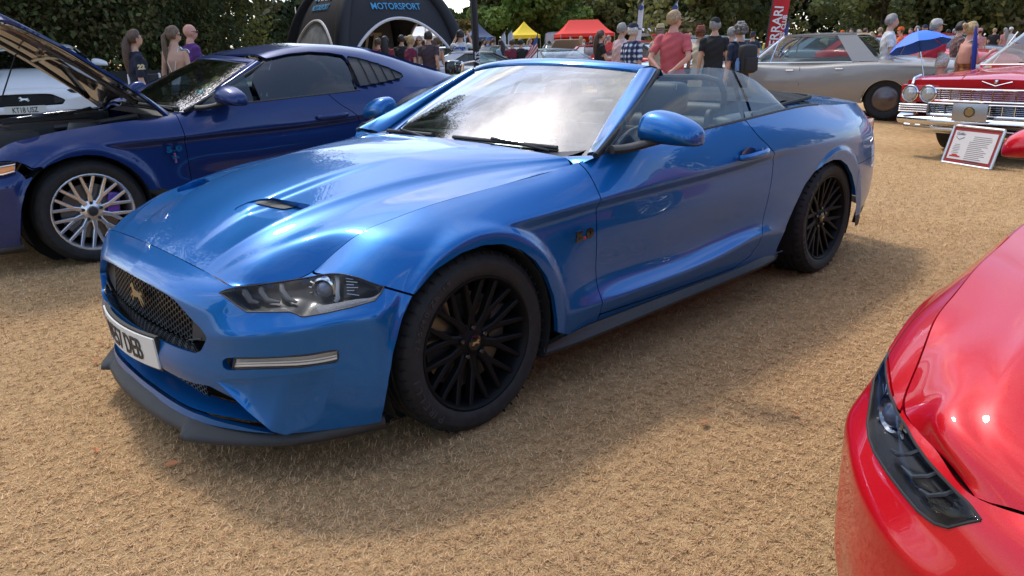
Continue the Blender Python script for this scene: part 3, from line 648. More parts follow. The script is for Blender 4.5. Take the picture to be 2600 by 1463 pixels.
    fe = lambda m: (.749-.051*m[0][:, 1]**2)-m[0][:, 0]-.002
    H = clip(*H, np.where(H[0][:, 0] > .5, fe(H), 1))
    c6 = lambda x, y: (560+x*.37267, 330+y*.37267)
    VENT = [c6(*p) for p in [(88,550),(105,530),(140,512),(195,488),(260,472),(345,462),(480,487),(600,507),(618,514),(590,528),(540,545),(450,588),(400,602),(340,606),(200,584),(110,562)]]
    D['vent_floor'] = clip(*H, sd_poly(proj(H[0]), VENT)*0.0007+0.001)
    H = clip(*H, -sd_poly(proj(H[0]), VENT)*0.0007)
    D['hood'] = flange(*both(*H), 0.016, skip=lambda v: abs(v[1]) < 1e-4)
    D['hoodgrid'] = G2
    D['hl_top'] = hit([HLP[i] for i in top_i], D, 0.0, pj, wf); D['hl_bot'] = hit([HLP[i] for i in bot_i], D, 0.0, pj, wf)
    D['fog_top'] = hit([c3(*q) for q in [(60,1208),(170,1197),(420,1197),(760,1187),(1100,1151),(1300,1117),(1440,1106)]], D); D['fog_bot'] = hit([c3(*q) for q in [(60,1350),(150,1352),(380,1343),(700,1338),(1000,1323),(1300,1283),(1445,1245)]], D)
    D['blade_top'] = hit(BLADE_PX[0:4], D); D['blade_r'] = hit(BLADE_PX[3:6], D); D['blade_b'] = hit([BLADE_PX[0], BLADE_PX[8], BLADE_PX[7], BLADE_PX[6], BLADE_PX[5]], D)
    return D
def hit(pxs, D, dep=0.0, pj=None, wf=None):
    """points of the body surface seen at the given pixels, sunk inwards by dep"""
    S = D['skin']; S = S[S[:, 2] > (.5 if wf else 0)]; Q = (pj or proj)(S); out_ = []; cd_ = np.linalg.norm((wf(S) if wf else S)-np.array(CAM_P), axis=1)
    for q in np.atleast_2d(pxs):
        d = np.hypot(*(Q-q).T); near = d < d.min()+(9 if wf else 4); i0 = np.nonzero(near)[0][np.argmin(cd_[near])]
        k = np.argsort(d+1e3*(np.linalg.norm(S-S[i0], axis=1) > .045))[:4]; k = k[np.linalg.norm(S[k]-S[i0], axis=1) < .046]; w_ = 1/(d[k]+.5)**2; out_.append((S[k]*w_[:, None]).sum(0)/w_.sum())
    P = np.array(out_); n = np.stack([.75+0*P[:, 0], np.clip((P[:, 1]-.3)*1.3, 0, 1.2), 0*P[:, 0]], 1); n /= np.linalg.norm(n, axis=1)[:, None]
    return P-n*dep
def a_x(m, x): return m[0][:, 0]-x

# ---------------------------------------------------------------- wheels
def yspoke_wheel(name, parent, loc, side, rim_m, rr=0.241, tyre_w=0.255, R_t=0.338, style='black', detail=True, steer=0.0):
    """loc = wheel centre on the outer face plane; side=+1 left, -1 right (outward along +-y)"""
    hub = bpy.data.objects.new(name, None); COL.objects.link(hub); hub.parent = parent; hub.location = loc; hub.rotation_euler = (0, 0, steer if side > 0 else steer+math.pi)
    w_ = tyre_w
    tp = [(rr+.001, -.018), (rr+.012, -.004), (rr+.035, .006), (rr+.062, .004), (R_t-.016, -.010), (R_t-.004, -.026), (R_t, -.045), (R_t, -.058), (R_t-.008, -.060), (R_t-.008, -.068), (R_t+.001, -.070), (R_t+.001, -.10),
          (R_t-.008, -.102), (R_t-.008, -.112), (R_t+.001, -.114), (R_t+.001, -.15), (R_t-.008, -.152), (R_t-.008, -.162), (R_t, -.164), (R_t, -w_+.045), (R_t-.01, -w_+.02), (rr+.06, -w_), (rr+.01, -w_+.01), (rr, -w_+.03)]
    T = lathe(tp, 96 if detail else 40)
    # flatten a little where the tyre carries the car
    T[0][:, 2] = np.maximum(T[0][:, 2], -WZ)
    ty = obj('tyre', *T, RUBBER, hub, auto=30)
    if detail:   # tread blocks: cross grooves cut as dark slots on the shoulder
        gv, gf = [], []
        for k in range(52):
            a = 2*math.pi*k/52; ca, sa = math.cos(a), math.sin(a)
            if R_t*sa < -WZ+.012: continue
            bx = boxm((0, -.031, R_t-.0105), (.003, .045, .016)); A = Matrix.Rotation(a-math.pi/2, 4, 'Y')
            M_ = Matrix.Rotation(-(a-math.pi/2), 4, 'Y'); gv.append((tform(bx[0], M_), bx[1]))
        obj('tread_groove', *join(*gv), DARK, ty)['kind'] = 'stuff'
        for s, a0, sz in (('PIRELLI', -48, .036), ('255/40 ZR 19', 14, .026)):
            parts = []; n = len(s); rad = rr+.042; ang = a0
            for ch in s:
                if ch != ' ':
                    tv, tf = text_mesh(ch, sz, .0012, .0006, 1.25); A = R(ang)
                    ax = np.array([math.sin(A), 0, -math.cos(A)])*1.0; upv = np.array([math.cos(A), 0, math.sin(A)])
                    M_ = frame(upv*rad+np.array([0, .0065, 0]), ax*-1 if True else ax, upv)
                    tv2 = tform(tv, M_)
                    parts.append((tv2, tf))
                ang += math.degrees(sz*(.55 if ch in ' I/' else .95)/rad)
            obj('sidewall_lettering', *join(*parts), mm('sidewall_text', (.03, .03, .032), .6), ty, smooth=False)
    barrel = lathe([(rr+.010, -.010), (rr+.009, -.004), (rr+.002, -.003), (rr-.006, -.012), (rr-.012, -.03), (rr-.022, -.09), (rr-.028, -.2), (rr-.02, -.235)], 72 if detail else 36)
    rim = obj('rim', *barrel, rim_m, hub, auto=40)
    sp = []
    def slab(pts, d0, d1, b=.003):     # pts: polygon in (r-dir, tangential); depth outward face d0, inner d1
        V, F = prism(pts, d0-d1, 'xz', d1); return V, F
    ns = 10; dish = lambda r: -.045+.032*(r/rr)**1.5 if True else 0
    for k in range(ns):
        a = 2*math.pi*(k+.5)/ns; arms = []
        if style == 'black':
            segs = [((.05, 0), (.118, 0), .0175, .0150), ((.112, .004), (rr-.004, .042), .0125, .0085), ((.112, -.004), (rr-.004, -.042), .0125, .0085)]
        else:
            segs = [((.05, 0), (.125, 0), .0155, .0125), ((.118, .004), (rr-.004, .040), .0115, .0095), ((.118, -.004), (rr-.004, -.040), .0115, .0095)]
        for (r0, t0), (r1, t1), w0, w1 in segs:
            d = np.array([r1-r0, t1-t0]); n_ = np.array([-d[1], d[0]])/np.linalg.norm(d); P = []
            Vs, Fs = [], []; m_ = 5
            for j in range(m_+1):
                f = j/m_; c = np.array([r0, t0])+d*f; hw = w0+(w1-w0)*f; dd = dish(math.hypot(*c))
                for s_, dz in ((1, -.03), (1, -.004), (.62, 0), (-.62, 0), (-1, -.004), (-1, -.03)):
                    q = c+n_*hw*s_; Vs.append((q[0], dd+dz, q[1]))
            for j in range(m_):
                for i in range(5): Fs.append((j*6+i, j*6+i+1, (j+1)*6+i+1, (j+1)*6+i))
            arms.append((np.array(Vs), [f_[::-1] for f_ in Fs]))
        V, F = join(*arms); sp.append((tform(V, Matrix.Rotation(a, 4, 'Y')), F))
    obj('spoke', *join(*sp), rim_m, rim, auto=25)
    hubm = lathe([(.001, -.030), (.034, -.031), (.037, -.036), (.055, -.042), (.072, -.048), (.074, -.075)], 40)
    obj('hub', *hubm, rim_m, rim, auto=35)
    cap = lathe([(.0005, -.024), (.022, -.025), (.029, -.028), (.031, -.034)], 32); cp = obj('centre_cap', *cap, GLOSSK if style == 'black' else BLACK, rim)
    if detail:
        hv, hf = horse(0.036); M_ = frame((0, -.0235, 0), (-1, 0, 0), (0, 0, 1)); obj('pony_emblem', tform(hv, M_), hf, mm('brass', (.55, .42, .22), .3, .8), rim, smooth=False)
    for k in range(5):
        a = 2*math.pi*k/5+.3; nt_ = lathe([(.0005, -.030), (.008, -.030), (.0105, -.034), (.0105, -.055)], 6); V = nt_[0]+np.array([.0565*math.cos(a), 0, .0565*math.sin(a)])
        obj('lug_nut', V, nt_[1], GLOSSK if style == 'black' else BLACK, rim, smooth=False)
    disc = lathe([(.06, -.085), (.178, -.085), (.178, -.115), (.06, -.115)], 40); obj('brake_disc', *disc, mm('disc_steel', (.16, .155, .15), .35, .9), hub)
    cal = boxm((-.13, -.10, .05), (.08, .09, .16), .02); obj('brake_caliper', tform(cal[0], Matrix.Rotation(R(-10), 4, 'Y')), cal[1], mm('caliper_black', (.02, .02, .02), .4) if style == 'black' else mm('caliper_purple', (.11, .03, .35), .35, coat=.5), hub)
    return hub
def horse(size):
    """a small galloping-horse emblem as an extruded outline, in the xy plane"""
    p = [(-1.0,.10),(-.78,.30),(-.55,.28),(-.50,.20),(-.30,.26),(0,.24),(.28,.30),(.45,.52),(.62,.60),(.66,.54),(.88,.40),(.93,.32),(.86,.28),(.70,.34),(.60,.22),(.56,.04),(.80,-.06),(.92,-.22),(.84,-.25),(.70,-.12),(.48,-.08),(.66,-.34),(.60,-.40),(.36,-.14),(.05,-.10),(-.22,-.06),(-.45,-.20),(-.78,-.44),(-.92,-.42),(-.70,-.24),(-.52,-.04),(-.80,-.14),(-1.05,-.30),(-1.10,-.24),(-.86,-.02),(-.62,.12),(-.80,.18)]
    P = np.array(p)*size/2; return prism(P, .002)
# ---------------------------------------------------------------- pieces shared by the muscle cars
def loft2(A, B, n=8, bulge=0.0, nrm=None, m=None, lin=False):
    """ruled patch between two polylines, resampled to m points each, pushed out by bulge in the middle"""
    def rs(P, k):
        P = np.asarray(P, float); s = np.concatenate([[0], np.cumsum(np.linalg.norm(np.diff(P, axis=0), axis=1))]); return np.stack([np.interp(np.linspace(0, s[-1], k), s, P[:, j]) for j in range(3)], 1) if lin else cspline(s, P, np.linspace(0, s[-1], k)) if len(P) > 2 else np.array([P[0]+(P[1]-P[0])*f for f in np.linspace(0, 1, k)])
    k = m or 30; A, B = rs(A, k), rs(B, k); t = np.linspace(0, 1, n)[:, None, None]
    G = A[None]*(1-t)+B[None]*t
    if bulge:
        nn = np.asarray(nrm, float) if nrm is not None else np.array([0, 0, 1.0])
        G = G+(4*t*(1-t))*bulge*nn
    return G
def thick(G, d):
    """closed slab from a grid: front face plus an inner copy offset by d"""
    V, F = grid(G); n = vnormals(V, F); K, S = G.shape[:2]; W = V-n*d; o = len(V); FF = list(F)+[tuple(i+o for i in f[::-1]) for f in F]
    ring = [k for k in range(S)]+[r*S+S-1 for r in range(1, K)]+[(K-1)*S+k for k in range(S-2, -1, -1)]+[r*S for r in range(K-2, 0, -1)]
    for a, b in zip(ring, ring[1:]+ring[:1]): FF.append((b, a, a+o, b+o))
    return np.concatenate([V, W]), FF
def plate_text(s, parent, M, w=0.52, h=0.111, bend=0.0, white=True, name='number_plate', tcol=None):
    n = 24; xs = np.linspace(-w/2, w/2, n); G = np.zeros((2, n, 3)); G[0, :, 0] = xs; G[1, :, 0] = xs; G[0, :, 1] = -h/2; G[1, :, 1] = h/2
    def warp(V): V = np.asarray(V).copy(); V[:, 2] -= bend*(V[:, 0]/(w/2))**2; return V
    V, F = thick(G, .006); P = obj(name, tform(warp(V), M), F, mm('plate_white', (.62, .62, .58), .35), parent)
    tv, tf = text_mesh(s, h*0.98, .0008, .0012, .70); tv[:, 1] -= h*.345; L_ = tv[:, 0].max()-tv[:, 0].min(); tv[:, 0] *= min(1.0, w*.93/L_)/1.0; tv[:, 0] -= (tv[:, 0].max()+tv[:, 0].min())/2; tv[:, 2] += .0022
    obj('plate_lettering', tform(warp(tv), M), tf, tcol or TXT, P, smooth=False)
    return P
def headlight(parent, sgn, facelift=True, name='headlight', B_=None):
    B_ = B_ or BODY
    hub = bpy.data.objects.new(name, None); COL.objects.link(hub); hub.parent = parent
    def mk(n, V, F, m, par=hub, **k):
        V = np.asarray(V).copy()
        if sgn < 0: V[:, 1] *= -1; F = [f[::-1] for f in F]
        return obj(n, V, F, m, par, **k)
    nrm = np.array([.62, .55, .30])
    G = loft2(B_['hl_top'], B_['hl_bot'], 12, .004, nrm, 44, True); V, F = grid(G); mk('lens', V, [f[::-1] for f in F], LENS)
    # dark housing bowl behind the lens
    G0 = loft2(B_['hl_top'], B_['hl_bot'], 12, 0, nrm, 44, True); t = np.linspace(0, 1, 12)[:, None, None]; s = np.linspace(0, 1, 44)[None, :, None]
    dep = .055*np.minimum(1, np.minimum(t, 1-t)*5)*np.minimum(1, np.minimum(s, 1-s)*9)
    Gb = G0-np.array([.80, .42, -.05])*dep; V, F = grid(Gb); mk('housing', V, [f[::-1] for f in F], mm('lamp_housing', (.010, .010, .012), .3, .1, coat=.2))
    P = lambda s_, t_, d=0.0: (lambda g: g-np.array([.80, .42, -.05])*d)(G0[int(round(t_*11)), int(round(s_*43))])
    # black rim seal round the opening
    ring = np.concatenate([G0[0], G0[-1][::-1]]); V, F = tube(np.concatenate([ring, ring[:1]]), .0028, 6, False); mk('seal', V, F, BLACK)
    # projector with its ring
    c = P(.60, .47, .034); ax = np.array([.80, .52, .02]); M_ = frame(c, np.cross([0, 0, 1], ax), (0, 0, 1))
    pv, pf = lathe([(.0005, .022), (.014, .019), (.024, .010), (.027, 0)], 28, 'z'); mk('projector', tform(pv, M_), pf, mm('projector_glass', (.10, .13, .20), .03, 0, coat=1.0))
    pv, pf = lathe([(.028, .004), (.034, .012), (.040, .010), (.041, -.01)], 32, 'z'); mk('projector_ring', tform(pv, M_), pf, mm('lamp_chrome', (.5, .52, .55), .12, 1.0))
    tick = []
    for k in range(9):
        a = R(150+k*22); b_ = boxm((0, 0, 0), (.010, .0022, .006)); tick.append((tform(b_[0]+np.array([.0455, 0, .006]), Matrix.Rotation(a, 4, 'Z')), b_[1]))
    tv, tf = join(*tick); mk('ring_marks', tform(tv, M_), tf, WHITE, smooth=False)
    # bright shroud next to the projector, with reflector fins beyond
    V, F = tube([P(.665, .12, .030), P(.69, .3, .016), P(.70, .5, .012), P(.695, .7, .016), P(.685, .86, .026)], .0068, 8, True, .6); mk('shroud', V, F, mm('lamp_grey', (.36, .37, .38), .3))
    for k in range(6):
        tt = .14+.105*k; V, F = tube([P(.745, tt, .022), P(.80+.02*(k % 2), tt+.02, .020)], .0022, 5); mk('reflector_fin', V, F, mm('lamp_chrome', (.5, .52, .55), .12, 1.0), smooth=True)
    # the three slanted light bars towards the grille
    for k in range(3):
        s0 = .13+.105*k; V, F = tube([P(s0, .10, .022), P(s0+.03, .40, .014), P(s0+.075, .62, .010), P(s0+.135, .74, .012)], np.array([.009, .011, .010, .005])*(1 if facelift else .55), 8, True, .7); mk('light_bar', V, F, mm('drl_grey', (.05, .053, .06), .25, 0, coat=.5))
    # ribbed daytime strip along the bottom edge
    A = [P(s_, .80, .012) for s_ in (.585, .66, .74, .82, .90, .955)]; B = [P(s_, .97, .006) for s_ in (.60, .67, .75, .83, .91, .965)]
    V, F = grid(loft2(A, B, 4, .004, nrm, 40))
    if facelift: mk('daytime_strip', V, [f[::-1] for f in F], mm('ribbed_clear', (.36, .34, .33), .35, .1, bump=.4, bump_scale=260))
    return hub
def seat(parent, y, x0=-1.45, name='front_seat'):
    h = bpy.data.objects.new(name, None); COL.objects.link(h); h.parent = parent
    def cush(P, lv=2): return subsurf(*P, lv)
    # backrest: side view leaning back, lofted with bolsters
    prof = [(-.02, .38, .20), (-.10, .55, .235), (-.19, .70, .245), (-.26, .82, .225), (-.315, .90, .17), (-.335, .93, .10)]
    rows = []
    for dx, z, hw in prof:
        rows.append([(x0+dx+b, y+s*hw, z) for s, b in ((-1, -.06), (-1, .06), (-.72, .085), (-.45, .035), (0, .03), (.45, .035), (.72, .085), (1, .06), (1, -.06), (.5, -.085), (-.5, -.085))])
    V = np.array(rows).reshape(-1, 3); n = 11; F = [(k*n+j, k*n+(j+1) % n, (k+1)*n+(j+1) % n, (k+1)*n+j) for k in range(len(prof)-1) for j in range(n)]
    F += [tuple(range(n))[::-1], tuple(range((len(prof)-1)*n, len(prof)*n))]
    obj('backrest', *subsurf(V, F, 2), LEATHER, h)
    for s in (-1, 1):
        P = [(x0+dx+.083, y+s*hw*.72, z) for dx, z, hw in prof[1:]]; obj('stitching', *tube(P, .0016, 5), STITCH, h)
    b = boxm((x0+.24, y, .36), (.52, .50, .16), .06); obj('cushion', *subsurf(*b, 1), LEATHER, h)
    # head restraint: slightly crowned block
    hx = x0-.375; rows = []
    for z, hw, d in ((.955, .085, .045), (.975, .125, .062), (1.03, .138, .068), (1.09, .136, .066), (1.135, .122, .058), (1.152, .085, .04)):
        zz = (z-1.05)*-.22; rows.append([(hx+zz+d, y-hw*.8, z), (hx+zz+d*1.15, y, z), (hx+zz+d, y+hw*.8, z), (hx+zz+d*.3, y+hw, z), (hx+zz-d*.6, y+hw, z), (hx+zz-d, y+hw*.6, z), (hx+zz-d, y-hw*.6, z), (hx+zz-d*.6, y-hw, z), (hx+zz+d*.3, y-hw, z)])
    V = np.array(rows).reshape(-1, 3); n = 9; F = [(k*n+j, k*n+(j+1) % n, (k+1)*n+(j+1) % n, (k+1)*n+j) for k in range(5) for j in range(n)]+[tuple(range(n))[::-1], tuple(range(45, 54))]
    hr = obj('head_restraint', *subsurf(V, F, 2), LEATHER, h)
    for s in (-1, 1):
        P = [(hx+(z-1.05)*-.22+.05, y+s*.098, z) for z in np.linspace(.97, 1.14, 8)]; obj('stitching', *tube(P, .0014, 5), STITCH, hr)
        obj('post', *tube([(hx+.01, y+s*.06, .90), (hx, y+s*.06, .97)], .007, 8), CHROME, hr)
    return h

def windscreen(root, body, pal):
    gt = lambda y: np.array([-1.19-.367*y*y, y, 1.257-.115*y*y]); gb = lambda y: np.array([-.557-.363*y*y, y, .940-.066*y*y])
    ys = np.linspace(-1, 1, 41); T = np.array([gt(.578*s) for s in ys]); B = np.array([gb(.745*s) for s in ys]); t = np.linspace(0, 1, 21)[:, None, None]
    G = B[None]*(1-t)+T[None]*t; G = G+(4*t*(1-t))*np.array([.55, 0, .83])*.018*(1-(ys[None, :, None]*.8)**2)
    V, F = grid(G); obj('windscreen', V, F, WSGLASS, root)
    # black ceramic border printed round the glass edge
    Gi = G-np.array([.004, 0, .006]); br = []
    br.append(grid(Gi[0:3])); br.append(grid(Gi[19:21])); br.append(grid(Gi[:, 0:2])); br.append(grid(Gi[:, 39:41]))
    obj('glass_border', *join(*br), GLOSSK, root)
    # painted frame: both pillars and the header, one swept section
    def path(inner):
        P = []; 
        for s in np.linspace(0, 1, 26): P.append(B[-1]*(1-s)+T[-1]*s)
        return np.array(P)
    inn = path(0); n = len(inn); s = np.linspace(0, 1, n)[:, None]
    out0 = np.array([-.668, .862, .930]); out1 = np.array([-1.372, .640, 1.222])
    outr = out0*(1-s)+out1*s; outr[:, 0] += (-.012*np.sin(np.pi*s))[:, 0]; outr[:, 1] += (.012*np.sin(np.pi*s))[:, 0]
    bow = (4*s*(1-s))*np.array([.55, .2, .8])*.012; inn = inn+bow+np.array([.004, .002, .004])
    mid = (inn*.55+outr*.45)+np.array([.16, .42, .62])*.026
    inner2 = inn+np.array([-.03, .01, -.035]); outer2 = outr+np.array([-.035, -.035, -.02])
    Gp = np.stack([inner2, inn, inn*.8+mid*.2+np.array([.05, .1, .2])*.05, mid, mid*.35+outr*.65+np.array([.1, .5, .4])*.02, outr, outer2])
    Gs = section(Gp, [1, 5], [2, 4, 4, 4, 4, 2], 1); pl = grid(Gs)
    # header
    hs = np.linspace(-1, 1, 49); gT = np.array([gt(.578*q)+np.array([.004, 0, .004]) for q in hs]); hb = np.array([(-1.300-.28*(.635*q)**2+(-.0 if abs(q) < .9 else 0), .640*q, 1.268-.112*(.64*q)**2) for q in hs])
    ht = gT*.42+hb*.58+np.array([-.01, 0, .022])[None]; hu = hb+np.array([-.02, 0, -.028]); gi = gT+np.array([-.03, 0, -.03])
    Gh = section(np.stack([gi, gT, gT*.6+ht*.4+np.array([.0, 0, .010]), ht, hb, hu]), [1, 4], [2, 4, 4, 5, 2], 1); hd = grid(Gh)
    fr = obj('windscreen_frame', *join((pl[0], [f[::-1] for f in pl[1]]), (mirror(*pl)[0], [f[::-1] for f in mirror(*pl)[1]]), hd), body, root)
    # rubber seal along the pillar's rear face and the top catch panel
    for sg in (1, -1):
        P = outr+np.array([-.012, -.004, -.004]); P = np.concatenate([P, [out1+np.array([-.03, -.03, .006])]]); P[:, 1] *= sg; obj('pillar_seal', *tube(P, .0135, 8), RUBBER, root)
    P = np.array([(-1.325-.28*(.62*q)**2, .62*q, 1.262-.112*(.62*q)**2) for q in hs]); obj('header_seal', *tube(P, .017, 8, True, .7), RUBBER, root)
    ws = []
    for y0, y1, nm in ((.62, .10, 0), (-.05, -.60, 1)):   # wiper blades lying at the foot of the glass
        q = [gb(y0+(y1-y0)*f)+np.array([-.02-.10*f*(nm == 9), 0, .022]) for f in np.linspace(0, 1, 8)]; wp = obj('wiper', *tube(q, .011, 8, True, .8), BLACK, root)
        obj('wiper_arm', *tube([q[0]+np.array([.03, -.02, -.01]), q[2]+np.array([.02, 0, .004]), q[4]+np.array([.004, 0, .012])], .006, 6), BLACK, wp)
    # cowl panel between hood and glass
    A = [gb(.74*q)+np.array([.075, 0, -.03]) for q in ys]; Bq = [gb(.75*q)+np.array([-.01, 0, -.004]) for q in ys]; V, F = grid(loft2(A, Bq, 3, 0, None, 41)); obj('cowl_panel', V, F, BLACK, root)
    return gt, gb
def cowl_corners(root, body):
    """painted corner between bonnet edge, screen pillar and wing top"""
    for s in (1, -1):
        A = [(-.620, .700, .914), (-.636, .752, .908), (-.622, .802, .884)]; B = [(-.70, .69, .905), (-.700, .78, .918), (-.690, .872, .926)]
        V, F = grid(loft2(A, B, 6, .003, (0, 0, 1), 14)); V[:, 1] *= s; obj('cowl_corner', V, F if s < 0 else [f[::-1] for f in F], body, root)
def door_mirror(root, sgn, body, name='door_mirror'):
    h = bpy.data.objects.new(name, None); COL.objects.link(h); h.parent = root
    def mk(n, V, F, m, **k):
        V = np.asarray(V).copy()
        if sgn < 0: V[:, 1] *= -1; F = [f[::-1] for f in F]
        return obj(n, V, F, m, h, **k)
    # shell: rings along y from the inner edge to the tip; flat at the back (the glass), domed forwards
    rings = []; sh = [(.898, .060, .080, .962), (.910, .095, .122, .958), (.955, .112, .136, .956), (1.03, .114, .124, .954), (1.09, .108, .104, .952), (1.132, .090, .080, .952), (1.148, .055, .050, .956)]
    for y, dx, hz, zb in sh:
        x0 = -.965-.10*(y-.9); rg = []
        for a in np.linspace(-90, 90, 11):
            ca, sa = math.cos(R(a)), math.sin(R(a)); rg.append((x0+dx*(max(ca, 0)**.6), y, zb+hz*.42+hz*.60*sa*(1.0 if sa > 0 else .72)))
        rg.append((x0-.025, y, zb+hz*.95)); rg.append((x0-.03, y, zb+hz*.42)); rg.append((x0-.025, y, zb+hz*.02)); rings.append(rg)
    V = np.array(rings).reshape(-1, 3); n = 14; F = [(k*n+j, (k+1)*n+j, (k+1)*n+(j+1) % n, k*n+(j+1) % n) for k in range(len(sh)-1) for j in range(n)]+[tuple(range(n)), tuple(range((len(sh)-1)*n, len(sh)*n))[::-1]]
    V, F = subsurf(V, F, 2); zc = .972-.06*(V[:, 1]-.96)
    up = clip(V, F, V[:, 2]-zc); lo = clip(V, F, zc-V[:, 2]-.002)
    mk('shell', *up, body); mk('lower_shell', *lo, BLACK)
    ft = np.array([(-.745, .885, .945), (-.80, .915, .946), (-.86, .95, .958), (-.93, .99, .972)]); mk('foot', *tube(cspline(np.arange(4), ft, np.linspace(0, 3, 14)), np.linspace(.034, .028, 14), 10, True, .55), BLACK)
    g = np.array([[(-1.0, y, z) for y in np.linspace(.93, 1.10, 4)] for z in (.975, 1.05)]); mk('mirror_glass', *grid(g), CHROME, smooth=False)
    return h
def horn_splitter(root):
    """black chin splitter with raised corner winglets: swept plan outline with a sloped lip"""
    out = [(0, .912, .150), (.12, .910, .150), (.25, .900, .150), (.345, .886, .151), (.375, .882, .152), (.395, .895, .150), (.415, .905, .148), (.45, .894, .148), (.55, .832, .150), (.64, .765, .152), (.705, .705, .154), (.74, .668, .157), (.80, .60, .168), (.87, .500, .186), (.912, .425, .200)]
    inn = [(0, .872, .196), (.12, .869, .196), (.25, .856, .196), (.345, .838, .196), (.375, .832, .196), (.395, .832, .192), (.43, .830, .190), (.47, .815, .187), (.56, .765, .184), (.65, .700, .184), (.71, .652, .186), (.745, .620, .190), (.80, .566, .196), (.865, .488, .206), (.903, .425, .213)]
    O = np.array([(x, y, z) for y, x, z in out]); I = np.array([(x, y, z) for y, x, z in inn]); t = np.linspace(0, len(out)-1, 90); k = np.arange(len(out))
    O, I = np.stack([np.interp(t, k, O[:, j]) for j in range(3)], 1), np.stack([np.interp(t, k, I[:, j]) for j in range(3)], 1)
    Ob = O-np.array([0, 0, .022]); Ib = I-np.array([.04, .01, .06]); mid = O*.45+I*.55+np.array([0, 0, .004])
    G = section(np.stack([Ib, Ob, O, mid, I, I-np.array([.03, .005, .002])]), [1, 2, 4], [2, 3, 4, 4, 2], 1)
    V, F = grid(G); return obj('splitter', *both(V, F), BLACK, root, auto=50)
def side_skirt(root, sgn):
    A = [(-.335, .895, .222), (-.42, .905, .236), (-.55, .915, .252), (-.75, .916, .252), (-1.2, .916, .246), (-1.7, .918, .240), (-1.95, .922, .250), (-2.09, .925, .240)]
    B = [(-.335, .902, .200), (-.45, .928, .208), (-.6, .946, .216), (-.9, .952, .220), (-1.2, .953, .221), (-1.7, .955, .222), (-1.95, .955, .224), (-2.10, .940, .226)]
    Ua = np.array(A); Ub = np.array(B); k = np.arange(8); t = np.linspace(0, 7, 60); Ua, Ub = cspline(k, Ua, t), cspline(k, Ub, t)
    G = section(np.stack([Ua-np.array([0, .03, 0]), Ua, (Ua+Ub)/2-np.array([0, .004, 0]), Ub, Ub-np.array([0, .004, .014]), Ub-np.array([0, .10, .020])]), [1, 3, 4], [2, 4, 4, 2, 2], 0)
    V, F = grid(G)
    if sgn < 0: V, F = mirror(V, F)
    return obj('side_skirt', V, F, BLACK, root, auto=40)
def fog_lamp(root, sgn):
    h = bpy.data.objects.new('indicator_lamp', None); COL.objects.link(h); h.parent = root
    def mk(n, V, F, m, **k):
        V = np.asarray(V).copy()
        if sgn < 0: V[:, 1] *= -1; F = [f[::-1] for f in F]
        return obj(n, V, F, m, h, **k)
    nI = np.array([-.002, -.002, 0]); A = BODY['fog_top'][1:]+nI; B = BODY['fog_bot'][1:]+nI; s5 = np.linspace(0, 5, 6); A, B = A+(B-A)*.06, B+(A-B)*.06
    V, F = grid(loft2(A, B, 6, .006, (.7, .7, 0), 40)); mk('lens', V, [f[::-1] for f in F], CLEAR)
    V, F = grid(loft2(A-np.array([.012, .012, 0]), B-np.array([.012, .012, 0]), 6, -.004, (.7, .7, 0), 40)); mk('reflector', V, [f[::-1] for f in F], mm('lamp_reflector', (.66, .58, .48), .35, .15))
    cl = lambda f: (A*(1-f)+B*f)-np.array([.004, .003, 0]); mk('light_pipe', *tube(cspline(np.arange(6), cl(.80), np.linspace(0, 5, 24)), .0042, 8), mm('light_pipe', (.70, .62, .50), .15, 0, coat=.6)); mk('light_pipe', *tube(cspline(np.arange(6), cl(.55), np.linspace(0, 5, 24)), .0028, 8), mm('light_pipe', (.70, .62, .50), .15, 0, coat=.6))
    ring = np.concatenate([cspline(np.arange(6), A, np.linspace(0, 5, 20)), cspline(np.arange(6), B, np.linspace(5, 0, 20))]); mk('seal', *tube(np.concatenate([ring, ring[:1]]), .0035, 6, False), BLACK)
    bk = loft2(BODY['fog_top']+np.array([-.03, -.03, .01]), BODY['fog_bot']+np.array([-.03, -.03, -.01]), 5, 0, None, 30); V, F = grid(bk); mk('pocket', V, [f[::-1] for f in F], mm('pocket_blue', (.004, .05, .20), .4, coat=.5))
    return h
def bumper_wing(root, sgn, body):
    """flared corner blade under the indicator lamp"""
    A = BODY['blade_top']; B = BODY['blade_b'].copy(); pr = np.array([0, .032, .038, .020, 0.0])[:, None]; B = B+np.array([.85, .40, -.1])*pr
    def rs(P, k=40):
        c = np.concatenate([[0], np.cumsum(np.linalg.norm(np.diff(P, axis=0), axis=1))]); return np.stack([np.interp(np.linspace(0, c[-1], k), c, P[:, j]) for j in range(3)], 1)
    A, B = rs(A), rs(B); f = np.linspace(0, 1, 20)[:, None, None]; t = np.linspace(0, 4, 40)
    G = A[None]*(1-f)+B[None]*f; G = G-(4*f*(1-f))*np.array([.7, .6, -.1])*.010*np.minimum(1, np.minimum(t, (4-t)*2))[None, :, None]
    edge = G[-1]; inner = edge-np.array([.03, -.01, -.004])
    Gd = np.concatenate([G, (edge*.9+inner*.1)[None]-np.array([0, 0, .006]), inner[None]-np.array([.02, 0, .002])])
    s1 = Gd[:, -1]+np.array([-.006, .004, 0]); s2 = Gd[:, -1]+np.array([-.02, -.03, 0]); Gd = np.concatenate([Gd, s1[:, None], s2[:, None]], 1)
    V, F = grid(Gd)
    if sgn < 0: V, F = mirror(V, F); F = [g[::-1] for g in F]
    return obj('corner_blade', V, [g[::-1] for g in F], body, root, auto=45)
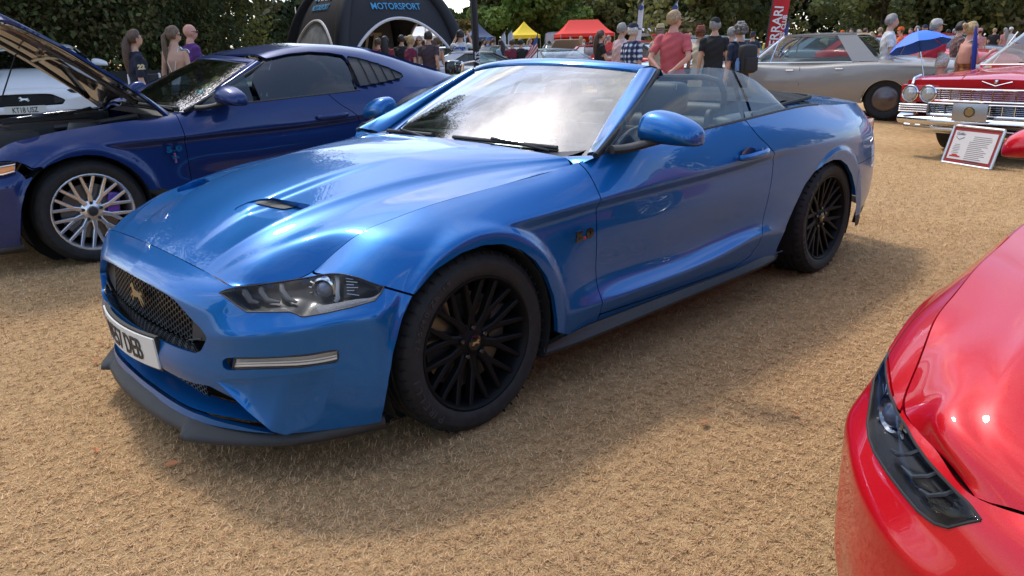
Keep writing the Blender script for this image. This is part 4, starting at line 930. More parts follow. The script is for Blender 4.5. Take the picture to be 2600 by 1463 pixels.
def hexmesh(w, h, cell, bar, dep, top=None):
    """honeycomb in the yz plane (x = depth): hexagon frames with real depth"""
    Vs, Fs = [], []; dx, dy = cell*1.5/math.sqrt(3)*1.0, cell; r0 = cell/math.sqrt(3)
    r0 = cell/math.sqrt(3); ny = int(w/(1.5*r0))+2; nz = int(h/cell)+2
    for i in range(-ny//2, ny//2+1):
        for j in range(-1, nz+1):
            cy = i*1.5*r0; cz = j*cell+(cell/2 if i % 2 else 0)
            if not top(cy, cz): continue
            o = len(Vs)
            for ro, xx in ((r0, 0.0), (r0-bar, 0.0), (r0-bar, -dep)):
                for k in range(6):
                    a = math.pi/3*k; Vs.append((xx, cy+ro*math.cos(a), cz+ro*math.sin(a)))
            for k in range(6):
                k2 = (k+1) % 6; Fs += [(o+k, o+k2, o+6+k2, o+6+k), (o+6+k, o+6+k2, o+12+k2, o+12+k)]
    return np.array(Vs), Fs
def badge50(root, M_, m1, m2=None, horse_m=None):
    o = bpy.data.objects.new('five_litre_badge', None); COL.objects.link(o); o.parent = root
    for ch, cx in (('5', -.030), ('0', .034)):
        tv, tf = text_mesh(ch, .052, .003, .0035, 1.45); obj('digit', tform(tv-np.array([(tv[:, 0].max()+tv[:, 0].min())/2-cx, 0, 0]), M_), tf, m1, o, smooth=False)
    b = boxm((.001, .006, .002), (.010, .010, .005)); obj('badge_dot', tform(b[0], M_), b[1], m2 or mm('badge_red', (.5, .03, .02), .4), o)
    return o
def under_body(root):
    pan = boxm((-1.50, 0, .24), (3.6, 1.3, .08), .02); obj('floor_pan', *pan, DARK, root); us_ = boxm((-1.33, 0, .215), (1.74, 1.80, .05), .01); obj('underside_light_block', *us_, DARK, root)  # dark boxes block light beneath; the wider one added to close bright sill gaps
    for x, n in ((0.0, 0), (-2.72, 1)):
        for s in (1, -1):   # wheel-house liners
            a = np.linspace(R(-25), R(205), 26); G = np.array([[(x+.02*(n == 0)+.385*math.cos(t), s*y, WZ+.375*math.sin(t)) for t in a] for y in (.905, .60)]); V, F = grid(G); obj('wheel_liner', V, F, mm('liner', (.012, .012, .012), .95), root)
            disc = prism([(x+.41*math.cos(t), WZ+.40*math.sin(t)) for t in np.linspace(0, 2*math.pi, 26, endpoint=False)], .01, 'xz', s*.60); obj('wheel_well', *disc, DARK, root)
def paint_parts(root, D, body, hood=True):
    O = {}
    O['bumper'] = obj('front_bumper', *D['bumper'], body, root, auto=55)
    for s in (1, -1):
        for k, n in (('fender', 'front_fender'), ('door', 'door'), ('sill', 'sill'), ('quarter', 'rear_quarter')):
            V, F = D[k] if s > 0 else mirror(*D[k]); O[k, s] = obj(n, V, F, body, root, auto=55)
    O['rear_bumper'] = obj('rear_bumper', *D['rear_bumper'], body, root, auto=None)
    if hood: O['hood'] = obj('hood', *D['hood'], body, root, auto=55)
    return O
# ---------------------------------------------------------------- the blue convertible
BODY = body_parts()
BLUE = paint('blue_paint', (0.0, 0.105, 0.345), 0.55, 0.36, True, 0.85)
def grille_set(root, horse_m, facelift=True, B_=None):
    V, F = (B_ or BODY)['hole_grille']; fl = offset(V, F, 0)
    # pocket: the opening's rim swept back to a dark back panel
    W = V.copy(); W[:, 0] -= .075; obj('grille_back', *both(W, F), DARK, root)
    Y = np.array(GRILLE); rim = np.array([[np.interp(yy, [0, .2, .4, .53], [.853, .849, .834, .800])+(.018 if zz < .5 else -.004) if False else 0, yy, zz] for yy, zz in GRILLE])
    poly = [(y, z) for y, z in GRILLE if y >= 0]; poly = [(0, .611)]+poly+[(0, .4305)]
    xs = lambda y, z: float(np.interp(abs(y), [0, .2, .4, .53, .6], [.0, -.006, -.024, -.060, -.09]))+float(np.interp(z, [.43, .52, .61], [.872, .864, .848]))
    full = [(y, z) for y, z in poly]+[(-y, z) for y, z in poly[::-1] if y > 0]
    A = np.array([(xs(y, z)-.002, y, z) for y, z in full]); c = np.array([.84, 0, .52])
    Bk = A.copy(); Bk[:, 0] -= .07; Bk[:, 1] *= .965; Bk[:, 2] = .522+(Bk[:, 2]-.522)*.93
    G = np.stack([np.concatenate([A, A[:1]]), np.concatenate([Bk, Bk[:1]])]); V2, F2 = grid(G); obj('grille_surround', V2, F2, GLOSSK, root, auto=30)
    inside = [(y*.93, .520+(z-.52)*.86) for y, z in full]
    ip = np.array(inside); ok = lambda y, z: abs(y) < .385 and sd_poly(np.array([[y, z+.43]]), ip)[0] > .004
    hv, hf = hexmesh(.80, .19, .0215, .0026, .016, ok); hv[:, 2] += .43; hv[:, 0] += np.array([xs(y, z) for y, z in hv[:, 1:]])-.048
    g = obj('grille_mesh', hv, hf, mm('grille_black', (.014, .014, .015), .35), root, smooth=False); g['kind'] = 'stuff'
    for s in (1, -1):   # slanted end panels of the grille
        q = np.array([[(xs(.385, z)-.046, s*.385, z) for z in (.45, .585)], [(xs(.50, .5)-.03, s*.505, z) for z in (.47, .525)]]); V3, F3 = grid(q); obj('grille_end_panel', V3, F3 if s > 0 else [f[::-1] for f in F3], BLACK, root)
        obj('grille_bar', *tube([(xs(.4, .46)-.03, s*.39, .455), (xs(.47, .47)-.02, s*.475, .478)], .003, 6), BLACK, root)
    hv, hf = horse(.135); M_ = frame((xs(0, .535)-.028, 0.0, .528), (0, 1, 0), (-.1, 0, 1)); hv[:, 2] *= 3; hv[:, 0] *= -1; hf = [f[::-1] for f in hf]; obj('pony_emblem', tform(hv, M_), hf, horse_m, root, smooth=False)
def build_blue():
    root = empty('convertible_car', (0, 0, 0), 0, 'bright blue open-top convertible muscle car with black wheels and folded black roof', 'car')
    O = paint_parts(root, BODY, BLUE)
    under_body(root)
    grille_set(root, mm('dark_brass', (.30, .23, .13), .35, .7))
    # lower intake
    q = np.array([[(x-.09, y, z) for x, y, z in ((.80, -.56, .30), (.86, -.3, .325), (.87, 0, .33), (.86, .3, .325), (.80, .56, .30))], [(x-.09, y, .20) for x, y in ((.74, -.58), (.83, -.3), (.85, 0), (.83, .3), (.74, .58))]]); V, F = grid(q); obj('lower_intake', V, [f for f in F], DARK, root)
    ok = lambda y, z: abs(y) < .37
    hv, hf = hexmesh(.76, .09, .020, .0024, .012, ok); hv[:, 2] = hv[:, 2]*.9+.222; hv[:, 0] += .795-.12*hv[:, 1]**2; g = obj('intake_mesh', hv, hf, mm('grille_black', (.014, .014, .015), .35), root, smooth=False); g['kind'] = 'stuff'
    A = [(.862, 0, .214), (.855, .2, .213), (.832, .4, .212), (.765, .56, .21), (.72, .63, .205)]; Bq = [(.79, 0, .235), (.785, .2, .235), (.76, .4, .232), (.70, .56, .225), (.66, .62, .215)]
    V, F = grid(loft2(A, Bq, 3, .003, (0, 0, 1), 30)); obj('intake_floor', *both(V, F), BLUE, root)
    horn_splitter(root)
    for s in (1, -1):
        headlight(root, s); side_skirt(root, s); fog_lamp(root, s); bumper_wing(root, s, BLUE); door_mirror(root, s, BLUE)
    # plate, bent to the nose, on its black backing
    M_ = frame((.916, 0, .385), (0, 1, 0), (.06, 0, 1)); plate_text('WE57 DEB', root, M_, bend=.030)
    G = np.zeros((2, 20, 3)); xs = np.linspace(-.265, .265, 20); G[:, :, 0] = xs; G[0, :, 1] = -.066; G[1, :, 1] = .062; G[:, :, 2] = -.008-.030*(xs/.26)**2; V, F = thick(G, .012); obj('plate_holder', tform(V, M_), F, BLACK, root)
    # hood vents: blue scoop floor sinking to a metal mesh
    Vv, Fv = BODY['vent_floor']; px = proj(Vv); c6 = lambda x, y: (560+x*.37267, 330+y*.37267)
    a = np.array(c6(215, 595)); b = np.array(c6(480, 490)); t = np.clip(((px-a)@(b-a))/((b-a)@(b-a)), 0, 1.1)
    W = Vv.copy(); W[:, 2] -= .003+.020*t; V2, F2 = W, Fv
    MESHP = [c6(*p) for p in [(222, 502), (345, 478), (480, 497), (562, 520), (430, 548), (330, 528)]]
    wall = flange(Vv, Fv, .026); n0 = len(Fv); 
    for s in (1, -1):
        v = (lambda m: m) if s > 0 else (lambda m: mirror(*m))
        h = obj('hood_vent', *v((W, Fv)), BLUE, root, auto=None)
        obj('vent_wall', *v((wall[0], wall[1][n0:])), BLUE, h)
        mv, mf = clip(W+np.array([0, 0, .0045]), Fv, sd_poly(proj(W), MESHP)*.0007); mv2 = v((mv, mf))
        obj('vent_mesh', *mv2, VENTM, h)
    # door handles and badge
    for s in (1, -1):
        P = [(-1.635, .948, .815), (-1.66, .966, .816), (-1.72, .975, .818), (-1.79, .977, .820), (-1.85, .970, .823), (-1.885, .948, .825)]
        V, F = tube(cspline(np.arange(6), np.array(P), np.linspace(0, 5, 24)), np.interp(np.linspace(0, 1, 24), [0, .5, 1], [.011, .014, .016]), 10, True, 1.25); V[:, 1] *= s
        hd = obj('door_handle', V, F if s > 0 else [f[::-1] for f in F], BLUE, O['door', s])
        cu = lathe([(.0005, -.004), (.03, -.003), (.045, .002)], 28); Vc = cu[0]*np.array([1.5, 1, .62])+np.array([-1.735, .9365, .826]); Vc[:, 1] *= s; obj('handle_cup', Vc, cu[1], mm('cup_dark', (.004, .03, .12), .4, coat=.5), O['door', s])
        # black belt moulding
        us, pts = row_fn(0); u = np.linspace(.70, 2.62, 60); P = cspline(us, pts, u)+np.array([0, -.006, .004]); P[:, 1] *= s; obj('belt_moulding', *tube(P, .0085, 6, True, .9), BLACK, root)
    M_ = frame((-.525, .936, .628), (-1, -.03, .03), (0, 0, 1)); badge50(root, M_, GLOSSK)
    gt, gb = windscreen(root, BLUE, None); cowl_corners(root, BLUE)
    # side glass: front door pane and small rear pane on each side
    for s in (1, -1):
        us, pts = row_fn(0)
        topz = [(-.72, .952), (-.85, 1.012), (-1.0, 1.083), (-1.15, 1.150), (-1.29, 1.208), (-1.37, 1.224), (-1.5, 1.229), (-1.65, 1.229), (-1.78, 1.221), (-1.86, 1.208)]
        def pane(tz, nm, n=30):
            tz = np.array(tz); x = np.linspace(tz[0, 0], tz[-1, 0], n); zt = np.interp(x, tz[::-1, 0], tz[::-1, 1]); b = cspline(us, pts, -x-.0)-np.array([0, .012, .03]); b[:, 0] = x
            yt = b[:, 1]-(zt-b[:, 2])*.52; t = np.linspace(0, 1, 9)[:, None]; G = np.stack([np.stack([b[:, 0]*(1-f)+x*f, b[:, 1]*(1-f)+yt*f+.012*math.sin(math.pi*f), b[:, 2]*(1-f)+zt*f], 1) for f in t[:, 0]])
            G[..., 1] *= s; V, F = grid(G); return obj(nm, V, F if s < 0 else [f[::-1] for f in F], TINT, root)
        pane(topz, 'door_window')
        pane([(-1.885, 1.203), (-1.95, 1.188), (-2.05, 1.150), (-2.13, 1.10), (-2.21, 1.04), (-2.27, .985)], 'rear_side_window')
        P = np.array([(-1.80, .868, .96), (-1.825, .82, 1.05), (-1.85, .775, 1.13), (-1.872, .735, 1.205)]); P[:, 1] *= s; obj('window_divider', *tube(P, .011, 6), BLACK, root)
    cabin(root, BLUE)
    # rear deck and folded hood under its cover
    us, pts = row_fn(0); u = np.linspace(2.36, 3.75, 40); E = cspline(us, pts, u); n = len(u); q = np.linspace(0, 1, 22)
    G = np.zeros((22, n, 3))
    for i in range(n):
        e = E[i]; x = e[0]; zc = np.interp(-x, [2.36, 2.75, 3.1, 3.5, 3.8], [1.010, 1.020, 1.016, 1.005, .975])
        G[:, i, 0] = x-.06*(q)**2*(-x > 3.3); G[:, i, 1] = (e[1]-.002)*(1-q); G[:, i, 2] = e[2]+(zc-e[2])*np.sin(q*math.pi/2)**.8
    V, F = grid(G); W = clip(V, F, np.where(V[:, 0] > -2.92+.10*(V[:, 1]/.8)**2, (np.abs(V[:, 1])-.705)*1.0, 1.0)); obj('boot_lid', *both(*W), BLUE, root, auto=None)
    G = np.zeros((14, 30, 3)); xs = np.linspace(-2.30, -2.93, 30); 
    for k, yy in enumerate(np.linspace(-.715, .715, 14)):
        G[k, :, 0] = xs+.10*(yy/.7)**2*(xs < -2.8); G[k, :, 1] = yy; G[k, :, 2] = 1.012+.062*np.clip((1-(np.abs((xs+2.62)/.36))**2.2), 0, 1)*(1-(abs(yy)/.74)**4)+.004*np.sin(xs*40+yy*9)
    V, F = grid(G); obj('folded_roof', V, F, mm('roof_cloth', (.014, .014, .015), .9, bump=.3, bump_scale=500), root)
    P = np.array([(-2.02, .79, .985), (-2.3, .768, 1.004), (-2.6, .742, 1.016), (-2.82, .705, 1.022), (-2.90, .62, 1.026), (-2.945, .40, 1.03), (-2.96, 0, 1.032)]); P = np.concatenate([P, (P*np.array([1, -1, 1]))[::-1][1:]]); obj('roof_well_seal', *tube(cspline(np.arange(13), P, np.linspace(0, 12, 90)), .012, 8), RUBBER, root)
    for s in (1, -1):
        V, F = BODY['valance'] if s > 0 else mirror(*BODY['valance']); obj('rear_valance', V, F, BLACK, root)
        b = boxm((-3.62, s*.62, .77), (.26, .26, .14), .04); obj('tail_lamp', *b, mm('tail_red', (.30, .006, .01), .15, coat=1), root)
        wx = [(0, .905, .2415), (-2.72, .925, .2415)]
        for x, y, rr in wx: yspoke_wheel('wheel', root, (x, s*y, WZ), s, RIMK)
    return root
RIMK = mat('gloss_black_wheel', (.005, .005, .0058), .45, coat=.0, spec=.15)
def vent_mat():
    m = mat('vent_mesh', (.12, .12, .12), .6, .1); t = m.node_tree; tc = t.nodes.new('ShaderNodeTexCoord'); v = t.nodes.new('ShaderNodeTexVoronoi'); v.inputs['Scale'].default_value = 110; v.inputs['Randomness'].default_value = 0.0
    t.links.new(tc.outputs['Object'], v.inputs['Vector']); r = t.nodes.new('ShaderNodeValToRGB'); r.color_ramp.elements[0].position = .35; r.color_ramp.elements[0].color = (.012, .012, .012, 1); r.color_ramp.elements[1].position = .45; r.color_ramp.elements[1].color = (.07, .066, .062, 1)
    t.links.new(v.outputs[0], r.inputs[0]); t.links.new(r.outputs[0], t.nodes['Principled BSDF'].inputs['Base Color']); return m
VENTM = vent_mat()
def cabin(root, body):
    # dashboard, wheel, seats, rear bench, inner side panels, wind deflector
    G = []
    for y in np.linspace(-.72, .72, 14): G.append([(-.60-.30*y*y*.3, y, .925-.02*(y/.7)**2), (-.80, y, .935), (-.98, y, .93+.02*math.exp(-((y+.37)/.16)**2)), (-1.06, y, .88), (-1.07, y, .70), (-1.0, y, .5)])
    V, F = grid(np.array(G)); obj('dashboard', *subsurf(V, F, 1), LEATHER, root)
    a = np.linspace(0, 2*math.pi, 33); c = np.array([-1.20, -.37, .86]); P = [c+np.array([.07*math.sin(t)*-.5, .185*math.cos(t), .175*math.sin(t)]) for t in a]; sw = obj('steering_wheel', *tube(P, .016, 8, False), LEATHER, root)
    b = boxm((-1.18, -.37, .86), (.06, .16, .12), .03); obj('wheel_boss', *subsurf(*b, 1), LEATHER, sw); b = boxm((-1.19, -.37, .86), (.025, .34, .035), .01); obj('wheel_spoke', *b, LEATHER, sw)
    for y in (.37, -.37): seat(root, y)
    b = boxm((-2.26, 0, .72), (.22, 1.18, .46), .09); obj('rear_bench', *subsurf(*b, 1), LEATHER, root)
    for s in (1, -1):
        for k, yy in enumerate((.30,)): b = boxm((-2.27, s*yy, .95), (.10, .40, .13), .05); obj('rear_headrest', *subsurf(*b, 1), LEATHER, root)
        us, pts = row_fn(0); u = np.linspace(.72, 2.3, 30); E = cspline(us, pts, u); G = np.stack([E+np.array([0, -.015, -.012]), E+np.array([0, -.10, -.02]), E+np.array([0, -.13, -.10]), E*np.array([1, 1, 0])+np.array([0, -.12, .30])]); G[..., 1] *= s; V, F = grid(section(G, [], [4, 4, 4], 0)); obj('door_trim', V, F if s < 0 else [f[::-1] for f in F], LEATHER, root)
        b = boxm((-2.18, s*.66, .90), (.52, .17, .16), .06); obj('rear_side_panel', *subsurf(*b, 1), mm('grey_trim', (.045, .048, .052), .5), root)
        # seat-belt guide beside each front seat
        P = [(-1.90, s*.60, .80), (-1.88, s*.60, .93), (-1.92, s*.59, 1.0), (-1.97, s*.57, .93)]; obj('belt_guide', *tube(cspline(np.arange(4), np.array(P), np.linspace(0, 3, 16)), .016, 8, True, .6), LEATHER, root)
    # net wind deflector hoop behind the seats
    P = [(-2.02, -.60, .86), (-2.03, -.61, 1.08), (-2.04, -.57, 1.145), (-2.04, -.48, 1.165), (-2.04, .48, 1.165), (-2.04, .57, 1.145), (-2.03, .61, 1.08), (-2.02, .60, .86)]
    kk = np.array([0, 1, 1.35, 1.7, 4, 4.35, 4.7, 5.7]); Pp = np.stack([np.interp(np.linspace(0, 5.7, 80), kk, np.array(P)[:, j]) for j in range(3)], 1); d = obj('wind_deflector', *tube(Pp, .016, 8), BLACK, root)
    obj('deflector_rail', *tube([(-2.02, -.60, .87), (-2.02, .60, .87)], .016, 8), BLACK, d)
    V, F = boxm((-1.4, 0, .30), (1.9, 1.45, .02)); obj('cabin_floor', V, F, DARK, root)
    M_ = frame((-.757, .535, .949), (-.45, .85, .03), (-.72, -.36, .46)); c = boxm((0, 0, 0), (.142, .125, .0015)); L_ = obj('show_card', tform(c[0], M_), c[1], mm('card_grey', (.16, .16, .17), .5), root)
    hx = prism([(.034*math.cos(R(60*k+30)), .010+.034*math.sin(R(60*k+30))) for k in range(6)], .001, 'xy', .001); obj('card_emblem', tform(hx[0], M_), hx[1], WHITE, L_, smooth=False)
    tv, tf = text_mesh('RO', .030, .0003, .0006, 1.3, .25); obj('emblem_lettering', tform(tv+np.array([0, .002, .0024]), M_), tf, mm('card_ink', (.1, .1, .12), .6), L_, smooth=False)
    st = boxm((0, -.028, .0012), (.12, .006, .001)); obj('card_stripe', tform(st[0], M_), st[1], mm('card_orange', (.45, .12, .06), .6), L_)
build_blue()
# ---------------------------------------------------------------- the other muscle cars (older nose): red, dark blue, white
RED_POSE = (-.27, 3.19, R(-3.5))
zr_ = lambda x, y: (2050+x*.63, 550+y*.63)
HL15 = [zr_(*q) for q in [(692,1220),(655,1163),(600,1108),(540,1045),(480,980),(430,905),(395,845),(360,790),(332,720),(319,640),(316,580),(318,528),(285,590),(265,660),(250,740),(241,830),(247,890),(270,950),(320,1030),(380,1110),(440,1180),(510,1240),(560,1250),(640,1236)]]
def red_world(V):
    W = np.asarray(V)*np.array([1, -1, 1]); c, s = math.cos(RED_POSE[2]), math.sin(RED_POSE[2])
    return np.stack([RED_POSE[0]+c*W[:, 0]-s*W[:, 1], RED_POSE[1]+s*W[:, 0]+c*W[:, 1], W[:, 2]], 1)
def proj_red(V): return proj(red_world(V))
SEAM15 = [zr_(*q) for q in [(-900,560),(60,560),(318,530),(338,690),(366,800),(420,700),(520,640),(2500,300),(2500,-2500),(-900,-2500)]]
def seam15(V): return sd_poly(proj_red(V), SEAM15)
WIDE[0] = 1.0
BODY15 = body_parts(0.020, 0.8, HL15, proj_red, list(range(0, 12)), [0, 23, 22, 21, 20, 19, 18, 17, 16, 15, 14, 13, 12, 11], seam15, red_world)
def coupe_roof(root, body, louvre=True):
    """closed roof: rows from the belt up over the roof rail to the centre line"""
    x = np.linspace(-1.24, -3.50, 90); us, pts = row_fn(0); E = cspline(us, pts, -x)
    zr = cspline(np.array([1.1, 1.25, 1.45, 1.75, 2.0, 2.3, 2.6, 2.9, 3.2, 3.5]), np.array([1.225, 1.268, 1.322, 1.366, 1.370, 1.345, 1.286, 1.200, 1.100, 1.010]), -x)
    wr = np.interp(-x, [1.1, 1.3, 1.6, 2.0, 2.4, 2.8, 3.2, 3.5], [.60, .63, .62, .60, .585, .575, .60, .64]); dz = np.interp(-x, [1.1, 1.4, 2.2, 2.8, 3.2, 3.5], [.045, .062, .075, .070, .045, .02])
    top = np.stack([x, 0*x, zr], 1); r3 = np.stack([x, wr*.72, zr-dz*.30], 1); r2 = np.stack([x, wr, zr-dz], 1); b = E+np.array([0, -.014, -.02]); b[:, 0] = x
    r1 = b*.5+r2*.5+np.array([0, .022, 0]); r15 = b*.12+r2*.88+np.array([0, .012, 0]); G = section(np.stack([b, r1, r15, r2, r3, top]), [], [8, 6, 5, 6, 6], 1); V, F = grid(G); F = [f[::-1] for f in F]
    WIN = [(-.9, .90), (-.9, 1.10), (-1.29, 1.200), (-1.42, 1.246), (-1.6, 1.276), (-1.78, 1.287), (-1.95, 1.275), (-2.07, 1.253), (-2.055, 1.10), (-2.025, .90)]
    LOU = [(-2.085, 1.250), (-2.2, 1.228), (-2.35, 1.182), (-2.48, 1.130), (-2.545, 1.092), (-2.54, 1.075), (-2.50, 1.062), (-2.3, 1.038), (-2.055, 1.015)]
    side = V[:, 1] > .45; f1 = np.where(side, np.maximum(sd_poly(V[:, [0, 2]], WIN), sd_poly(V[:, [0, 2]], LOU)), -1)
    shell = clip(V, F, np.where(V[:, 0] > -1.6, np.minimum(-f1, -1.292-.28*V[:, 1]**2-V[:, 0]), -f1)); glassy = clip(V, F, np.where(side, sd_poly(V[:, [0, 2]], WIN), -1)); lou = clip(V, F, np.where(side, sd_poly(V[:, [0, 2]], LOU), -1))
    # rear window: a dark pane let into the sloping back
    RW = [(-2.42, -1), (-2.42, .50), (-3.05, .56), (-3.15, .50), (-3.15, -1)]; tp = lambda m: m[0][:, [0, 1]]
    up = shell[0][:, 2] > 1.0; rw = clip(*shell, np.where(shell[0][:, 1] < .57, sd_poly(tp(shell), RW), -1)); shell = clip(*shell, np.where(shell[0][:, 1] < .575, -sd_poly(tp(shell), RW), 1))
    obj('roof', *flange(*both(*shell), .014, skip=lambda v: abs(v[1]) < 1e-4), body, root, auto=50); obj('rear_window', *both(*rw), TINTD, root)
    for s in (1, -1):
        g = glassy if s > 0 else mirror(*glassy); obj('door_window', g[0]-np.array([0, s*.008, 0]), g[1], TINTD, root)
        lb = lou if s > 0 else mirror(*lou); lp = obj('louvre_panel', lb[0]-np.array([0, s*.012, 0]), lb[1], BLACK, root)
        for k in range(5):      # overlapping louvre blades, each kicked out at its rear edge
            x0 = -2.085-.090*k; x1 = x0-.088; pz = clip(*lou, np.minimum(x0-lou[0][:, 0], lou[0][:, 0]-x1))
            if not len(pz[0]): continue
            V2 = pz[0].copy(); V2[:, 1] += .004+.026*np.clip((x0-V2[:, 0])/.088, 0, 1); V2, F2 = flange(V2, pz[1], .012); V2, F2 = (V2, F2) if s > 0 else mirror(V2, F2); obj('louvre', V2, F2, mm('louvre_grey', (.035, .036, .038), .5), lp, auto=40)
        # front part of the door glass, ahead of the roof shell
        x = np.linspace(-.74, -1.18, 16); zt = np.interp(-x, [.74, .85, 1.0, 1.18], [.960, 1.012, 1.083, 1.160]); b = cspline(us, pts, -x)-np.array([0, .014, .02]); b[:, 0] = x; yt = b[:, 1]-(zt-b[:, 2])*.60
        Gp = np.stack([np.stack([x, b[:, 1]*(1-f)+yt*f+.01*math.sin(math.pi*f), b[:, 2]*(1-f)+zt*f], 1) for f in np.linspace(0, 1, 7)]); Gp[..., 1] *= s; V3, F3 = grid(Gp); obj('door_window', V3, F3, TINTD, root)
        u = np.linspace(.70, 2.06, 50); P = cspline(us, pts, u)+np.array([0, -.006, .004]); P[:, 1] *= s; obj('belt_moulding', *tube(P, .008, 6, True, .9), BLACK, root)
TINTD = glass('privacy_glass', (.42, .52, .50), .40, ior=1.7)
def deck(root, body):
    us, pts = row_fn(0); u = np.linspace(3.0, 3.75, 30); E = cspline(us, pts, u); q = np.linspace(0, 1, 16); G = np.zeros((16, 30, 3))
    for i in range(30):
        e = E[i]; zc = np.interp(-e[0], [3.0, 3.3, 3.6, 3.85], [1.02, 1.02, 1.012, .985]); G[:, i, 0] = e[0]-.05*q**2; G[:, i, 1] = e[1]*(1-q); G[:, i, 2] = e[2]+(zc-e[2])*np.sin(q*math.pi/2)**.8-.004
    V, F = grid(G); obj('boot_lid', *both(V, F), body, root, auto=None)
def build_coupe(name, label, pose, body, wheel_m, wstyle, plate=None, hood_open=False, z=0.0, seats=True, marker=False, detail=True):
    root = empty(name, (pose[0], pose[1], z), pose[2], label, 'car'); D = BODY15
    O = paint_parts(root, D, body, hood=not hood_open); under_body(root); grille_set(root, mm('pony_chrome', (.4, .4, .42), .2, 1.0), B_=D)
    horn_splitter(root)
    q = np.array([[(x-.09, y, z_) for x, y, z_ in ((.80, -.62, .33), (.86, -.3, .335), (.87, 0, .34), (.86, .3, .335), (.80, .62, .33))], [(x-.09, y, .19) for x, y in ((.74, -.66), (.83, -.3), (.85, 0), (.83, .3), (.74, .66))]]); obj('lower_intake', *grid(q), DARK, root)
    for s in (1, -1):
        headlight(root, s, False, B_=D); side_skirt(root, s); door_mirror(root, s, body)
        P = [(-1.635, .948, .815), (-1.66, .966, .816), (-1.72, .975, .818), (-1.79, .977, .820), (-1.85, .970, .823), (-1.885, .948, .825)]
        V, F = tube(cspline(np.arange(6), np.array(P), np.linspace(0, 5, 24)), .014, 10, True, 1.25); V[:, 1] *= s; obj('door_handle', V, F if s > 0 else [f[::-1] for f in F], body, O['door', s])
        for x, y in ((0, .905), (-2.72, .925)): yspoke_wheel('wheel', root, (x, s*y, WZ), s, wheel_m, style=wstyle, detail=False)
        if marker:
            A = [(.47, .880, .715), (.41, .912, .722), (.36, .935, .730)]; Bq = [(.50, .875, .672), (.43, .912, .675), (.37, .938, .690)]; A, Bq = np.array(A)+np.array([.02, .004, -.035]), np.array(Bq)+np.array([.02, .004, -.035]); V, F = grid(loft2(A, Bq, 5, .004, (0, 1, 0), 16)); V[:, 1] *= s; mk_ = obj('side_marker', V, F if s < 0 else [f[::-1] for f in F], mm('amber', (.75, .22, .01), .2, coat=1), root)
            ring = np.concatenate([A, Bq[::-1], A[:1]]); ring[:, 1] = (ring[:, 1]+.003)*s; obj('marker_trim', *tube(ring, .005, 6, False), CHROME, mk_)
    # scoop floors where the hood vents would open
    if not hood_open:
        for s in (1, -1): obj('hood_vent', *(BODY15['vent_floor'] if s > 0 else mirror(*BODY15['vent_floor'])), body, root)
    windscreen(root, body, None); cowl_corners(root, body); coupe_roof(root, body); deck(root, body)
    if seats: cabin_simple(root)
    if plate: M_ = frame((.905, 0, .385), (0, 1, 0), (.06, 0, 1)); plate_text(plate, root, M_, bend=.012)
    return root, O
def cabin_simple(root):
    for y in (.37, -.37): seat(root, y)
    b = boxm((-.95, 0, .80), (.34, 1.4, .26), .08); obj('dashboard', *subsurf(*b, 1), LEATHER, root)
    a = np.linspace(0, 2*math.pi, 29); P = [(-1.20-.03*math.sin(t), -.37+.185*math.cos(t), .88+.175*math.sin(t)) for t in a]; obj('steering_wheel', *tube(P, .016, 8, False), LEATHER, root)
    b = boxm((-2.26, 0, .72), (.22, 1.18, .50), .09); obj('rear_bench', *subsurf(*b, 1), LEATHER, root); V, F = boxm((-1.4, 0, .30), (1.9, 1.45, .02)); obj('cabin_floor', V, F, DARK, root)
    V, F = boxm((-2.8, 0, .98), (.8, 1.2, .02)); obj('parcel_shelf', V, F, LEATHER, root)
REDP = paint('red_paint', (.50, .003, .010), .20, .34, True, .8)
DKBLUE = paint('deep_blue_paint', (.008, .025, .115), .40, .32)
WHITEP = paint('white_paint', (.72, .72, .72), .0, .4)
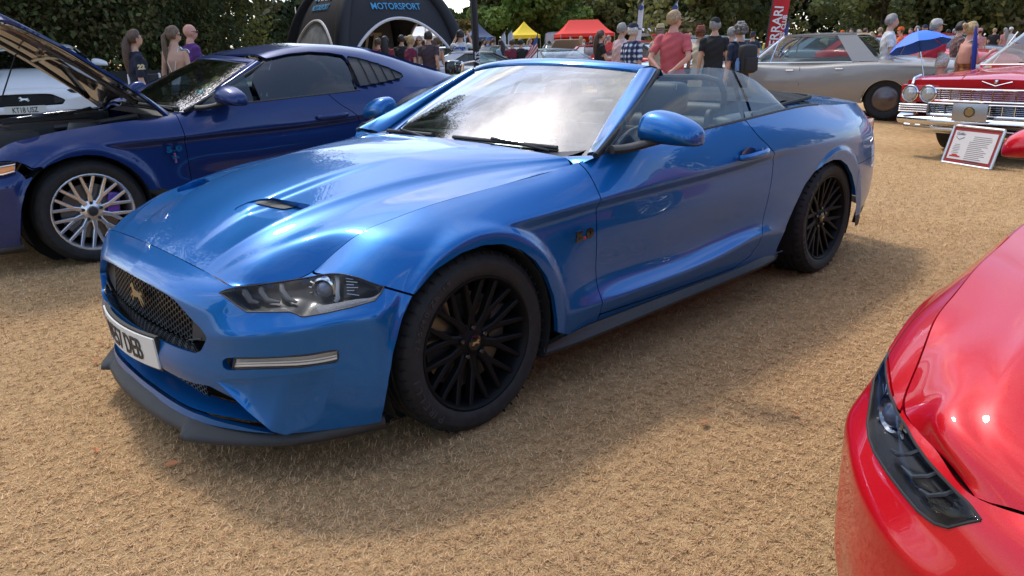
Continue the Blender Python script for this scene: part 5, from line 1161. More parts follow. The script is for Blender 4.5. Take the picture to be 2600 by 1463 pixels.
def engine_bay(root, body):
    """open bay: dark well, cross brace, covers, hoses; and the raised bonnet on its hinge"""
    G = np.array([[(x, y, .80+.0*x) for y in (-.70, .70)] for x in (-.58, .60)]); 
    V, F = boxm((.02, 0, .62), (1.20, 1.36, .04)); obj('bay_floor', V, F, DARK, root)
    for s in (1, -1):
        us, pts = row_fn(0); u = np.linspace(-.5, .62, 40); E = cspline(us, pts, u); A = E*np.array([1, s, 1])+np.array([0, -s*.004, -.006]); Bq = A+np.array([0, -s*.07, -.012]); Cq = A+np.array([0, -s*.10, -.22]); V, F = grid(np.stack([A, Bq, Cq])); obj('inner_wing', V, F if s < 0 else [f[::-1] for f in F], GLOSSK, root)
        P = [(-.45, s*.60, .90), (-.2, s*.45, .86), (0, s*.28, .84)]; obj('strut_brace', *tube(P, .02, 8), BLACK, root)
        c = lathe([(.001, .09), (.09, .085), (.11, .04), (.11, -.06)], 20, 'z'); obj('strut_tower', c[0]+np.array([-.12, s*.56, .80]), c[1], BLACK, root)
    b = boxm((.02, 0, .80), (.62, .56, .16), .04); cov = obj('engine_cover', *subsurf(*b, 1), BLACK, root)
    for y in (-.14, -.05, .05, .14): obj('cover_rib', *tube([(-.26, y, .885), (.28, y, .88)], .012, 6), BLACK, cov)
    b = boxm((.28, .48, .76), (.26, .24, .18), .03); obj('air_box', *b, BLACK, root); b = boxm((-.40, -.50, .80), (.22, .26, .18), .03); obj('battery', *b, BLACK, root)
    obj('intake_hose', *tube(cspline(np.arange(4), np.array([(.25, .40, .80), (.36, .25, .85), (.34, .05, .86), (.28, 0, .84)]), np.linspace(0, 3, 20)), .045, 10), RUBBER, root)
    obj('coolant_hose', *tube(cspline(np.arange(4), np.array([(.45, -.4, .74), (.30, -.42, .84), (.05, -.40, .86), (-.2, -.45, .80)]), np.linspace(0, 3, 20)), .02, 8), RUBBER, root)
    b = boxm((.52, 0, .72), (.12, 1.30, .04), .01); obj('radiator_panel', *b, BLACK, root)
    # bonnet swung up about its hinge
    ang = R(42); piv = np.array([-.62, 0, .93]); V, F = BODY15['hood']; V = V.copy()
    def swing(V): d = np.asarray(V)-piv; c, s = math.cos(ang), math.sin(ang); return np.stack([c*d[:, 0]-s*d[:, 2], d[:, 1], s*d[:, 0]+c*d[:, 2]], 1)+piv
    hd = obj('bonnet', swing(V), F, body, root, auto=55)
    n = vnormals(V, F); W = V-n*np.array([.022]); obj('bonnet_lining', swing(W), [f[::-1] for f in F], mm('bonnet_ground_sheen', (.36, .32, .30), .10, .85, coat=1.0), hd, auto=55)  # pale warm tint paints in the sunlit ground mirrored by the blue underside
    for (x0, y0, x1, y1) in ((-.45, .62, .45, .45), (-.45, -.62, .45, -.45), (.0, -.5, .0, .5), (.38, -.45, .38, .45), (-.45, .62, .0, 0), (-.45, -.62, .0, 0)):
        zz = lambda x, y: float(np.interp(x, [-.5, 0, .35, .6], [.945, .915, .86, .78]))-.10*y*y-.03; P = swing(np.array([(x0+(x1-x0)*f, y0+(y1-y0)*f, zz(x0+(x1-x0)*f, y0+(y1-y0)*f)-.012) for f in np.linspace(0, 1, 8)])); obj('bonnet_rib', *tube(P, .024, 6, True, .7), mm('bonnet_ground_sheen', (.36, .32, .30), .10, .85, coat=1.0), hd)
    pz = swing(np.array([(.1, -.62, .84)]))[0]; obj('bonnet_prop', *tube([(.25, -.68, .76), pz], .006, 6), BLACK, root)
def build_others():
    r, O = build_coupe('sports_coupe', 'glossy red muscle coupe nose parked beside the blue convertible', (RED_POSE[0], RED_POSE[1], RED_POSE[2]), REDP, ALLOY, 'silver')
    r, O = build_coupe('sports_coupe', 'dark blue coupe with raised bonnet, silver wheels and quarter-window louvres', (.249, -3.451, -.030), DKBLUE, mat('silver_wheel', (.62, .62, .64), .25, .85), 'silver', None, True, RISE, marker=True)
    engine_bay(r, DKBLUE)
    M_ = frame((-.545, .936, .672), (-1, -.03, .03), (0, 0, 1)); badge50(r, M_, CHROME, CHROME)
    b = boxm((0, -.042, 0), (.016, .070, .003)); tb = obj('tribar_badge', tform(b[0], M_), b[1], CHROME, r); b = boxm((0, -.042, .002), (.005, .066, .003)); obj('badge_stripe', tform(b[0], M_), b[1], mm('badge_red', (.5, .03, .02), .4), tb); hv, hf = horse(.058); obj('pony_emblem', tform(hv*np.array([-1, 1, 1])+np.array([0, -.040, .0035]), M_), [f[::-1] for f in hf], CHROME, r, smooth=False)
    for k, (t_, s_) in enumerate(((.30, .80), (.45, .83), (.60, .86))):   # round stickers inside the windscreen edge
        a = lathe([(.001, 0), (.030, 0)], 20, 'z'); P0 = np.array([-.557-.363*.5, .60-.04*k, .925])*(1-t_)+np.array([-1.19-.12, .50-.02*k, 1.22])*t_; M2 = frame(P0+np.array([.01, 0, .02]), (-.1, 1, -.1), (-.8, 0, .55)); obj('screen_sticker', tform(a[0]*np.array([1.3, 1, 1]), M2), a[1], mm('sticker%d' % (k > 0), (.30, .32, .05) if k else (.03, .25, .28), .5), r)
    r, O = build_coupe('sports_coupe', 'white muscle coupe facing forward with plate KT18 USZ under the oaks', (-1.34, -11.26, R(72)), WHITEP, mm('dark_wheel', (.03, .03, .03), .4), 'silver', 'KT18 USZ', False, RISE+.20)
build_others()
WIDE[0] = 0.0
# ---------------------------------------------------------------- simpler lofted cars
def loft_car(root, ST, body, crease=(2,), arches=(), n=(5, 5, 5, 5, 6), q=90, sharp=1, name='body'):
    """ST rows: x -> list of (y,z) from sill to centre line. One painted shell, wheel arches cut out"""
    xs = np.array([s[0] for s in ST]); K = len(ST[0][1]); X = np.linspace(xs[0], xs[-1], q); P = []
    o = np.argsort(xs)
    for k in range(K):
        yz = np.array([s[1][k] for s in ST], float); P.append(np.concatenate([X[:, None], cspline(xs[o], yz[o], X)], 1))
    G = section(np.array(P), list(crease), list(n)[:K-1], sharp); V, F = grid(G)
    if X[1] > X[0]: F = [f[::-1] for f in F]
    for ax, az, ar in arches:
        V, F = clip(V, F, np.where(V[:, 1] > .3, np.hypot(V[:, 0]-ax, V[:, 2]-az)-ar, 1))
    m = both(V, F); o_ = obj(name, *m, body, root, auto=40)
    for e, i in ((0, 0), (1, -1)):    # end caps
        ring = G[:, i]; r2 = ring*np.array([1, -1, 1]); poly = np.concatenate([ring, r2[::-1][1:]]); obj('nose_panel' if (X[i] > X[-1-i]) else 'tail_panel', poly, [tuple(range(len(poly)))], body, root, smooth=False)
    return G
def plain_wheel(root, loc, s, r=.34, w=.2, cap=CHROME, whitewall=False):
    h = bpy.data.objects.new('wheel', None); COL.objects.link(h); h.parent = root; h.location = loc; h.rotation_euler = (0, 0, 0 if s > 0 else math.pi)
    T = lathe([(r*.62, -.01), (r*.7, .004), (r*.9, 0), (r, -.03), (r, -w+.03), (r*.9, -w), (r*.6, -w)], 36); obj('tyre', *T, RUBBER, h)
    obj('hub_cap', *lathe([(.001, .012), (r*.22, .010), (r*.28, -.004), (r*.48, -.002), (r*.60, -.012), (r*.63, -.02)], 32), cap, h)
    if whitewall: obj('white_wall', *lathe([(r*.70, .0055), (r*.76, .0055)], 36), mm('whitewall', (.6, .6, .57), .6), h)
    return h
def pane(root, pts, m, name='window', n=6, bulge=0.0, nrm=(0, 0, 1)):
    A, B = [pts[0], pts[1]], [pts[3], pts[2]]; V, F = grid(loft2(A, B, n, bulge, nrm, 8)); return obj(name, V, F, m, root)
def greenhouse(root, body, b, t, roof_crown=.04, glassm=None, trim=CHROME, ov=.02, vent=True, door_split=None):
    """b,t: (x_front,x_rear,half_width,z) of belt and roof; builds roof, pillars, panes"""
    g = glassm or GLASS; xf, xr, yb, zb = b; tf, tr, yt, zt = t
    G = np.zeros((12, 12, 3)); 
    for i, f in enumerate(np.linspace(0, 1, 12)):
        for j, s in enumerate(np.linspace(-1, 1, 12)):
            G[i, j] = (tf+(tr-tf)*f, s*(yt+ov), zt+roof_crown*(1-s*s)*(.4+.6*math.sin(math.pi*f)))
    V, F = thick(G, -.03); obj('roof', V, F, body, root, auto=50)
    pane(root, [(xf, -yb, zb), (xf, yb, zb), (tf+.01, yt, zt-.005), (tf+.01, -yt, zt-.005)], g, 'windscreen', 8, .06, (1, 0, .3)); pane(root, [(xr, -yb, zb), (xr, yb, zb), (tr, yt, zt-.005), (tr, -yt, zt-.005)], g, 'rear_window', 8, .06, (-1, 0, .3))
    for s in (1, -1):
        pane(root, [(xf-.06, s*yb, zb), (xr+.35, s*yb, zb), (tr+.25, s*yt, zt), (tf-.03, s*yt, zt)], g, 'side_window')
        obj('windscreen_pillar', *tube([(xf, s*yb, zb-.02), (tf, s*(yt+.005), zt)], .022, 8), trim, root)
        q = np.array([[(xr+.42, s*(yb+.004), zb), (xr+.02, s*(yb+.004), zb)], [(tr+.30, s*(yt+.006), zt), (tr, s*(yt+.006), zt)]]); V, F = thick(q, .02 if s < 0 else -.02); obj('rear_pillar', V, F, body, root, smooth=False)
        if vent: obj('quarterlight_bar', *tube([(xf-.33, s*(yb+.004), zb), (xf-.42, s*(yt+.03), zt-.03)], .010, 6), trim, root)
    obj('belt_trim', *tube([(xf, yb+.01, zb), (xr+.3, yb+.01, zb)], .008, 6), trim, root); obj('windscreen_sill', *tube([(xf+.02, -yb, zb), (xf+.06, 0, zb+.01), (xf+.02, yb, zb)], .012, 6), trim, root)
def bench(root, x, z=.62, w=1.3, m=None, name='seat'):
    b = boxm((x, 0, z), (.18, w, .55), .06); obj(name, *subsurf(*b, 1), m or mm('pale_vinyl', (.30, .36, .36), .5), root)
GREYP = paint('grey_paint', (.30, .285, .262), .25, .35); CADRED = paint('classic_red_paint', (.50, .010, .015), .03, .35)
def build_grey():
    yaw = math.atan2(-.976, .218); root = empty('saloon_car', (-11.75, -5.45, RISE), yaw, 'long silver-grey vintage saloon with brown reflections parked broadside behind the convertible', 'car')
    ST = [(-4.55, [(.80, .40), (.90, .55), (.90, .80), (.86, .84), (0, .86)]), (-4.2, [(.86, .34), (.96, .55), (.955, .82), (.90, .86), (0, .89)]), (-3.6, [(.90, .28), (.985, .55), (.985, .86), (.90, .91), (0, .92)]), (-3.0, [(.92, .27), (1.0, .55), (.99, .885), (.88, .93), (0, .94)]), (-2.4, [(.92, .26), (1.0, .55), (.975, .86), (.86, .915), (0, .92)]), (-1.9, [(.92, .26), (1.0, .55), (.965, .83), (.86, .89), (0, .90)]), (-1.2, [(.92, .26), (1.0, .55), (.965, .845), (.88, .90), (0, .92)]),
          (-.6, [(.91, .26), (.995, .55), (.965, .86), (.90, .90), (0, .93)]), (0, [(.90, .27), (.985, .56), (.96, .865), (.88, .895), (0, .93)]), (.6, [(.86, .30), (.96, .56), (.94, .855), (.84, .88), (0, .91)]), (.95, [(.80, .36), (.93, .56), (.91, .83), (.80, .85), (0, .87)])]
    loft_car(root, ST, GREYP, (2,), ((0, .34, .40), (-3.2, .30, .345)), q=110)
    greenhouse(root, GREYP, (-.95, -3.05, .86, .925), (-1.45, -2.62, .66, 1.345), .03, GLASS)
    bench(root, -1.9); bench(root, -2.75); b = boxm((-1.05, 0, .80), (.30, 1.5, .22), .05); obj('dashboard', *b, mm('teal_dash', (.10, .16, .16), .5), root)
    for s in (1, -1):
        for x in (0, -3.2): plain_wheel(root, (x, s*.93, .335), s, .335, .2, mm('worn_cap', (.13, .11, .11), .3, .8))
        obj('chrome_strip', *tube([(-.45, s*.988, .66), (.25, s*.975, .66)], .010, 6), CHROME, root)
        obj('door_handle', *tube([(-1.72, s*1.0, .80), (-1.60, s*1.0, .80)], .012, 6), CHROME, root); obj('door_handle', *tube([(-2.52, s*1.0, .82), (-2.40, s*1.0, .82)], .012, 6), CHROME, root)
        m_ = lathe([(.001, .035), (.05, .03), (.065, 0), (.05, -.03)], 16); obj('wing_mirror', m_[0][:, [1, 0, 2]]+np.array([-1.08, s*1.0, .99]), m_[1], CHROME, root); obj('mirror_stalk', *tube([(-1.06, s*.93, .90), (-1.06, s*1.0, .96)], .010, 6), CHROME, root)
        for x in (-.70, -1.82): obj('door_gap', *tube([(x, s*.962, .86), (x-.01, s*1.001, .56), (x, s*.93, .30)], .0035, 4), DARK, root)
        obj('arch_trim', *tube([(-3.2+.350*math.cos(t), s*(.985), .30+.350*math.sin(t)) for t in np.linspace(R(0), R(180), 24)], .010, 6), CHROME, root); obj('sill_trim', *tube([(-.45, s*.925, .27), (-2.78, s*.925, .27)], .012, 6), CHROME, root)
    obj('floor_pan', *boxm((-1.7, 0, .30), (5.0, 1.5, .06)), DARK, root); b = boxm((-4.6, 0, .48), (.14, 1.8, .16), .04); obj('rear_bumper', *b, CHROME, root); b = boxm((1.0, 0, .48), (.14, 1.8, .16), .04); obj('front_bumper', *b, CHROME, root)
    # paper fan on the dashboard shelf
    M_ = frame((-1.08, .45, .96), (0, 1, 0), (-.5, 0, .8)); c = prism([(.30*math.cos(a), .12*math.sin(a)) for a in np.linspace(0, math.pi, 10)], .004); obj('dash_card', tform(c[0], M_), c[1], mm('pale_card', (.45, .62, .70), .6), root, smooth=False)
def build_caddy():
    root = empty('saloon_car', (-8.86, .52, .05), R(-8), 'red early-sixties saloon with chrome twin headlamps and wide chrome grille', 'car')
    ST = [(-4.3, [(.86, .35), (.98, .55), (.99, .80), (.86, .82), (0, .84)]), (-3.3, [(.90, .30), (1.0, .55), (1.0, .84), (.88, .86), (0, .88)]), (-2, [(.92, .28), (1.01, .55), (.98, .85), (.88, .89), (0, .91)]), (-1.0, [(.92, .28), (1.01, .55), (.98, .86), (.86, .90), (0, .96)]), (-.4, [(.92, .28), (1.0, .56), (.985, .86), (.86, .895), (0, .965)]), (.1, [(.91, .30), (.995, .56), (.985, .855), (.88, .875), (0, .945)]), (.55, [(.88, .34), (.985, .58), (.985, .845), (.90, .855), (0, .915)]), (.86, [(.86, .42), (.975, .60), (.975, .835), (.92, .845), (0, .875)]), (1.0, [(.84, .60), (.95, .66), (.95, .82), (.90, .825), (0, .845)])]
    loft_car(root, ST, CADRED, (2, 3), ((0, .33, .40), (-3.29, .33, .36)), q=100)
    greenhouse(root, CADRED, (-.62, -3.0, .88, .94), (-1.35, -2.6, .66, 1.36), .03, GLASS)
    bench(root, -1.8, m=mm('red_vinyl', (.25, .02, .02), .5)); b = boxm((-.95, 0, .82), (.3, 1.5, .2), .05); obj('dashboard', *b, mm('dark_dash', (.03, .03, .03), .5), root)
    # wipers
    for y in (-.45, .25): obj('wiper', *tube([(-.60, y, .965), (-.68, y+.45, 1.0)], .007, 6), BLACK, root)
    # grille: upper and lower bands of fine bars between chrome rails
    GD = mm('grille_shadow', (.012, .012, .012), .6)
    for z0, z1, x0, w in ((.605, .735, 1.015, .62), (.455, .575, 1.02, .66)):
        gb_ = obj('grille_back', *boxm((x0-.05, 0, (z0+z1)/2), (.02, 2*w, z1-z0)), GD, root)
        for k in range(6): z = z0+(z1-z0)*(k+.5)/6; obj('grille_bar', *tube([(x0, -w, z), (x0+.045, 0, z), (x0, w, z)], .0052, 4), CHROME, gb_)
        for k in range(11): y = -w+2*w*(k+.5)/11; obj('grille_upright', *tube([(x0+.045*(1-abs(y)/w)+.006, y, z0), (x0+.045*(1-abs(y)/w)+.006, y, z1)], .0055, 4), CHROME, gb_)
        for z in (z0, z1): obj('grille_rail', *tube([(x0, -w-.02, z), (x0+.05, 0, z), (x0, w+.02, z)], .011, 6), CHROME, gb_)
    b = boxm((.98, 0, .59), (.10, 1.30, .036), .01); obj('grille_divider', *b, CADRED, root)
    for s in (1, -1):
        # twin lamps in a chrome bezel
        bz = boxm((.985, s*.80, .675), (.06, .44, .20), .05); h = obj('headlamp_bezel', *bz, CADRED, root)
        for y in (.695, .90):
            l1 = lathe([(.001, .030), (.05, .024), (.072, .010), (.078, 0)], 28); P = l1[0][:, [1, 0, 2]]*np.array([1, 1, 1])+np.array([1.02, s*y, .675]); o = obj('headlamp', P, l1[1], mm('lamp_glass', (.42, .43, .42), .10, .3, coat=1), root)
            l2 = lathe([(.078, .004), (.088, .016), (.098, .010), (.100, -.03)], 28); obj('headlamp_ring', l2[0][:, [1, 0, 2]]+np.array([1.02, s*y, .675]), l2[1], CHROME, o)
        obj('fender_crest', *tube([(1.03, s*.885, .78), (1.0, s*.885, .845), (.86, s*.885, .872)], .014, 6), CHROME, root)
        lam = boxm((1.03, s*.83, .515), (.06, .34, .10), .02); o = obj('side_lamp', *lam, mm('lamp_grey2', (.35, .30, .28), .25, .4, coat=.6), root)
        for k in range(4): obj('lamp_bar', *tube([(1.064, s*.67, .478+.025*k), (1.064, s*.99, .478+.025*k)], .005, 4), CHROME, o)
        for x in (0, -3.29): plain_wheel(root, (x, s*.90, .305), s, .355, .23, CHROME, True)
        obj('hood_ridge', *tube([(.93, s*.40, .872), (.5, s*.50, .905), (0, s*.62, .925)], .006, 5), CADRED, root)
    bp = section(np.array([[(1.05+dx-.10*(abs(y)/1.0)**3, y, z) for y in np.linspace(-1.02, 1.02, 41)] for dx, z in ((-.04, .445), (.05, .43), (.085, .385), (.06, .345), (-.02, .33))]), [], [4, 4, 4, 4], 0); V, F = grid(bp); obj('front_bumper', V, [f[::-1] for f in F], CHROME, root)
    bp = section(np.array([[(1.0+dx-.10*(abs(y)/1.0)**3, y, z) for y in np.linspace(-.98, .98, 41)] for dx, z in ((.0, .335), (.03, .29), (.0, .25), (-.06, .235))]), [], [4, 4, 4], 0); V, F = grid(bp); obj('lower_bumper', V, [f[::-1] for f in F], CHROME, root)
    ev = [tube([(1.0, -.15, .82), (1.025, 0, .775), (1.0, .15, .82)], .007, 6)]; obj('v_emblem', *join(*ev), CHROME, root); l3 = lathe([(.001, .02), (.018, .015), (.022, 0)], 14); obj('crest_emblem', l3[0][:, [1, 0, 2]]+np.array([1.015, 0, .818]), l3[1], CHROME, root)
    obj('floor_pan', *boxm((-1.5, 0, .32), (4.6, 1.5, .06)), DARK, root)
    # number plate with the club roundel above
    pl = boxm((1.16, -.16, .50), (.012, .36, .19), .006); P = obj('club_plate', *pl, mm('brushed_metal', (.45, .46, .47), .35, .9), root)
    l4 = lathe([(.001, .006), (.042, .006), (.045, 0)], 20); obj('club_roundel', l4[0][:, [1, 0, 2]]+np.array([1.168, -.16, .505]), l4[1], mm('brass_roundel', (.40, .28, .12), .35, .8), P); l5 = lathe([(.046, .008), (.056, .008)], 20); obj('roundel_wreath', l5[0][:, [1, 0, 2]]+np.array([1.167, -.16, .505]), l5[1], mm('dark_brass2', (.10, .07, .04), .5, .5), P)
    # show board leaning on the bumper
    a, b_ = ground_at((2392, 412)), ground_at((2515, 432)); xd = Vector(b_-a).normalized(); nrm = Vector((0, 0, 1)).cross(xd)*-1; upv = Vector((0, 0, .93))-Vector((1, 0, 0))*.30; M_ = frame((a+b_)/2+np.array([0, 0, .005]), xd, upv); w = float(np.linalg.norm(b_-a))
    bd = empty('show_board', (0, 0, 0), 0, 'aluminium-framed show board with typed history sheet leaning under the red saloon bumper', 'board'); h_ = .41
    c = boxm((0, h_/2, 0), (w-.02, h_-.02, .014)); obj('panel', tform(c[0], M_), c[1], mm('board_red', (.30, .03, .03), .6), bd); c = boxm((0, h_/2, .009), (w-.09, h_-.10, .004)); sh = obj('sheet', tform(c[0], M_), c[1], mm('sheet_white', (.62, .60, .58), .7), bd)
    for (p, q_) in (((-w/2, 0), (w/2, 0)), ((-w/2, h_), (w/2, h_)), ((-w/2, 0), (-w/2, h_)), ((w/2, 0), (w/2, h_))): V, F = tube([(p[0], p[1], .004), (q_[0], q_[1], .004)], .017, 8); obj('frame_rail', tform(V, M_), F, mm('aluminium', (.58, .58, .59), .3, .9), bd)
    rg = random.Random(5); INK = mm('sheet_ink', (.16, .15, .15), .8)
    lines = []
    for k in range(17):
        y = h_-.10-.020*k; x0 = -w*.08 if k > 2 else -w*.02; ln = w*.40*(.7+.3*rg.random()); c = boxm((x0+ln/2, y, .0118), (ln, .006, .0006)); obj('text_line', tform(c[0], M_), c[1], INK, sh, smooth=False)
    for k in range(7): y = h_-.20-.018*k; ln = w*.16*(.6+.4*rg.random()); c = boxm((-w*.30, y, .0118), (ln, .005, .0006)); obj('text_line', tform(c[0], M_), c[1], INK, sh, smooth=False)
    V, F = tube([(-w*.39, h_-.115, .013), (-w*.30, h_-.145, .013), (-w*.21, h_-.115, .013)], .003, 4); obj('sheet_emblem', tform(V, M_), F, mm('ink_grey', (.2, .2, .22), .6), sh); tv, tf = text_mesh('Cadillac', .036, .0004, .0006, 1.0, .3); obj('sheet_heading', tform(tv+np.array([-w*.30, h_-.095, .0125]), M_), tf, mm('ink_grey', (.2, .2, .22), .6), sh, smooth=False)
    c = prism([(-.07, 0), (-.065, .012), (-.04, .016), (-.02, .030), (.02, .030), (.04, .016), (.07, .014), (.07, 0)], .0008); obj('sheet_car_print', tform(c[0]+np.array([-w*.28, .075, .0125]), M_), c[1], mm('ink_red', (.45, .03, .03), .6), sh, smooth=False)
build_grey(); build_caddy()
# ---------------------------------------------------------------- tents, flags, far cars
def P2(px, d):
    q = at_depth((px, 100), d); return q[0], q[1], float(gz(q[0], q[1]))
def face_cam(px): return CAM_YAW-math.atan((px-IW/2)/CAM_F)      # heading of the view ray at that column
def dome_tent():
    d = 25.5; o = np.array(P2(948, d)); a = 2.95; Hh = 3.5; vy = face_cam(948); rz = vy+R(160)
    root = empty('dome_tent', tuple(o), rz, 'big black inflatable dome tent with white arch piping and motorsport lettering', 'tent')
    INK = mm('tent_black', (.012, .013, .018), .7); INN = mm('tent_lining', (.10, .10, .115), .8); PIPE = mm('tent_piping', (.62, .62, .66), .6)
    arc = lambda k, s: np.array([a*math.cos(R(90*k))*math.cos(math.pi*s/2)**.75, a*math.sin(R(90*k))*math.cos(math.pi*s/2)**.75, Hh*math.sin(math.pi*s/2)])
    S = np.linspace(0, .985, 40); Qs = np.linspace(-1, 1, 49)
    for k in range(4):
        obj('air_beam', *tube([arc(k, s) for s in np.linspace(0, 1, 24)], np.linspace(.24, .16, 24), 12), INK, root)
        G = np.array([[arc(k, s)*(1-q)/2+arc(k+1, s)*(1+q)/2 for q in Qs] for s in S]); mid = np.array([math.cos(R(90*k+45)), math.sin(R(90*k+45)), 0]); G = G+mid*(.20*(1-Qs[None, :, None]**2)*(1-S[:, None, None]))
        V, F = grid(G); qq = np.tile(Qs, len(S)); za = 2.20*np.sqrt(np.clip(1-(np.abs(qq)*1.03)**2.1, 0, 1)); za = np.where(np.abs(qq)*1.03 >= 1, -1, za)
        keep = V[:, 2]-za; m = clip(V, F, keep); obj('canopy_panel', *m, INK, root); obj('canopy_lining', m[0]-mid*.03, m[1], INN, root)
        e = []
        for q in np.linspace(-.965, .965, 60):
            zz = 2.20*math.sqrt(max(0, 1-(abs(q)*1.03)**2.1)); s = 2/math.pi*math.asin(min(1, zz/Hh)); p = arc(k, s)*(1-q)/2+arc(k+1, s)*(1+q)/2+mid*(.20*(1-q*q)*(1-s)); e.append(p)
        obj('arch_piping', *tube(e, .045, 6), PIPE, root)
        if k in SHEETS:
            M2 = clip(V, F, -keep); obj('side_sheet' if SHEETS[k][0] != 'wall' else 'back_wall', M2[0]-mid*.02, M2[1], SHEETS[k][1], root)
        for t_, sz, zz, cl, w_ in TENT_TXT.get(k, []):
            tv, tf = text_mesh(t_, sz, .004, .012 if sz > .3 else .003, w_, .12 if sz > .3 else 0); x = tv[:, 0]; z = zz+tv[:, 1]; s = 2/math.pi*np.arcsin(np.clip(z/Hh, 0, 1)); half = np.array([np.linalg.norm(arc(k+1, q_)-arc(k, q_))/2 for q_ in s]); q = x/half*(1 if True else -1)
            W = np.array([arc(k, q_)*(1-b)/2+arc(k+1, q_)*(1+b)/2+mid*(.20*(1-b*b)*(1-q_)+.03+tv[i, 2]) for i, (q_, b) in enumerate(zip(s, q))]); obj('tent_lettering', W, tf, cl, root, smooth=False)
        if k == 2:      # big name across the inside of the back wall
            tv, tf = text_mesh('ROTATE', .78, .004, .02, .80, .12); tv[:, 1] *= .95; s = 2/math.pi*np.arcsin(np.clip((1.36+tv[:, 1])/Hh, 0, 1)); W = []
            for i, q_ in enumerate(s):
                A0, B0 = arc(k, q_), arc(k+1, q_); b = -tv[i, 0]/(np.linalg.norm(B0-A0)/2); W.append(A0*(1-b)/2+B0*(1+b)/2+mid*(.20*(1-b*b)*(1-q_)-.07-tv[i, 2]))
            obj('wall_lettering', np.array(W), tf, mm('cream_print', (.55, .48, .38), .7), root, smooth=False)
        if k in (0, 3):  # ring that stands for the O of the name
            zz = 2.94 if k == 0 else 2.92; xo = (-.72 if k == 0 else -.56); s = 2/math.pi*math.asin(zz/Hh); A0, B0 = arc(k, s), arc(k+1, s); hf_ = np.linalg.norm(B0-A0)/2; b = xo/hf_; c0 = A0*(1-b)/2+B0*(1+b)/2+mid*(.20*(1-b*b)*(1-s)+.05); ex = (B0-A0)/np.linalg.norm(B0-A0); eu = np.array([0, 0, 1.0])-mid*.55; eu /= np.linalg.norm(eu); a_ = np.linspace(R(30), R(370), 26); obj('swirl_emblem', *tube([c0+ex*.13*math.cos(t)+eu*.15*math.sin(t) for t in a_], .04, 6), mm('tent_blue_bright', (.05, .33, .62), .7), root)
    return root
SHEETS = {}; TENT_TXT = {}
def tent_setup():
    WH = mm('tent_white_print', (.62, .62, .66), .7); CY = mm('tent_blue_print', (.05, .28, .52), .7); CREAM = mm('cream_print', (.55, .48, .38), .7)
    SHEETS.update({3: ('sheet', mat('tent_mesh_sheet', (.30, .31, .33), .5, noise_amt=.25, noise_scale=3)), 2: ('wall', mm('tent_wall', (.03, .034, .042), .7))})
    TENT_TXT.update({0: [('R TATE', .44, 2.78, WH, .95), ('MOTORSPORT', .26, 2.45, CY, .95)], 3: [('R TATE', .40, 2.78, WH, .85), ('MOTORSPORT', .22, 2.50, CY, .85)]})
    return CREAM, CY
def gazebo(px, d, w, h, cm, label, peak=.9, dep=None, long=1.0, side=None):
    x, y, z = P2(px, d); root = empty('gazebo', (x, y, z), face_cam(px)+math.pi+R(12), label, 'gazebo'); a, b = w/2, (dep or w)/2
    for sx in (-1, 1):
        for sy in (-1, 1): obj('leg', *tube([(sx*b, sy*a, 0), (sx*b, sy*a, h)], .025, 6), mm('gaz_leg', (.35, .35, .36), .5, .5), root)
    r = a*(1-1/long) if long > 1 else 0; R1 = []
    for f in np.linspace(0, 1, 7):
        c = 1-f; sag = f**1.5; zz = h+peak*(f**1.35); R1.append([(-b*c, -(a-(a-r)*f), zz), (b*c, -(a-(a-r)*f), zz), (b*c, (a-(a-r)*f), zz), (-b*c, (a-(a-r)*f), zz), (-b*c, -(a-(a-r)*f), zz)])
    V, F = grid(np.array(R1)); obj('canopy', V, F, cm, root, auto=25)
    V, F = grid(np.array([[(-b, -a, h-.28), (b, -a, h-.28), (b, a, h-.28), (-b, a, h-.28), (-b, -a, h-.28)], [(-b, -a, h), (b, -a, h), (b, a, h), (-b, a, h), (-b, -a, h)]])); obj('valance', V, F, cm, root, smooth=False)
    if side: V, F = grid(np.array([[(-b, -a, 0), (-b, a, 0)], [(-b, -a, h), (-b, a, h)]])); obj('back_sheet', V, F, side, root, smooth=False)
    return root
def feather_flag(px, d, h, w, cm, label, text=None, tm=None, lean=0.0, z0=.6, top=None, disc=None):
    x, y, z = P2(px, d); root = empty('feather_flag', (x, y, z), face_cam(px)-math.pi/2, label, 'flag'); t = np.linspace(0, 1, 24)
    pole = np.array([(lean*f*h+ .0, 0, f*h) for f in t]); bend = np.where(t > .85, (t-.85)/.15, 0); pole[:, 0] += w*.9*bend**2; obj('pole', *tube(pole, .018, 6), mm('flag_pole', (.05, .05, .05), .5), root)
    s = np.linspace(z0/h, 1, 26); L_ = np.array([(lean*f*h+w*.9*max(0, (f-.85)/.15)**2, 0, f*h) for f in s]); Rr = np.array([(lean*f*h+w*min(1, .75+.6*(f-z0/h))*(1 if f < .86 else math.sqrt(max(0, 1-((f-.86)/.14)**2))*.6+.4), .03*math.sin(9*f), f*h-.02) for f in s]); Rr[:, 0] = np.maximum(Rr[:, 0], L_[:, 0]+.005)
    G = np.stack([L_+(Rr-L_)*f+np.array([0, .025*math.sin(6*f), 0]) for f in np.linspace(0, 1, 5)]); V, F = thick(G, .004); obj('banner', V, F, cm, root)
    if text:
        for k, (tx, sz, off, zf) in enumerate(text):
            tv, tf = text_mesh(tx, sz, .003, .004, 1.0, 0, 'LEFT'); M_ = frame((lean*(z0+zf)+off, -.05, z0+zf), (lean, 0, 1), (-1, 0, 0)); obj('banner_lettering', tform(tv, M_), tf, tm, root, smooth=False)
    if disc: l_ = lathe([(.001, 0), (disc[0], 0)], 20); obj('banner_emblem', l_[0]+np.array([lean*h*.8+w*.55, -.06, h*disc[2]]), l_[1], disc[1], root)
    return root
FAR = {}
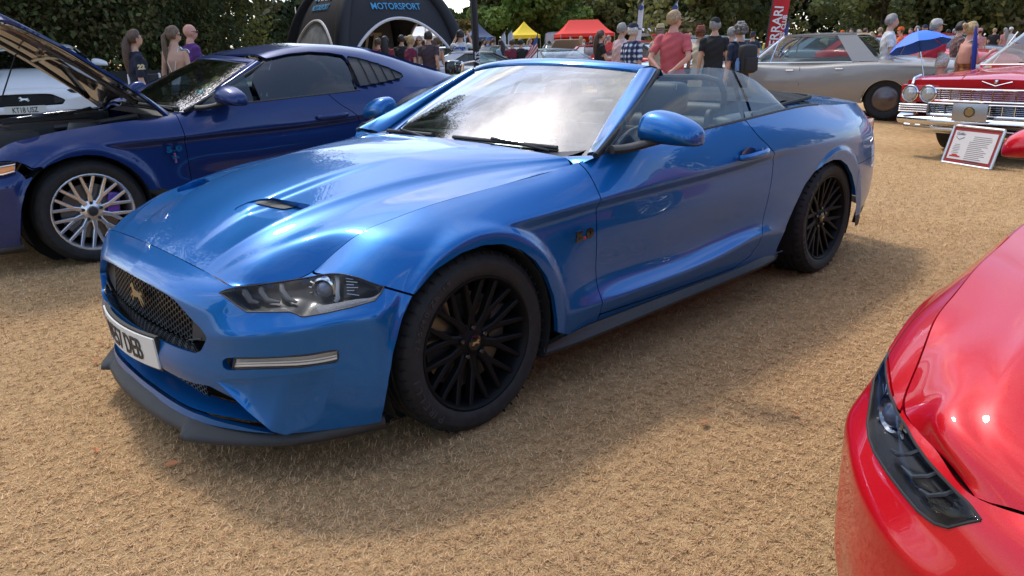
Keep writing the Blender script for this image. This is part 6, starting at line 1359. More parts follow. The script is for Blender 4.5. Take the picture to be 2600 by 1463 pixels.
def far_car(px, d, yaw, cm, label, L_=4.4, hh=1.38, key='a', wcol=None, group=None, open_lid=None):
    """distant saloon/coupe with body, glasshouse, wheels"""
    x, y, z = P2(px, d); root = empty('parked_car', (x, y, z), yaw, label, 'car', group); k = L_/4.4
    ST = [(-3.30*k, [(.70, .35), (.82, .5), (.80, .82), (.70, .88), (0, .90)]), (-3.0*k, [(.82, .25), (.90, .5), (.88, .86), (.78, .92), (0, .95)]), (-2.0*k, [(.84, .22), (.91, .5), (.89, .85), (.80, .92), (0, .95)]), (-1.0*k, [(.84, .22), (.91, .5), (.88, .84), (.79, .90), (0, .94)]), (0, [(.84, .24), (.91, .5), (.87, .78), (.74, .83), (0, .87)]), (.55*k, [(.80, .26), (.88, .5), (.80, .68), (.66, .72), (0, .74)]), (.82*k, [(.62, .30), (.70, .45), (.62, .56), (.5, .58), (0, .60)])]
    loft_car(root, ST, cm, (2,), ((0, .32, .36), (-2.6*k, .32, .36)), n=(3, 3, 3, 3, 4), q=36)
    greenhouse(root, cm, (-.75*k, -3.0*k, .79, .90), (-1.40*k, -2.35*k, .58, hh-.04), .04, TINT, BLACK, vent=False)
    for s in (1, -1):
        for xx in (0, -2.6*k): plain_wheel(root, (xx, s*.87, .32), s, .32, .2, ALLOY)
        l_ = boxm((.62*k, s*.60, .60), (.22, .24, .10), .03); obj('headlamp', *l_, mm('far_lamp', (.4, .42, .45), .15, .3, coat=1), root)
    obj('cabin_fill', *boxm((-1.7*k, 0, .72), (1.6*k, 1.3, .35), .05), DARK, root)
    if open_lid:
        G = np.array([[( -.75*k+.95*k*f*math.cos(R(40)), s*.66*(1-.25*f*f), .90+.95*k*f*math.sin(R(40))) for s in np.linspace(-1, 1, 6)] for f in np.linspace(0, 1, 6)]); V, F = thick(G, .03); obj('raised_bonnet', V, F, open_lid, root)
    return root
def motorbike(px, d):
    x, y, z = P2(px, d); root = empty('motorcycle', (x, y, z), face_cam(px)+R(70), 'black touring motorcycle parked in front of the dome tent', 'motorcycle')
    for xx in (0, -1.5): w_ = bpy.data.objects.new('wheel', None); COL.objects.link(w_); w_.parent = root; w_.location = (xx, 0, .32); a = np.linspace(0, 2*math.pi, 25); obj('tyre', *tube([(.26*math.cos(t), 0, .26*math.sin(t)) for t in a], .06, 8, False), RUBBER, w_); obj('rim', *lathe([(.20, -.02), (.22, 0), (.20, .02)], 24), ALLOY, w_)
    b = boxm((-.62, 0, .82), (.55, .34, .26), .1); obj('fuel_tank', *subsurf(*b, 1), GLOSSK, root); b = boxm((-1.15, 0, .80), (.62, .32, .12), .05); obj('saddle', *subsurf(*b, 1), LEATHER, root); b = boxm((-.75, 0, .48), (.50, .36, .36), .06); obj('engine', *b, mm('engine_metal', (.15, .15, .15), .4, .8), root)
    obj('handlebar', *tube([(-.30, -.40, 1.05), (-.15, -.15, 1.02), (-.12, 0, .98), (-.15, .15, 1.02), (-.30, .40, 1.05)], .016, 6), CHROME, root); obj('fork', *tube([(-.18, .0, 1.0), (0, .0, .32)], .035, 6), CHROME, root); b = boxm((.02, 0, .92), (.24, .50, .34), .08); obj('fairing', *subsurf(*b, 1), GLOSSK, root)
    for s in (1, -1): b = boxm((-1.45, s*.30, .66), (.5, .2, .32), .06); obj('pannier', *subsurf(*b, 1), GLOSSK, root)
def props():
    cream, cy = tent_setup(); root = dome_tent()
    gaz = lambda c: mm('gazebo_%d_%d' % (int(c[0]*99), int(c[2]*99)), c, .75)
    gazebo(1331, 70, 2.35, 2.3, gaz((.72, .50, .02)), 'small bright yellow gazebo with peaked top', 1.15)
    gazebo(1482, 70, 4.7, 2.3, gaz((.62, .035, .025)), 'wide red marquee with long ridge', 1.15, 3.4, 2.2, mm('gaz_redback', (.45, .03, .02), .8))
    gazebo(1640, 58, 1.95, 2.1, gaz((.50, .54, .66)), 'small white and blue promotional tent with round emblem', .85, side=mm('tent_navy', (.03, .05, .12), .8))
    x, y, z = P2(1640, 56.8); l_ = lathe([(.001, 0), (.30, 0), (.30, .01)], 24); o = obj('tent_emblem', l_[0]*np.array([1.3, 1, .8]), l_[1], mm('navy_print', (.03, .06, .20), .7), None, loc=(x, y, z+2.55), rot=(R(-25), 0, face_cam(1640)+math.pi/2+math.pi)); tag(o, 'round navy emblem panel on the front of the white promotional tent', 'emblem')
    gazebo(1215, 58, 2.0, 2.05, gaz((.045, .065, .13)), 'navy blue gazebo beside the black feather flag', 1.0)
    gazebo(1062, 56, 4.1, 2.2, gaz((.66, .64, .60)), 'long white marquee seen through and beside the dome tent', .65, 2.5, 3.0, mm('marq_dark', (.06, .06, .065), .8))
    FW = mm('flag_white', (.58, .60, .66), .7); FN = mm('flag_navy', (.04, .07, .22), .7); FR_ = mm('flag_red', (.50, .015, .02), .7); FK = mm('flag_black', (.035, .03, .035), .7)
    feather_flag(1204, 16.5, 2.75, .13, FK, 'tall narrow black feather flag standing between the two blue cars', [('FLATS', .14, .125, .35)], FW, -.02, .5)
    feather_flag(1170, 36, 2.0, .22, FW, 'plain white feather flag left of the navy gazebo')
    feather_flag(1160, 37, 1.95, .18, FW, 'white feather flag half hidden behind another beside the navy gazebo')
    feather_flag(1272, 36, 2.0, .22, FW, 'plain white feather flag right of the navy gazebo'); feather_flag(1289, 35, 2.05, .24, FW, 'plain white feather flag beside the yellow gazebo')
    feather_flag(1609, 36, 3.15, .24, FW, 'white leaning feather flag with navy emblem left of the promotional tent', None, None, .06, .5, None, (.11, FN, .90)); feather_flag(1694, 34, 3.0, .24, FW, 'white leaning feather flag with navy emblem behind the man in pink', None, None, .06, .5, None, (.11, FN, .90))
    feather_flag(1932, 17.5, 2.85, .34, FR_, 'tall red owners club feather flag leaning over the grey saloon', [('FERRARI', .25, .235, .50), ("OWNERS' CLUB", .115, .335, .42)], mm('flag_lettering', (.7, .7, .7), .7), .085, .55)
    feather_flag(1976, 30, 1.95, .16, FN, 'small navy and white feather flag behind the red flag', None, None, .10, .5)
    x, y, z = P2(1345, 20); root = empty('flag_on_pole', (x, y, z), face_cam(1345)-math.pi/2, 'striped flag hanging from a short car pole', 'flag'); obj('pole', *tube([(.18, 0, .6), (.20, 0, 1.62)], .012, 6), BLACK, root)
    for k in range(7):
        G = np.array([[(.20-.30*f-.045*k*.6*f, .02*math.sin(8*f+k), 1.58-.50*f-.055*k+.0*f) for f in np.linspace(0, 1, 8)], [(.20-.30*f-.045*k*.6*f, .02*math.sin(8*f+k), 1.58-.50*f-.055*(k+1)) for f in np.linspace(0, 1, 8)]]); V, F = grid(G); obj('stripe', V, F, mm('flag_stripe_red', (.45, .04, .05), .7) if k % 2 == 0 else mm('flag_stripe_white', (.6, .58, .56), .7), root)
    c = grid(np.array([[(.20-.12*f, -.012, 1.585-.20*f) for f in (0, 1)], [(.20-.12*f, -.012, 1.42-.20*f) for f in (0, 1)]])); obj('canton', *c, mm('flag_navy', (.04, .07, .22), .7), root)
    SIL = paint('silver_paint', (.42, .43, .45), .5, .3); GR2 = paint('gunmetal_paint', (.16, .17, .18), .5, .3); REDF = paint('far_red_paint', (.45, .015, .015), .05, .35); DGR = paint('dark_car_paint', (.03, .035, .045), .3, .3); TAN = paint('tan_paint', (.42, .34, .24), .05, .4); TURQ = paint('pale_blue_paint', (.30, .42, .48), .1, .35)
    W_ = lambda px, off: face_cam(px)+math.pi+R(off)
    far_car(1392, 18.5, W_(1392, 100), SIL, 'low silver coupe with dark windows behind the convertible windscreen', 4.3, 1.22)
    far_car(1490, 21, W_(1490, 35), SIL, 'silver sports car facing forward beside the tan bonnet', 4.4, 1.22)
    far_car(1395, 26, W_(1395, 50), SIL, 'silver saloon standing behind the low silver coupe', 4.4, 1.36)
    far_car(1440, 33, W_(1440, 10), GR2, 'gunmetal car with raised tan bonnet in the middle of the field', 4.6, 1.4, open_lid=TAN)
    far_car(1555, 28, W_(1555, 20), REDF, 'red car half hidden behind the silver sports car', 4.3, 1.3)
    far_car(1690, 20, W_(1690, -30), TURQ, 'pale blue-grey classic car behind the man in pink', 4.6, 1.45)
    far_car(958, 12.6, W_(958, 120), SIL, 'silver open sports car between dark blue coupe and dome tent', 4.2, 1.18)
    far_car(1135, 9.6, W_(1135, 185), DGR, 'dark car with raised tail spoiler between the two blue cars', 4.3, 1.02)
    far_car(1262, 24, W_(1262, 60), SIL, 'pale silver car parked behind the motorcycle', 4.3, 1.34)
    far_car(1325, 32, W_(1325, 30), DGR, 'dark car standing beside the yellow gazebo', 4.4, 1.36)
    for i, (px, d, off, m, lb) in enumerate([(2150, 36, 80, REDF, 'red car beyond the grey saloon roof'), (2330, 30, 60, REDF, 'red classic beneath the blue umbrella'), (2420, 33, 70, REDF, 'red car behind the man in the red shirt'), (2500, 27, 50, REDF, 'red and cream car right of the woman in the patterned dress'), (2010, 34, 90, TURQ, 'pale car glimpsed through the grey saloon windows'), (2230, 33, 85, TURQ, 'pale turquoise car behind the man in white shirt'), (1760, 24, 70, REDF, 'red car beside the woman in the straw hat'), (2560, 36, 80, GR2, 'gunmetal car in the far right row')]):
        far_car(px, d, W_(px, off), m, lb, 4.5, 1.38)
    motorbike(1150, 15.5)
    CRE = paint('cream_paint', (.60, .56, .40), .0, .4); e = far_car(2000, 20, 0, CRE, 'cream estate-like car across the aisle, mirrored in the blue door', 4.6, 1.5); e.location = (-3.2, 9.6, 0); e.rotation_euler = (0, 0, R(200))
    # black banner fence behind the women, with white and teal panel
    x, y, z = P2(470, 14.5); root = empty('banner_fence', (x, y, z), face_cam(470)-math.pi/2, 'low black fence banner with white and teal lettering behind the dark blue coupe', 'banner')
    V, F = thick(np.array([[(-1.9, 0, .15), (3.0, 0, .15)], [(-1.9, 0, 1.06), (3.0, 0, 1.06)]]), .02); obj('banner_sheet', V, F, mm('banner_black', (.012, .012, .013), .7), root, smooth=False)
    V, F = thick(np.array([[(.55, -.03, .15), (1.9, -.03, .15)], [(.55, -.03, .80), (1.9, -.03, .80)]]), .01); obj('teal_panel', V, F, mm('banner_teal', (.02, .25, .36), .7), root, smooth=False)
    tv, tf = text_mesh('THAT', .32, .004, .012); M_ = frame((-.55, -.06, .40), (1, 0, 0), (0, 0, 1)); obj('banner_lettering', tform(tv, M_), tf, mm('banner_white', (.6, .6, .6), .7), root, smooth=False)
    for xx in (-1.9, -.3, 1.3, 3.0): obj('post', *tube([(xx, .03, 0), (xx, .03, 1.1)], .03, 6), BLACK, root)
    # pavement sign frame next to the woman in the jersey
    x, y, z = P2(306, 10.6); root = empty('a_frame_sign', (x, y, z), face_cam(306)-math.pi/2, 'white-edged folding pavement sign beside the woman in the numbered jersey', 'sign')
    for s in (-1, 1): 
        V, F = thick(np.array([[(-.02, s*.26, 0), (.40, s*.26, 0)], [(.02, s*.03, .98), (.36, s*.03, .98)]]), .02); obj('panel', V, F, BLACK, root, smooth=False)
        for xa, xb in ((-.02, .02), (.40, .36)): obj('edge', *tube([(xa, s*.27, 0), (xb, s*.035, .99)], .014, 6), WHITE, root)
    # flagpoles
    for px, d, h, lb in ((758, 55, 4.2, 'thin pale mast left of the dome tent'), (1081, 50, 8.0, 'thin pale mast above the dome tent shoulder')):
        x, y, z = P2(px, d); o = obj('mast', *tube([(0, 0, 0), (0, 0, h)], [.06, .03], 8), mm('mast_white', (.6, .6, .6), .5), None, loc=(x, y, z)); tag(o, lb, 'mast')
    # pale obelisk on the far lawn
    x, y, z = P2(1879, 34); V = np.array([(-.22, -.22, 0), (.22, -.22, 0), (.22, .22, 0), (-.22, .22, 0), (-.10, -.10, 2.1), (.10, -.10, 2.1), (.10, .10, 2.1), (-.10, .10, 2.1)]); o = obj('stone_obelisk', V, [(0, 1, 5, 4), (1, 2, 6, 5), (2, 3, 7, 6), (3, 0, 4, 7), (4, 5, 6, 7)], mm('pale_stone', (.5, .5, .5), .8), None, False, loc=(x, y, z)); tag(o, 'pale pointed stone marker rising behind the woman with the backpack', 'obelisk')
    # trailer beside the red marquee
    x, y, z = P2(1425, 76); root = empty('trailer', (x, y, z), face_cam(1425)+math.pi/2, 'rounded white trailer behind the red marquee', 'trailer'); b = boxm((0, 0, 1.55), (3.2, 2.0, 2.2), .4); obj('shell', *subsurf(*b, 1), mm('trailer_white', (.55, .52, .52), .5), root)
    for s in (-1, 1): plain_wheel(root, (0, s*.9, .3), s, .3)
    b = boxm((0, -.9, 1.3), (1.2, .04, .5), .02); obj('window', *b, TINTD, root)
    # big pinkish club board between the cars, and a raised red deckchair seat
    x, y, z = P2(1012, 12.0)
props()
# ---------------------------------------------------------------- people
def ell(c, r, n=10):
    c = np.array(c, float); rows = []
    for a in np.linspace(-88, 88, n): rows.append([(c[0]+r[0]*math.cos(R(a))*math.cos(t), c[1]+r[1]*math.cos(R(a))*math.sin(t), c[2]+r[2]*math.sin(R(a))) for t in np.linspace(0, 2*math.pi, 14, endpoint=False)])
    V = np.array(rows).reshape(-1, 3); m = 14; F = [(k*m+j, k*m+(j+1) % m, (k+1)*m+(j+1) % m, (k+1)*m+j) for k in range(n-1) for j in range(m)]+[tuple(range(m))[::-1], tuple(range((n-1)*m, n*m))]; return V, F
def limb(P, r, n=12):
    P = [np.array(p, float) for p in P]; Q = [P[0]-(P[1]-P[0])/np.linalg.norm(P[1]-P[0])*r[0]*.6]+P+[P[-1]+(P[-1]-P[-2])/np.linalg.norm(P[-1]-P[-2])*r[-1]*.6]; return tube(Q, [r[0]*.6]+list(r)+[r[-1]*.6], n)
def remesh(V, F, vox, smooth=4):
    me = mesh('tmp', V, F, None, False); o = bpy.data.objects.new('tmp', me); COL.objects.link(o); md = o.modifiers.new('r', 'REMESH'); md.mode = 'VOXEL'; md.voxel_size = vox
    sm = o.modifiers.new('s', 'SMOOTH'); sm.factor = .5; sm.iterations = smooth; dg = bpy.context.evaluated_depsgraph_get(); ev = o.evaluated_get(dg); m2 = ev.to_mesh()
    V2 = np.array([v.co[:] for v in m2.vertices]); F2 = [tuple(p.vertices) for p in m2.polygons]; ev.to_mesh_clear(); bpy.data.objects.remove(o); bpy.data.meshes.remove(me); return V2, F2
ARMS = {  # elbow and wrist relative to the shoulder (x forward, y outwards, z up)
 'down': ((-.02, .05, -.30), (.05, .07, -.56)), 'swing': ((-.10, .05, -.28), (.0, .06, -.54)), 'behind': ((-.13, .10, -.27), (-.22, -.08, -.43)), 'folded': ((.08, .06, -.28), (.30, -.12, -.26)), 'phone': ((.06, .06, -.28), (.30, -.06, -.14)), 'up': ((.16, .10, -.06), (.24, -.02, .20)), 'hip': ((-.02, .12, -.28), (.12, .02, -.40)), 'lap': ((.08, .06, -.27), (.30, -.08, -.30))}
def person(px, ytop, d, turn, spec, label, vox=.016, loc=None, height=None, group=None):
    """turn: heading relative to the view direction (0 = seen from behind, -90 = facing the viewer's right)"""
    q = at_depth((px, ytop), d); z0 = float(gz(q[0], q[1])); h = height or q[2]-z0-spec.get('hat_h', 0); root = empty('person', (q[0], q[1], z0), face_cam(px)+R(turn), label, 'person', group)
    return figure(root, h, spec, vox, label)
def figure(root, h, sp, vox, label=''):
    k = h/1.75; fem = sp.get('fem', False); sit = sp.get('sit', False); fat = sp.get('fat', 1.0); drop = sp.get('drop', .42) if sit else 0
    sw = .162 if fem else .180; hw = .165 if fem else .155; M_ = []; lab = []
    tor = [(.86, .105, hw*.95), (.95, .118*fat, hw), (1.07, .095*fat, (.115 if fem else .138)*fat), (1.18, .105*fat, (.128 if fem else .152)*fat), (1.28, .118 if not fem else .125, .150 if fem else .168), (1.37, .100, sw*.95), (1.435, .072, sw*.62), (1.475, .058, .078), (1.54, .052, .054)]
    lean = sp.get('lean', 0.0); cx = lambda z: lean*max(0, z-.95)
    a = np.linspace(0, 2*math.pi, 18, endpoint=False); V = np.array([[(cx(z)+rx*math.cos(t), ry*math.sin(t), z) for t in a] for z, rx, ry in tor]).reshape(-1, 3); n = 18; F = [(i*n+j, i*n+(j+1) % n, (i+1)*n+(j+1) % n, (i+1)*n+j) for i in range(len(tor)-1) for j in range(n)]+[tuple(range(n))[::-1], tuple(range((len(tor)-1)*n, len(tor)*n))]; M_.append((V, F))
    hx = cx(1.6)+.018; hd = sp.get('head_turn', 0.0); ch, sh = math.cos(R(hd)), math.sin(R(hd)); hl = lambda x, y, z: (hx+ch*x-sh*y, sh*x+ch*y, z)
    nod = sp.get('nod', 0.0)
    def head_e(c, r): V, F = ell((0, 0, 0), r, 9); V = V+np.array(c); V[:, 0] += nod*(1.60-V[:, 2])*-1 if nod else 0; W = np.stack([hx+ch*V[:, 0]-sh*V[:, 1], sh*V[:, 0]+ch*V[:, 1], V[:, 2]], 1); return W, F
    M_ += [head_e((-.005, 0, 1.655), (.098, .078, .098)), head_e((.022, 0, 1.600), (.070, .062, .082)), head_e((.100, 0, 1.620), (.022, .014, .024)), head_e((.090, 0, 1.575), (.018, .030, .012)), head_e((-.005, .080, 1.625), (.020, .010, .032)), head_e((-.005, -.080, 1.625), (.020, .010, .032)), head_e((.085, 0, 1.655), (.015, .05, .012))]
    bones = [('torso', (cx(.9), 0, .88), (cx(1.4), 0, 1.42)), ('head', (hx, 0, 1.56), (hx, 0, 1.72))]
    hands = []
    for s, key in ((1, sp.get('armL', 'down')), (-1, sp.get('armR', 'down'))):
        e, w_ = ARMS[key]; S = np.array([cx(1.4), s*sw, 1.405]); E = S+np.array([e[0], s*e[1], e[2]]); W = S+np.array([w_[0], s*w_[1], w_[2]])
        M_.append(limb([S, (S+E)/2, E], [.050*(.85 if fem else 1), .045*(.85 if fem else 1), .038])); M_.append(limb([E, (E+W)/2, W], [.039, .036, .026])); dr = (W-E)/np.linalg.norm(W-E); H = W+dr*.075; M_.append(limb([W, W+dr*.05, H], [.026, .034, .030])); bones += [('uarm', S, E), ('farm', E, H+dr*.1)]; hands.append((H, dr, s))
    for s in (1, -1):
        st = sp.get('step', 0.03)*s; Hp = np.array([0, s*.088, .90])
        if sit: K = np.array([.44, s*.12, .90]); A = np.array([.42, s*.12, .49]); T = A+np.array([.14, s*.02, -.04])
        else: K = np.array([.02+st*.6, s*.095, .50]); A = np.array([-.03+st, s*.10, .085]); T = A+np.array([.15, s*.02, -.055])
        M_.append(limb([Hp, Hp*.5+K*.5, K], [.088*fat, .072, .056])); M_.append(limb([K, K*.55+A*.45, A], [.055, .056, .038])); M_.append(limb([A, A*.4+T*.6, T], [.040, .038, .028])); bones += [('thigh', Hp, K), ('shin', K, A), ('foot', A-np.array([0, 0, .03]), T+np.array([.05, 0, 0]))]
    V, F = remesh(*join(*M_), vox, 3)
    nb = len(bones); D = np.zeros((nb, len(V))); T = np.zeros((nb, len(V)))
    wt = {'torso': .135, 'head': .085, 'uarm': .045, 'farm': .034, 'thigh': .07, 'shin': .045, 'foot': .035}
    for i, (nm, a0, b0) in enumerate(bones):
        a0, b0 = np.array(a0, float), np.array(b0, float); e = b0-a0; t = np.clip(((V-a0)@e)/(e@e), 0, 1); D[i] = np.linalg.norm(V-a0-t[:, None]*e, axis=1)-wt[nm]; T[i] = t
    bi = D.argmin(0); nmv = np.array([bones[i][0] for i in bi]); tv = T[bi, np.arange(len(V))]
    if not sit: V[:, 2] = np.maximum(V[:, 2], 0)
    sc = np.array([k, k, k]); dz = np.array([0, 0, -drop])
    place = lambda X: (np.asarray(X)+dz)*sc
    N_ = vnormals(V, F)
    skin = mm('skin_%s' % sp.get('skin', 'fair'), {'fair': (.50, .29, .20), 'tan': (.40, .21, .13), 'pink': (.55, .27, .20)}[sp.get('skin', 'fair')], .55)
    arm = (nmv == 'uarm') | (nmv == 'farm'); fing = []
    for H, dr, s in hands:   # fingers and thumb rooted in the palm
        side = np.cross(dr, [0, 0, 1.0]); side = side/np.linalg.norm(side) if np.linalg.norm(side) > .2 else np.array([1.0, 0, 0])
        if vox < .02:
            for j, ln in enumerate((.062, .072, .068, .052)):
                b0 = H+side*(j-1.5)*.017; fing.append(tube([b0, b0+dr*ln*.5, b0+dr*ln*.9+np.array([-.012, 0, 0])*0+np.cross(side, dr)*.012], [.0085, .0078, .006], 6))
            b0 = H-dr*.035-side*.030; fing.append(tube([b0, b0+dr*.03-side*.016, b0+dr*.055-side*.018], [.0095, .009, .006], 6))
    Bv, Bf = join((V, F), *fing) if fing else (V, F); obj('body', place(Bv), Bf, skin, root, auto=None)
    def garment(name, mask_v, off, m, wr=.004, hem=None):
        keep = set(np.nonzero(mask_v)[0].tolist()); FF = [f for f in F if all(i in keep for i in f)]
        if not FF: return None
        w_ = wr*(np.sin(V[:, 2]*55+V[:, 1]*31)+np.sin(V[:, 0]*47-V[:, 2]*23+2)); W = V+N_*(min(off, .017)+w_)[:, None]; g = compact(W, FF); return obj(name, place(g[0]), g[1], m, root, auto=None)
    leg = (nmv == 'thigh') | (nmv == 'shin'); z = V[:, 2]
    tors = (nmv == 'torso') | ((nmv == 'uarm') & (tv < .12)); neck = 1.475
    if sp.get('top'):
        sl = sp.get('sleeve', .62); hem = sp.get('hem', .86); shm = (tors & (z > hem) & (z < neck)) | ((nmv == 'thigh') & (z > hem)) | ((nmv == 'uarm') & (tv < sl)) | ((nmv == 'farm') & (sl > 1) & (tv < sl-1))
        if sp.get('open_back'): shm &= ~((V[:, 0] < -.02) & (z > 1.12))
        garment('shirt', shm, sp.get('loose', .016), sp['top'])
    if sp.get('legs'):
        lo = sp.get('leg_len', 1.9); lm = ((nmv == 'torso') & (z < 1.0)) | ((nmv == 'thigh') & (tv < lo)) | ((nmv == 'shin') & (tv < lo-1)); garment('trousers', lm, .012, sp['legs'])
    if sp.get('shoes', True): garment('shoes', (nmv == 'foot') | ((nmv == 'shin') & (tv > .93)), .012, sp.get('shoe_m', mm('dark_shoe', (.03, .03, .03), .6)), .0)
    if sp.get('skirt'):
        zt, zb, r0, r1, m = sp['skirt']; rows = []
        for f in np.linspace(0, 1, 9): rr = r0+(r1-r0)*f; rows.append([((rr*.8)*(1+.07*math.sin(9*t)*f)*math.cos(t), rr*(1+.07*math.sin(9*t)*f)*math.sin(t), zt+(zb-zt)*f) for t in np.linspace(0, 2*math.pi, 41)])
        V3, F3 = grid(np.array(rows)); obj('skirt', place(V3), F3, m, root)
    if sp.get('hair'):
        hm, style = sp['hair']; L = V-np.array([hx, 0, 0]); lx = ch*L[:, 0]+sh*L[:, 1]; ly = -sh*L[:, 0]+ch*L[:, 1]
        if style != 'bald':
            hmsk = (nmv == 'head') & (((z > 1.675) & (lx < .075)) | ((lx < .012) & (z > 1.585)) | ((z > 1.64) & (lx < .05))); garment('hair', hmsk, .016 if style == 'short' else .028, hm, .004)
        if style in ('long', 'pony', 'bun', 'curly'):
            if style == 'long': P = [(-.085, 0, 1.67), (-.115, 0, 1.58), (-.125, 0, 1.45), (-.125, 0, 1.30), (-.12, 0, 1.18)]; r_ = [.055, .085, .095, .085, .05]; fl = 1.0
            elif style == 'pony': P = [(-.09, 0, 1.66), (-.135, 0, 1.62), (-.14, 0, 1.48), (-.125, 0, 1.30), (-.12, 0, 1.16)]; r_ = [.03, .034, .04, .034, .015]
            elif style == 'bun': P = [(-.08, 0, 1.70), (-.13, 0, 1.70), (-.15, 0, 1.69)]; r_ = [.035, .05, .03]
            else: P = []; r_ = []
            if P: V3, F3 = tube([hl(*p) for p in P], r_, 12, True, .6 if style == 'long' else 1.0, (1, 0, 0)); obj('hair_length', place(V3), F3, hm, root)
            if style == 'curly':
                rg = np.random.default_rng(3); cl = []
                for _ in range(46):
                    v = rg.normal(size=3); v /= np.linalg.norm(v)
                    if v[0] > .45 or v[2] < -.55: continue
                    cl.append(ell(hl(-.01+v[0]*.105, v[1]*.10, 1.655+v[2]*.105), (.032, .032, .030), 6))
                obj('curls', place(join(*cl)[0]), join(*cl)[1], hm, root)
    if sp.get('hat'):
        ty, m, m2 = sp['hat']
        if ty == 'cap':
            c = lathe([(.001, .108), (.06, .098), (.09, .06), (.098, .0)], 20, 'z'); V3 = c[0]*np.array([1.06, .92, 1])+np.array([0, 0, 1.672]); o = obj('cap', place(np.array([hl(*v) for v in V3])), c[1], m, root)
            b_ = [[hl(.085+.075*f, .072*s*(1-.35*f*f), 1.678-.018*f) for s in np.linspace(-1, 1, 8)] for f in np.linspace(0, 1, 4)]; V3, F3 = thick(np.array(b_), .006); obj('peak', place(V3), F3, m2, o)
        else:
            c = lathe([(.001, .105), (.05, .108), (.075, .10), (.088, .03), (.095, .0), (.14, -.012), (.185, -.004)], 28, 'z'); V3 = c[0]*np.array([1.05, .95, 1])+np.array([0, 0, 1.69]); o = obj('hat', place(np.array([hl(*v) for v in V3])), c[1], m, root); c = lathe([(.0975, .004), (.092, .028)], 28, 'z'); V3 = c[0]*np.array([1.06, .96, 1])+np.array([0, 0, 1.69]); obj('hat_band', place(np.array([hl(*v) for v in V3])), c[1], m2, o)
    if sp.get('glasses'):
        gm = sp['glasses']; gp = [hl(-.01, .083, 1.645), hl(.095, .062, 1.645), hl(.112, 0, 1.648), hl(.095, -.062, 1.645), hl(-.01, -.083, 1.645)]; o = obj('glasses', place(tube(gp, .0035, 5)[0]), tube(gp, .0035, 5)[1], gm, root)
        for s in (1, -1): e_ = ell(hl(.102, s*.034, 1.636), (.008, .024, .018), 6); obj('spectacle_lens', place(e_[0]), e_[1], gm, o)
    if sp.get('backpack'):
        b = boxm((cx(1.2)-.215, 0, 1.20), (.19, .32, .46), .07); o = obj('backpack', place(subsurf(*b, 1)[0]), subsurf(*b, 1)[1], mm('pack_black', (.018, .018, .02), .7, bump=.3, bump_scale=60), root); b = boxm((cx(1.2)-.32, 0, 1.12), (.06, .24, .22), .03); obj('pack_pocket', place(b[0]), b[1], mm('pack_black', (.018, .018, .02), .7, bump=.3, bump_scale=60), o); b = lathe([(.001, .20), (.02, .20), (.022, .16), (.036, .14), (.036, 0), (.001, 0)], 14, 'z'); obj('water_bottle', place(b[0]+np.array([-.22, .19, 1.02])), b[1], mm('bottle_blue', (.08, .16, .32), .2, coat=.5), o)
        for s in (1, -1): st_ = [(cx(1.3)-.14, s*.10, 1.40), (cx(1.4)-.02, s*.11, 1.475), (cx(1.3)+.13, s*.11, 1.36), (cx(1.2)+.12, s*.14, 1.18)]; t_ = tube(cspline(np.arange(4), np.array(st_), np.linspace(0, 3, 16)), .018, 6, True, .4); obj('strap', place(t_[0]), t_[1], mm('pack_black', (.018, .018, .02), .7), o)
    if sp.get('bag'):
        m, yy = sp['bag']; b = boxm((-.05, yy, .92), (.20, .10, .16), .03); o = obj('shoulder_bag', place(b[0]), b[1], m, root); st_ = [(-.05, yy, 1.0), (-.10, yy*.4, 1.25), (0, -yy*.5, 1.48), (.12, -yy*.1, 1.25), (.02, yy, 1.0)]; t_ = tube(cspline(np.arange(5), np.array(st_), np.linspace(0, 4, 20)), .010, 6); obj('bag_strap', place(t_[0]), t_[1], m, o)
    if sp.get('print'):
        for tx, sz, m, org, xd, ud in sp['print']: tv_, tf_ = text_mesh(tx, sz, .002, .006, 1.05); Mx = frame(org, xd, ud); obj('printed_number', place(tform(tv_, Mx)), tf_, m, root, smooth=False)
    if sp.get('straps'):
        for s in (1, -1): t_ = tube([(.10, s*.075, 1.30), (.03, s*.09, 1.46), (-.04, s*.085, 1.45), (-.115, s*.06, 1.25), (-.11, s*.02, 1.12)], .007, 5); obj('strap', place(t_[0]), t_[1], sp['straps'], root)
    return root
def cloth(n, c, **k): return mm('cloth_'+n, c, .85, noise_amt=.12, noise_scale=9, **k)
def plaid():
    m = mat('cloth_plaid', (.05, .08, .16), .85); t = m.node_tree; tc = t.nodes.new('ShaderNodeTexCoord'); b = t.nodes['Principled BSDF']; acc = None
    for ax, sc in ((1, 75), (2, 75)):
        sp = t.nodes.new('ShaderNodeSeparateXYZ'); t.links.new(tc.outputs['Object'], sp.inputs[0]); mu = t.nodes.new('ShaderNodeMath'); mu.operation = 'MULTIPLY'; mu.inputs[1].default_value = sc; t.links.new(sp.outputs[ax], mu.inputs[0]); s = t.nodes.new('ShaderNodeMath'); s.operation = 'SINE'; t.links.new(mu.outputs[0], s.inputs[0])
        if acc is None: acc = s
        else: ad = t.nodes.new('ShaderNodeMath'); ad.operation = 'ADD'; t.links.new(acc.outputs[0], ad.inputs[0]); t.links.new(s.outputs[0], ad.inputs[1]); acc = ad
    r = t.nodes.new('ShaderNodeValToRGB'); e = r.color_ramp.elements; e[0].position = .25; e[0].color = (.012, .018, .05, 1); e[1].position = .85; e[1].color = (.55, .58, .64, 1); x = e.new(.6); x.color = (.05, .08, .18, 1)
    mr = t.nodes.new('ShaderNodeMapRange'); mr.inputs[1].default_value = -2; mr.inputs[2].default_value = 2; t.links.new(acc.outputs[0], mr.inputs[0]); t.links.new(mr.outputs[0], r.inputs[0]); t.links.new(r.outputs[0], b.inputs['Base Color']); return m
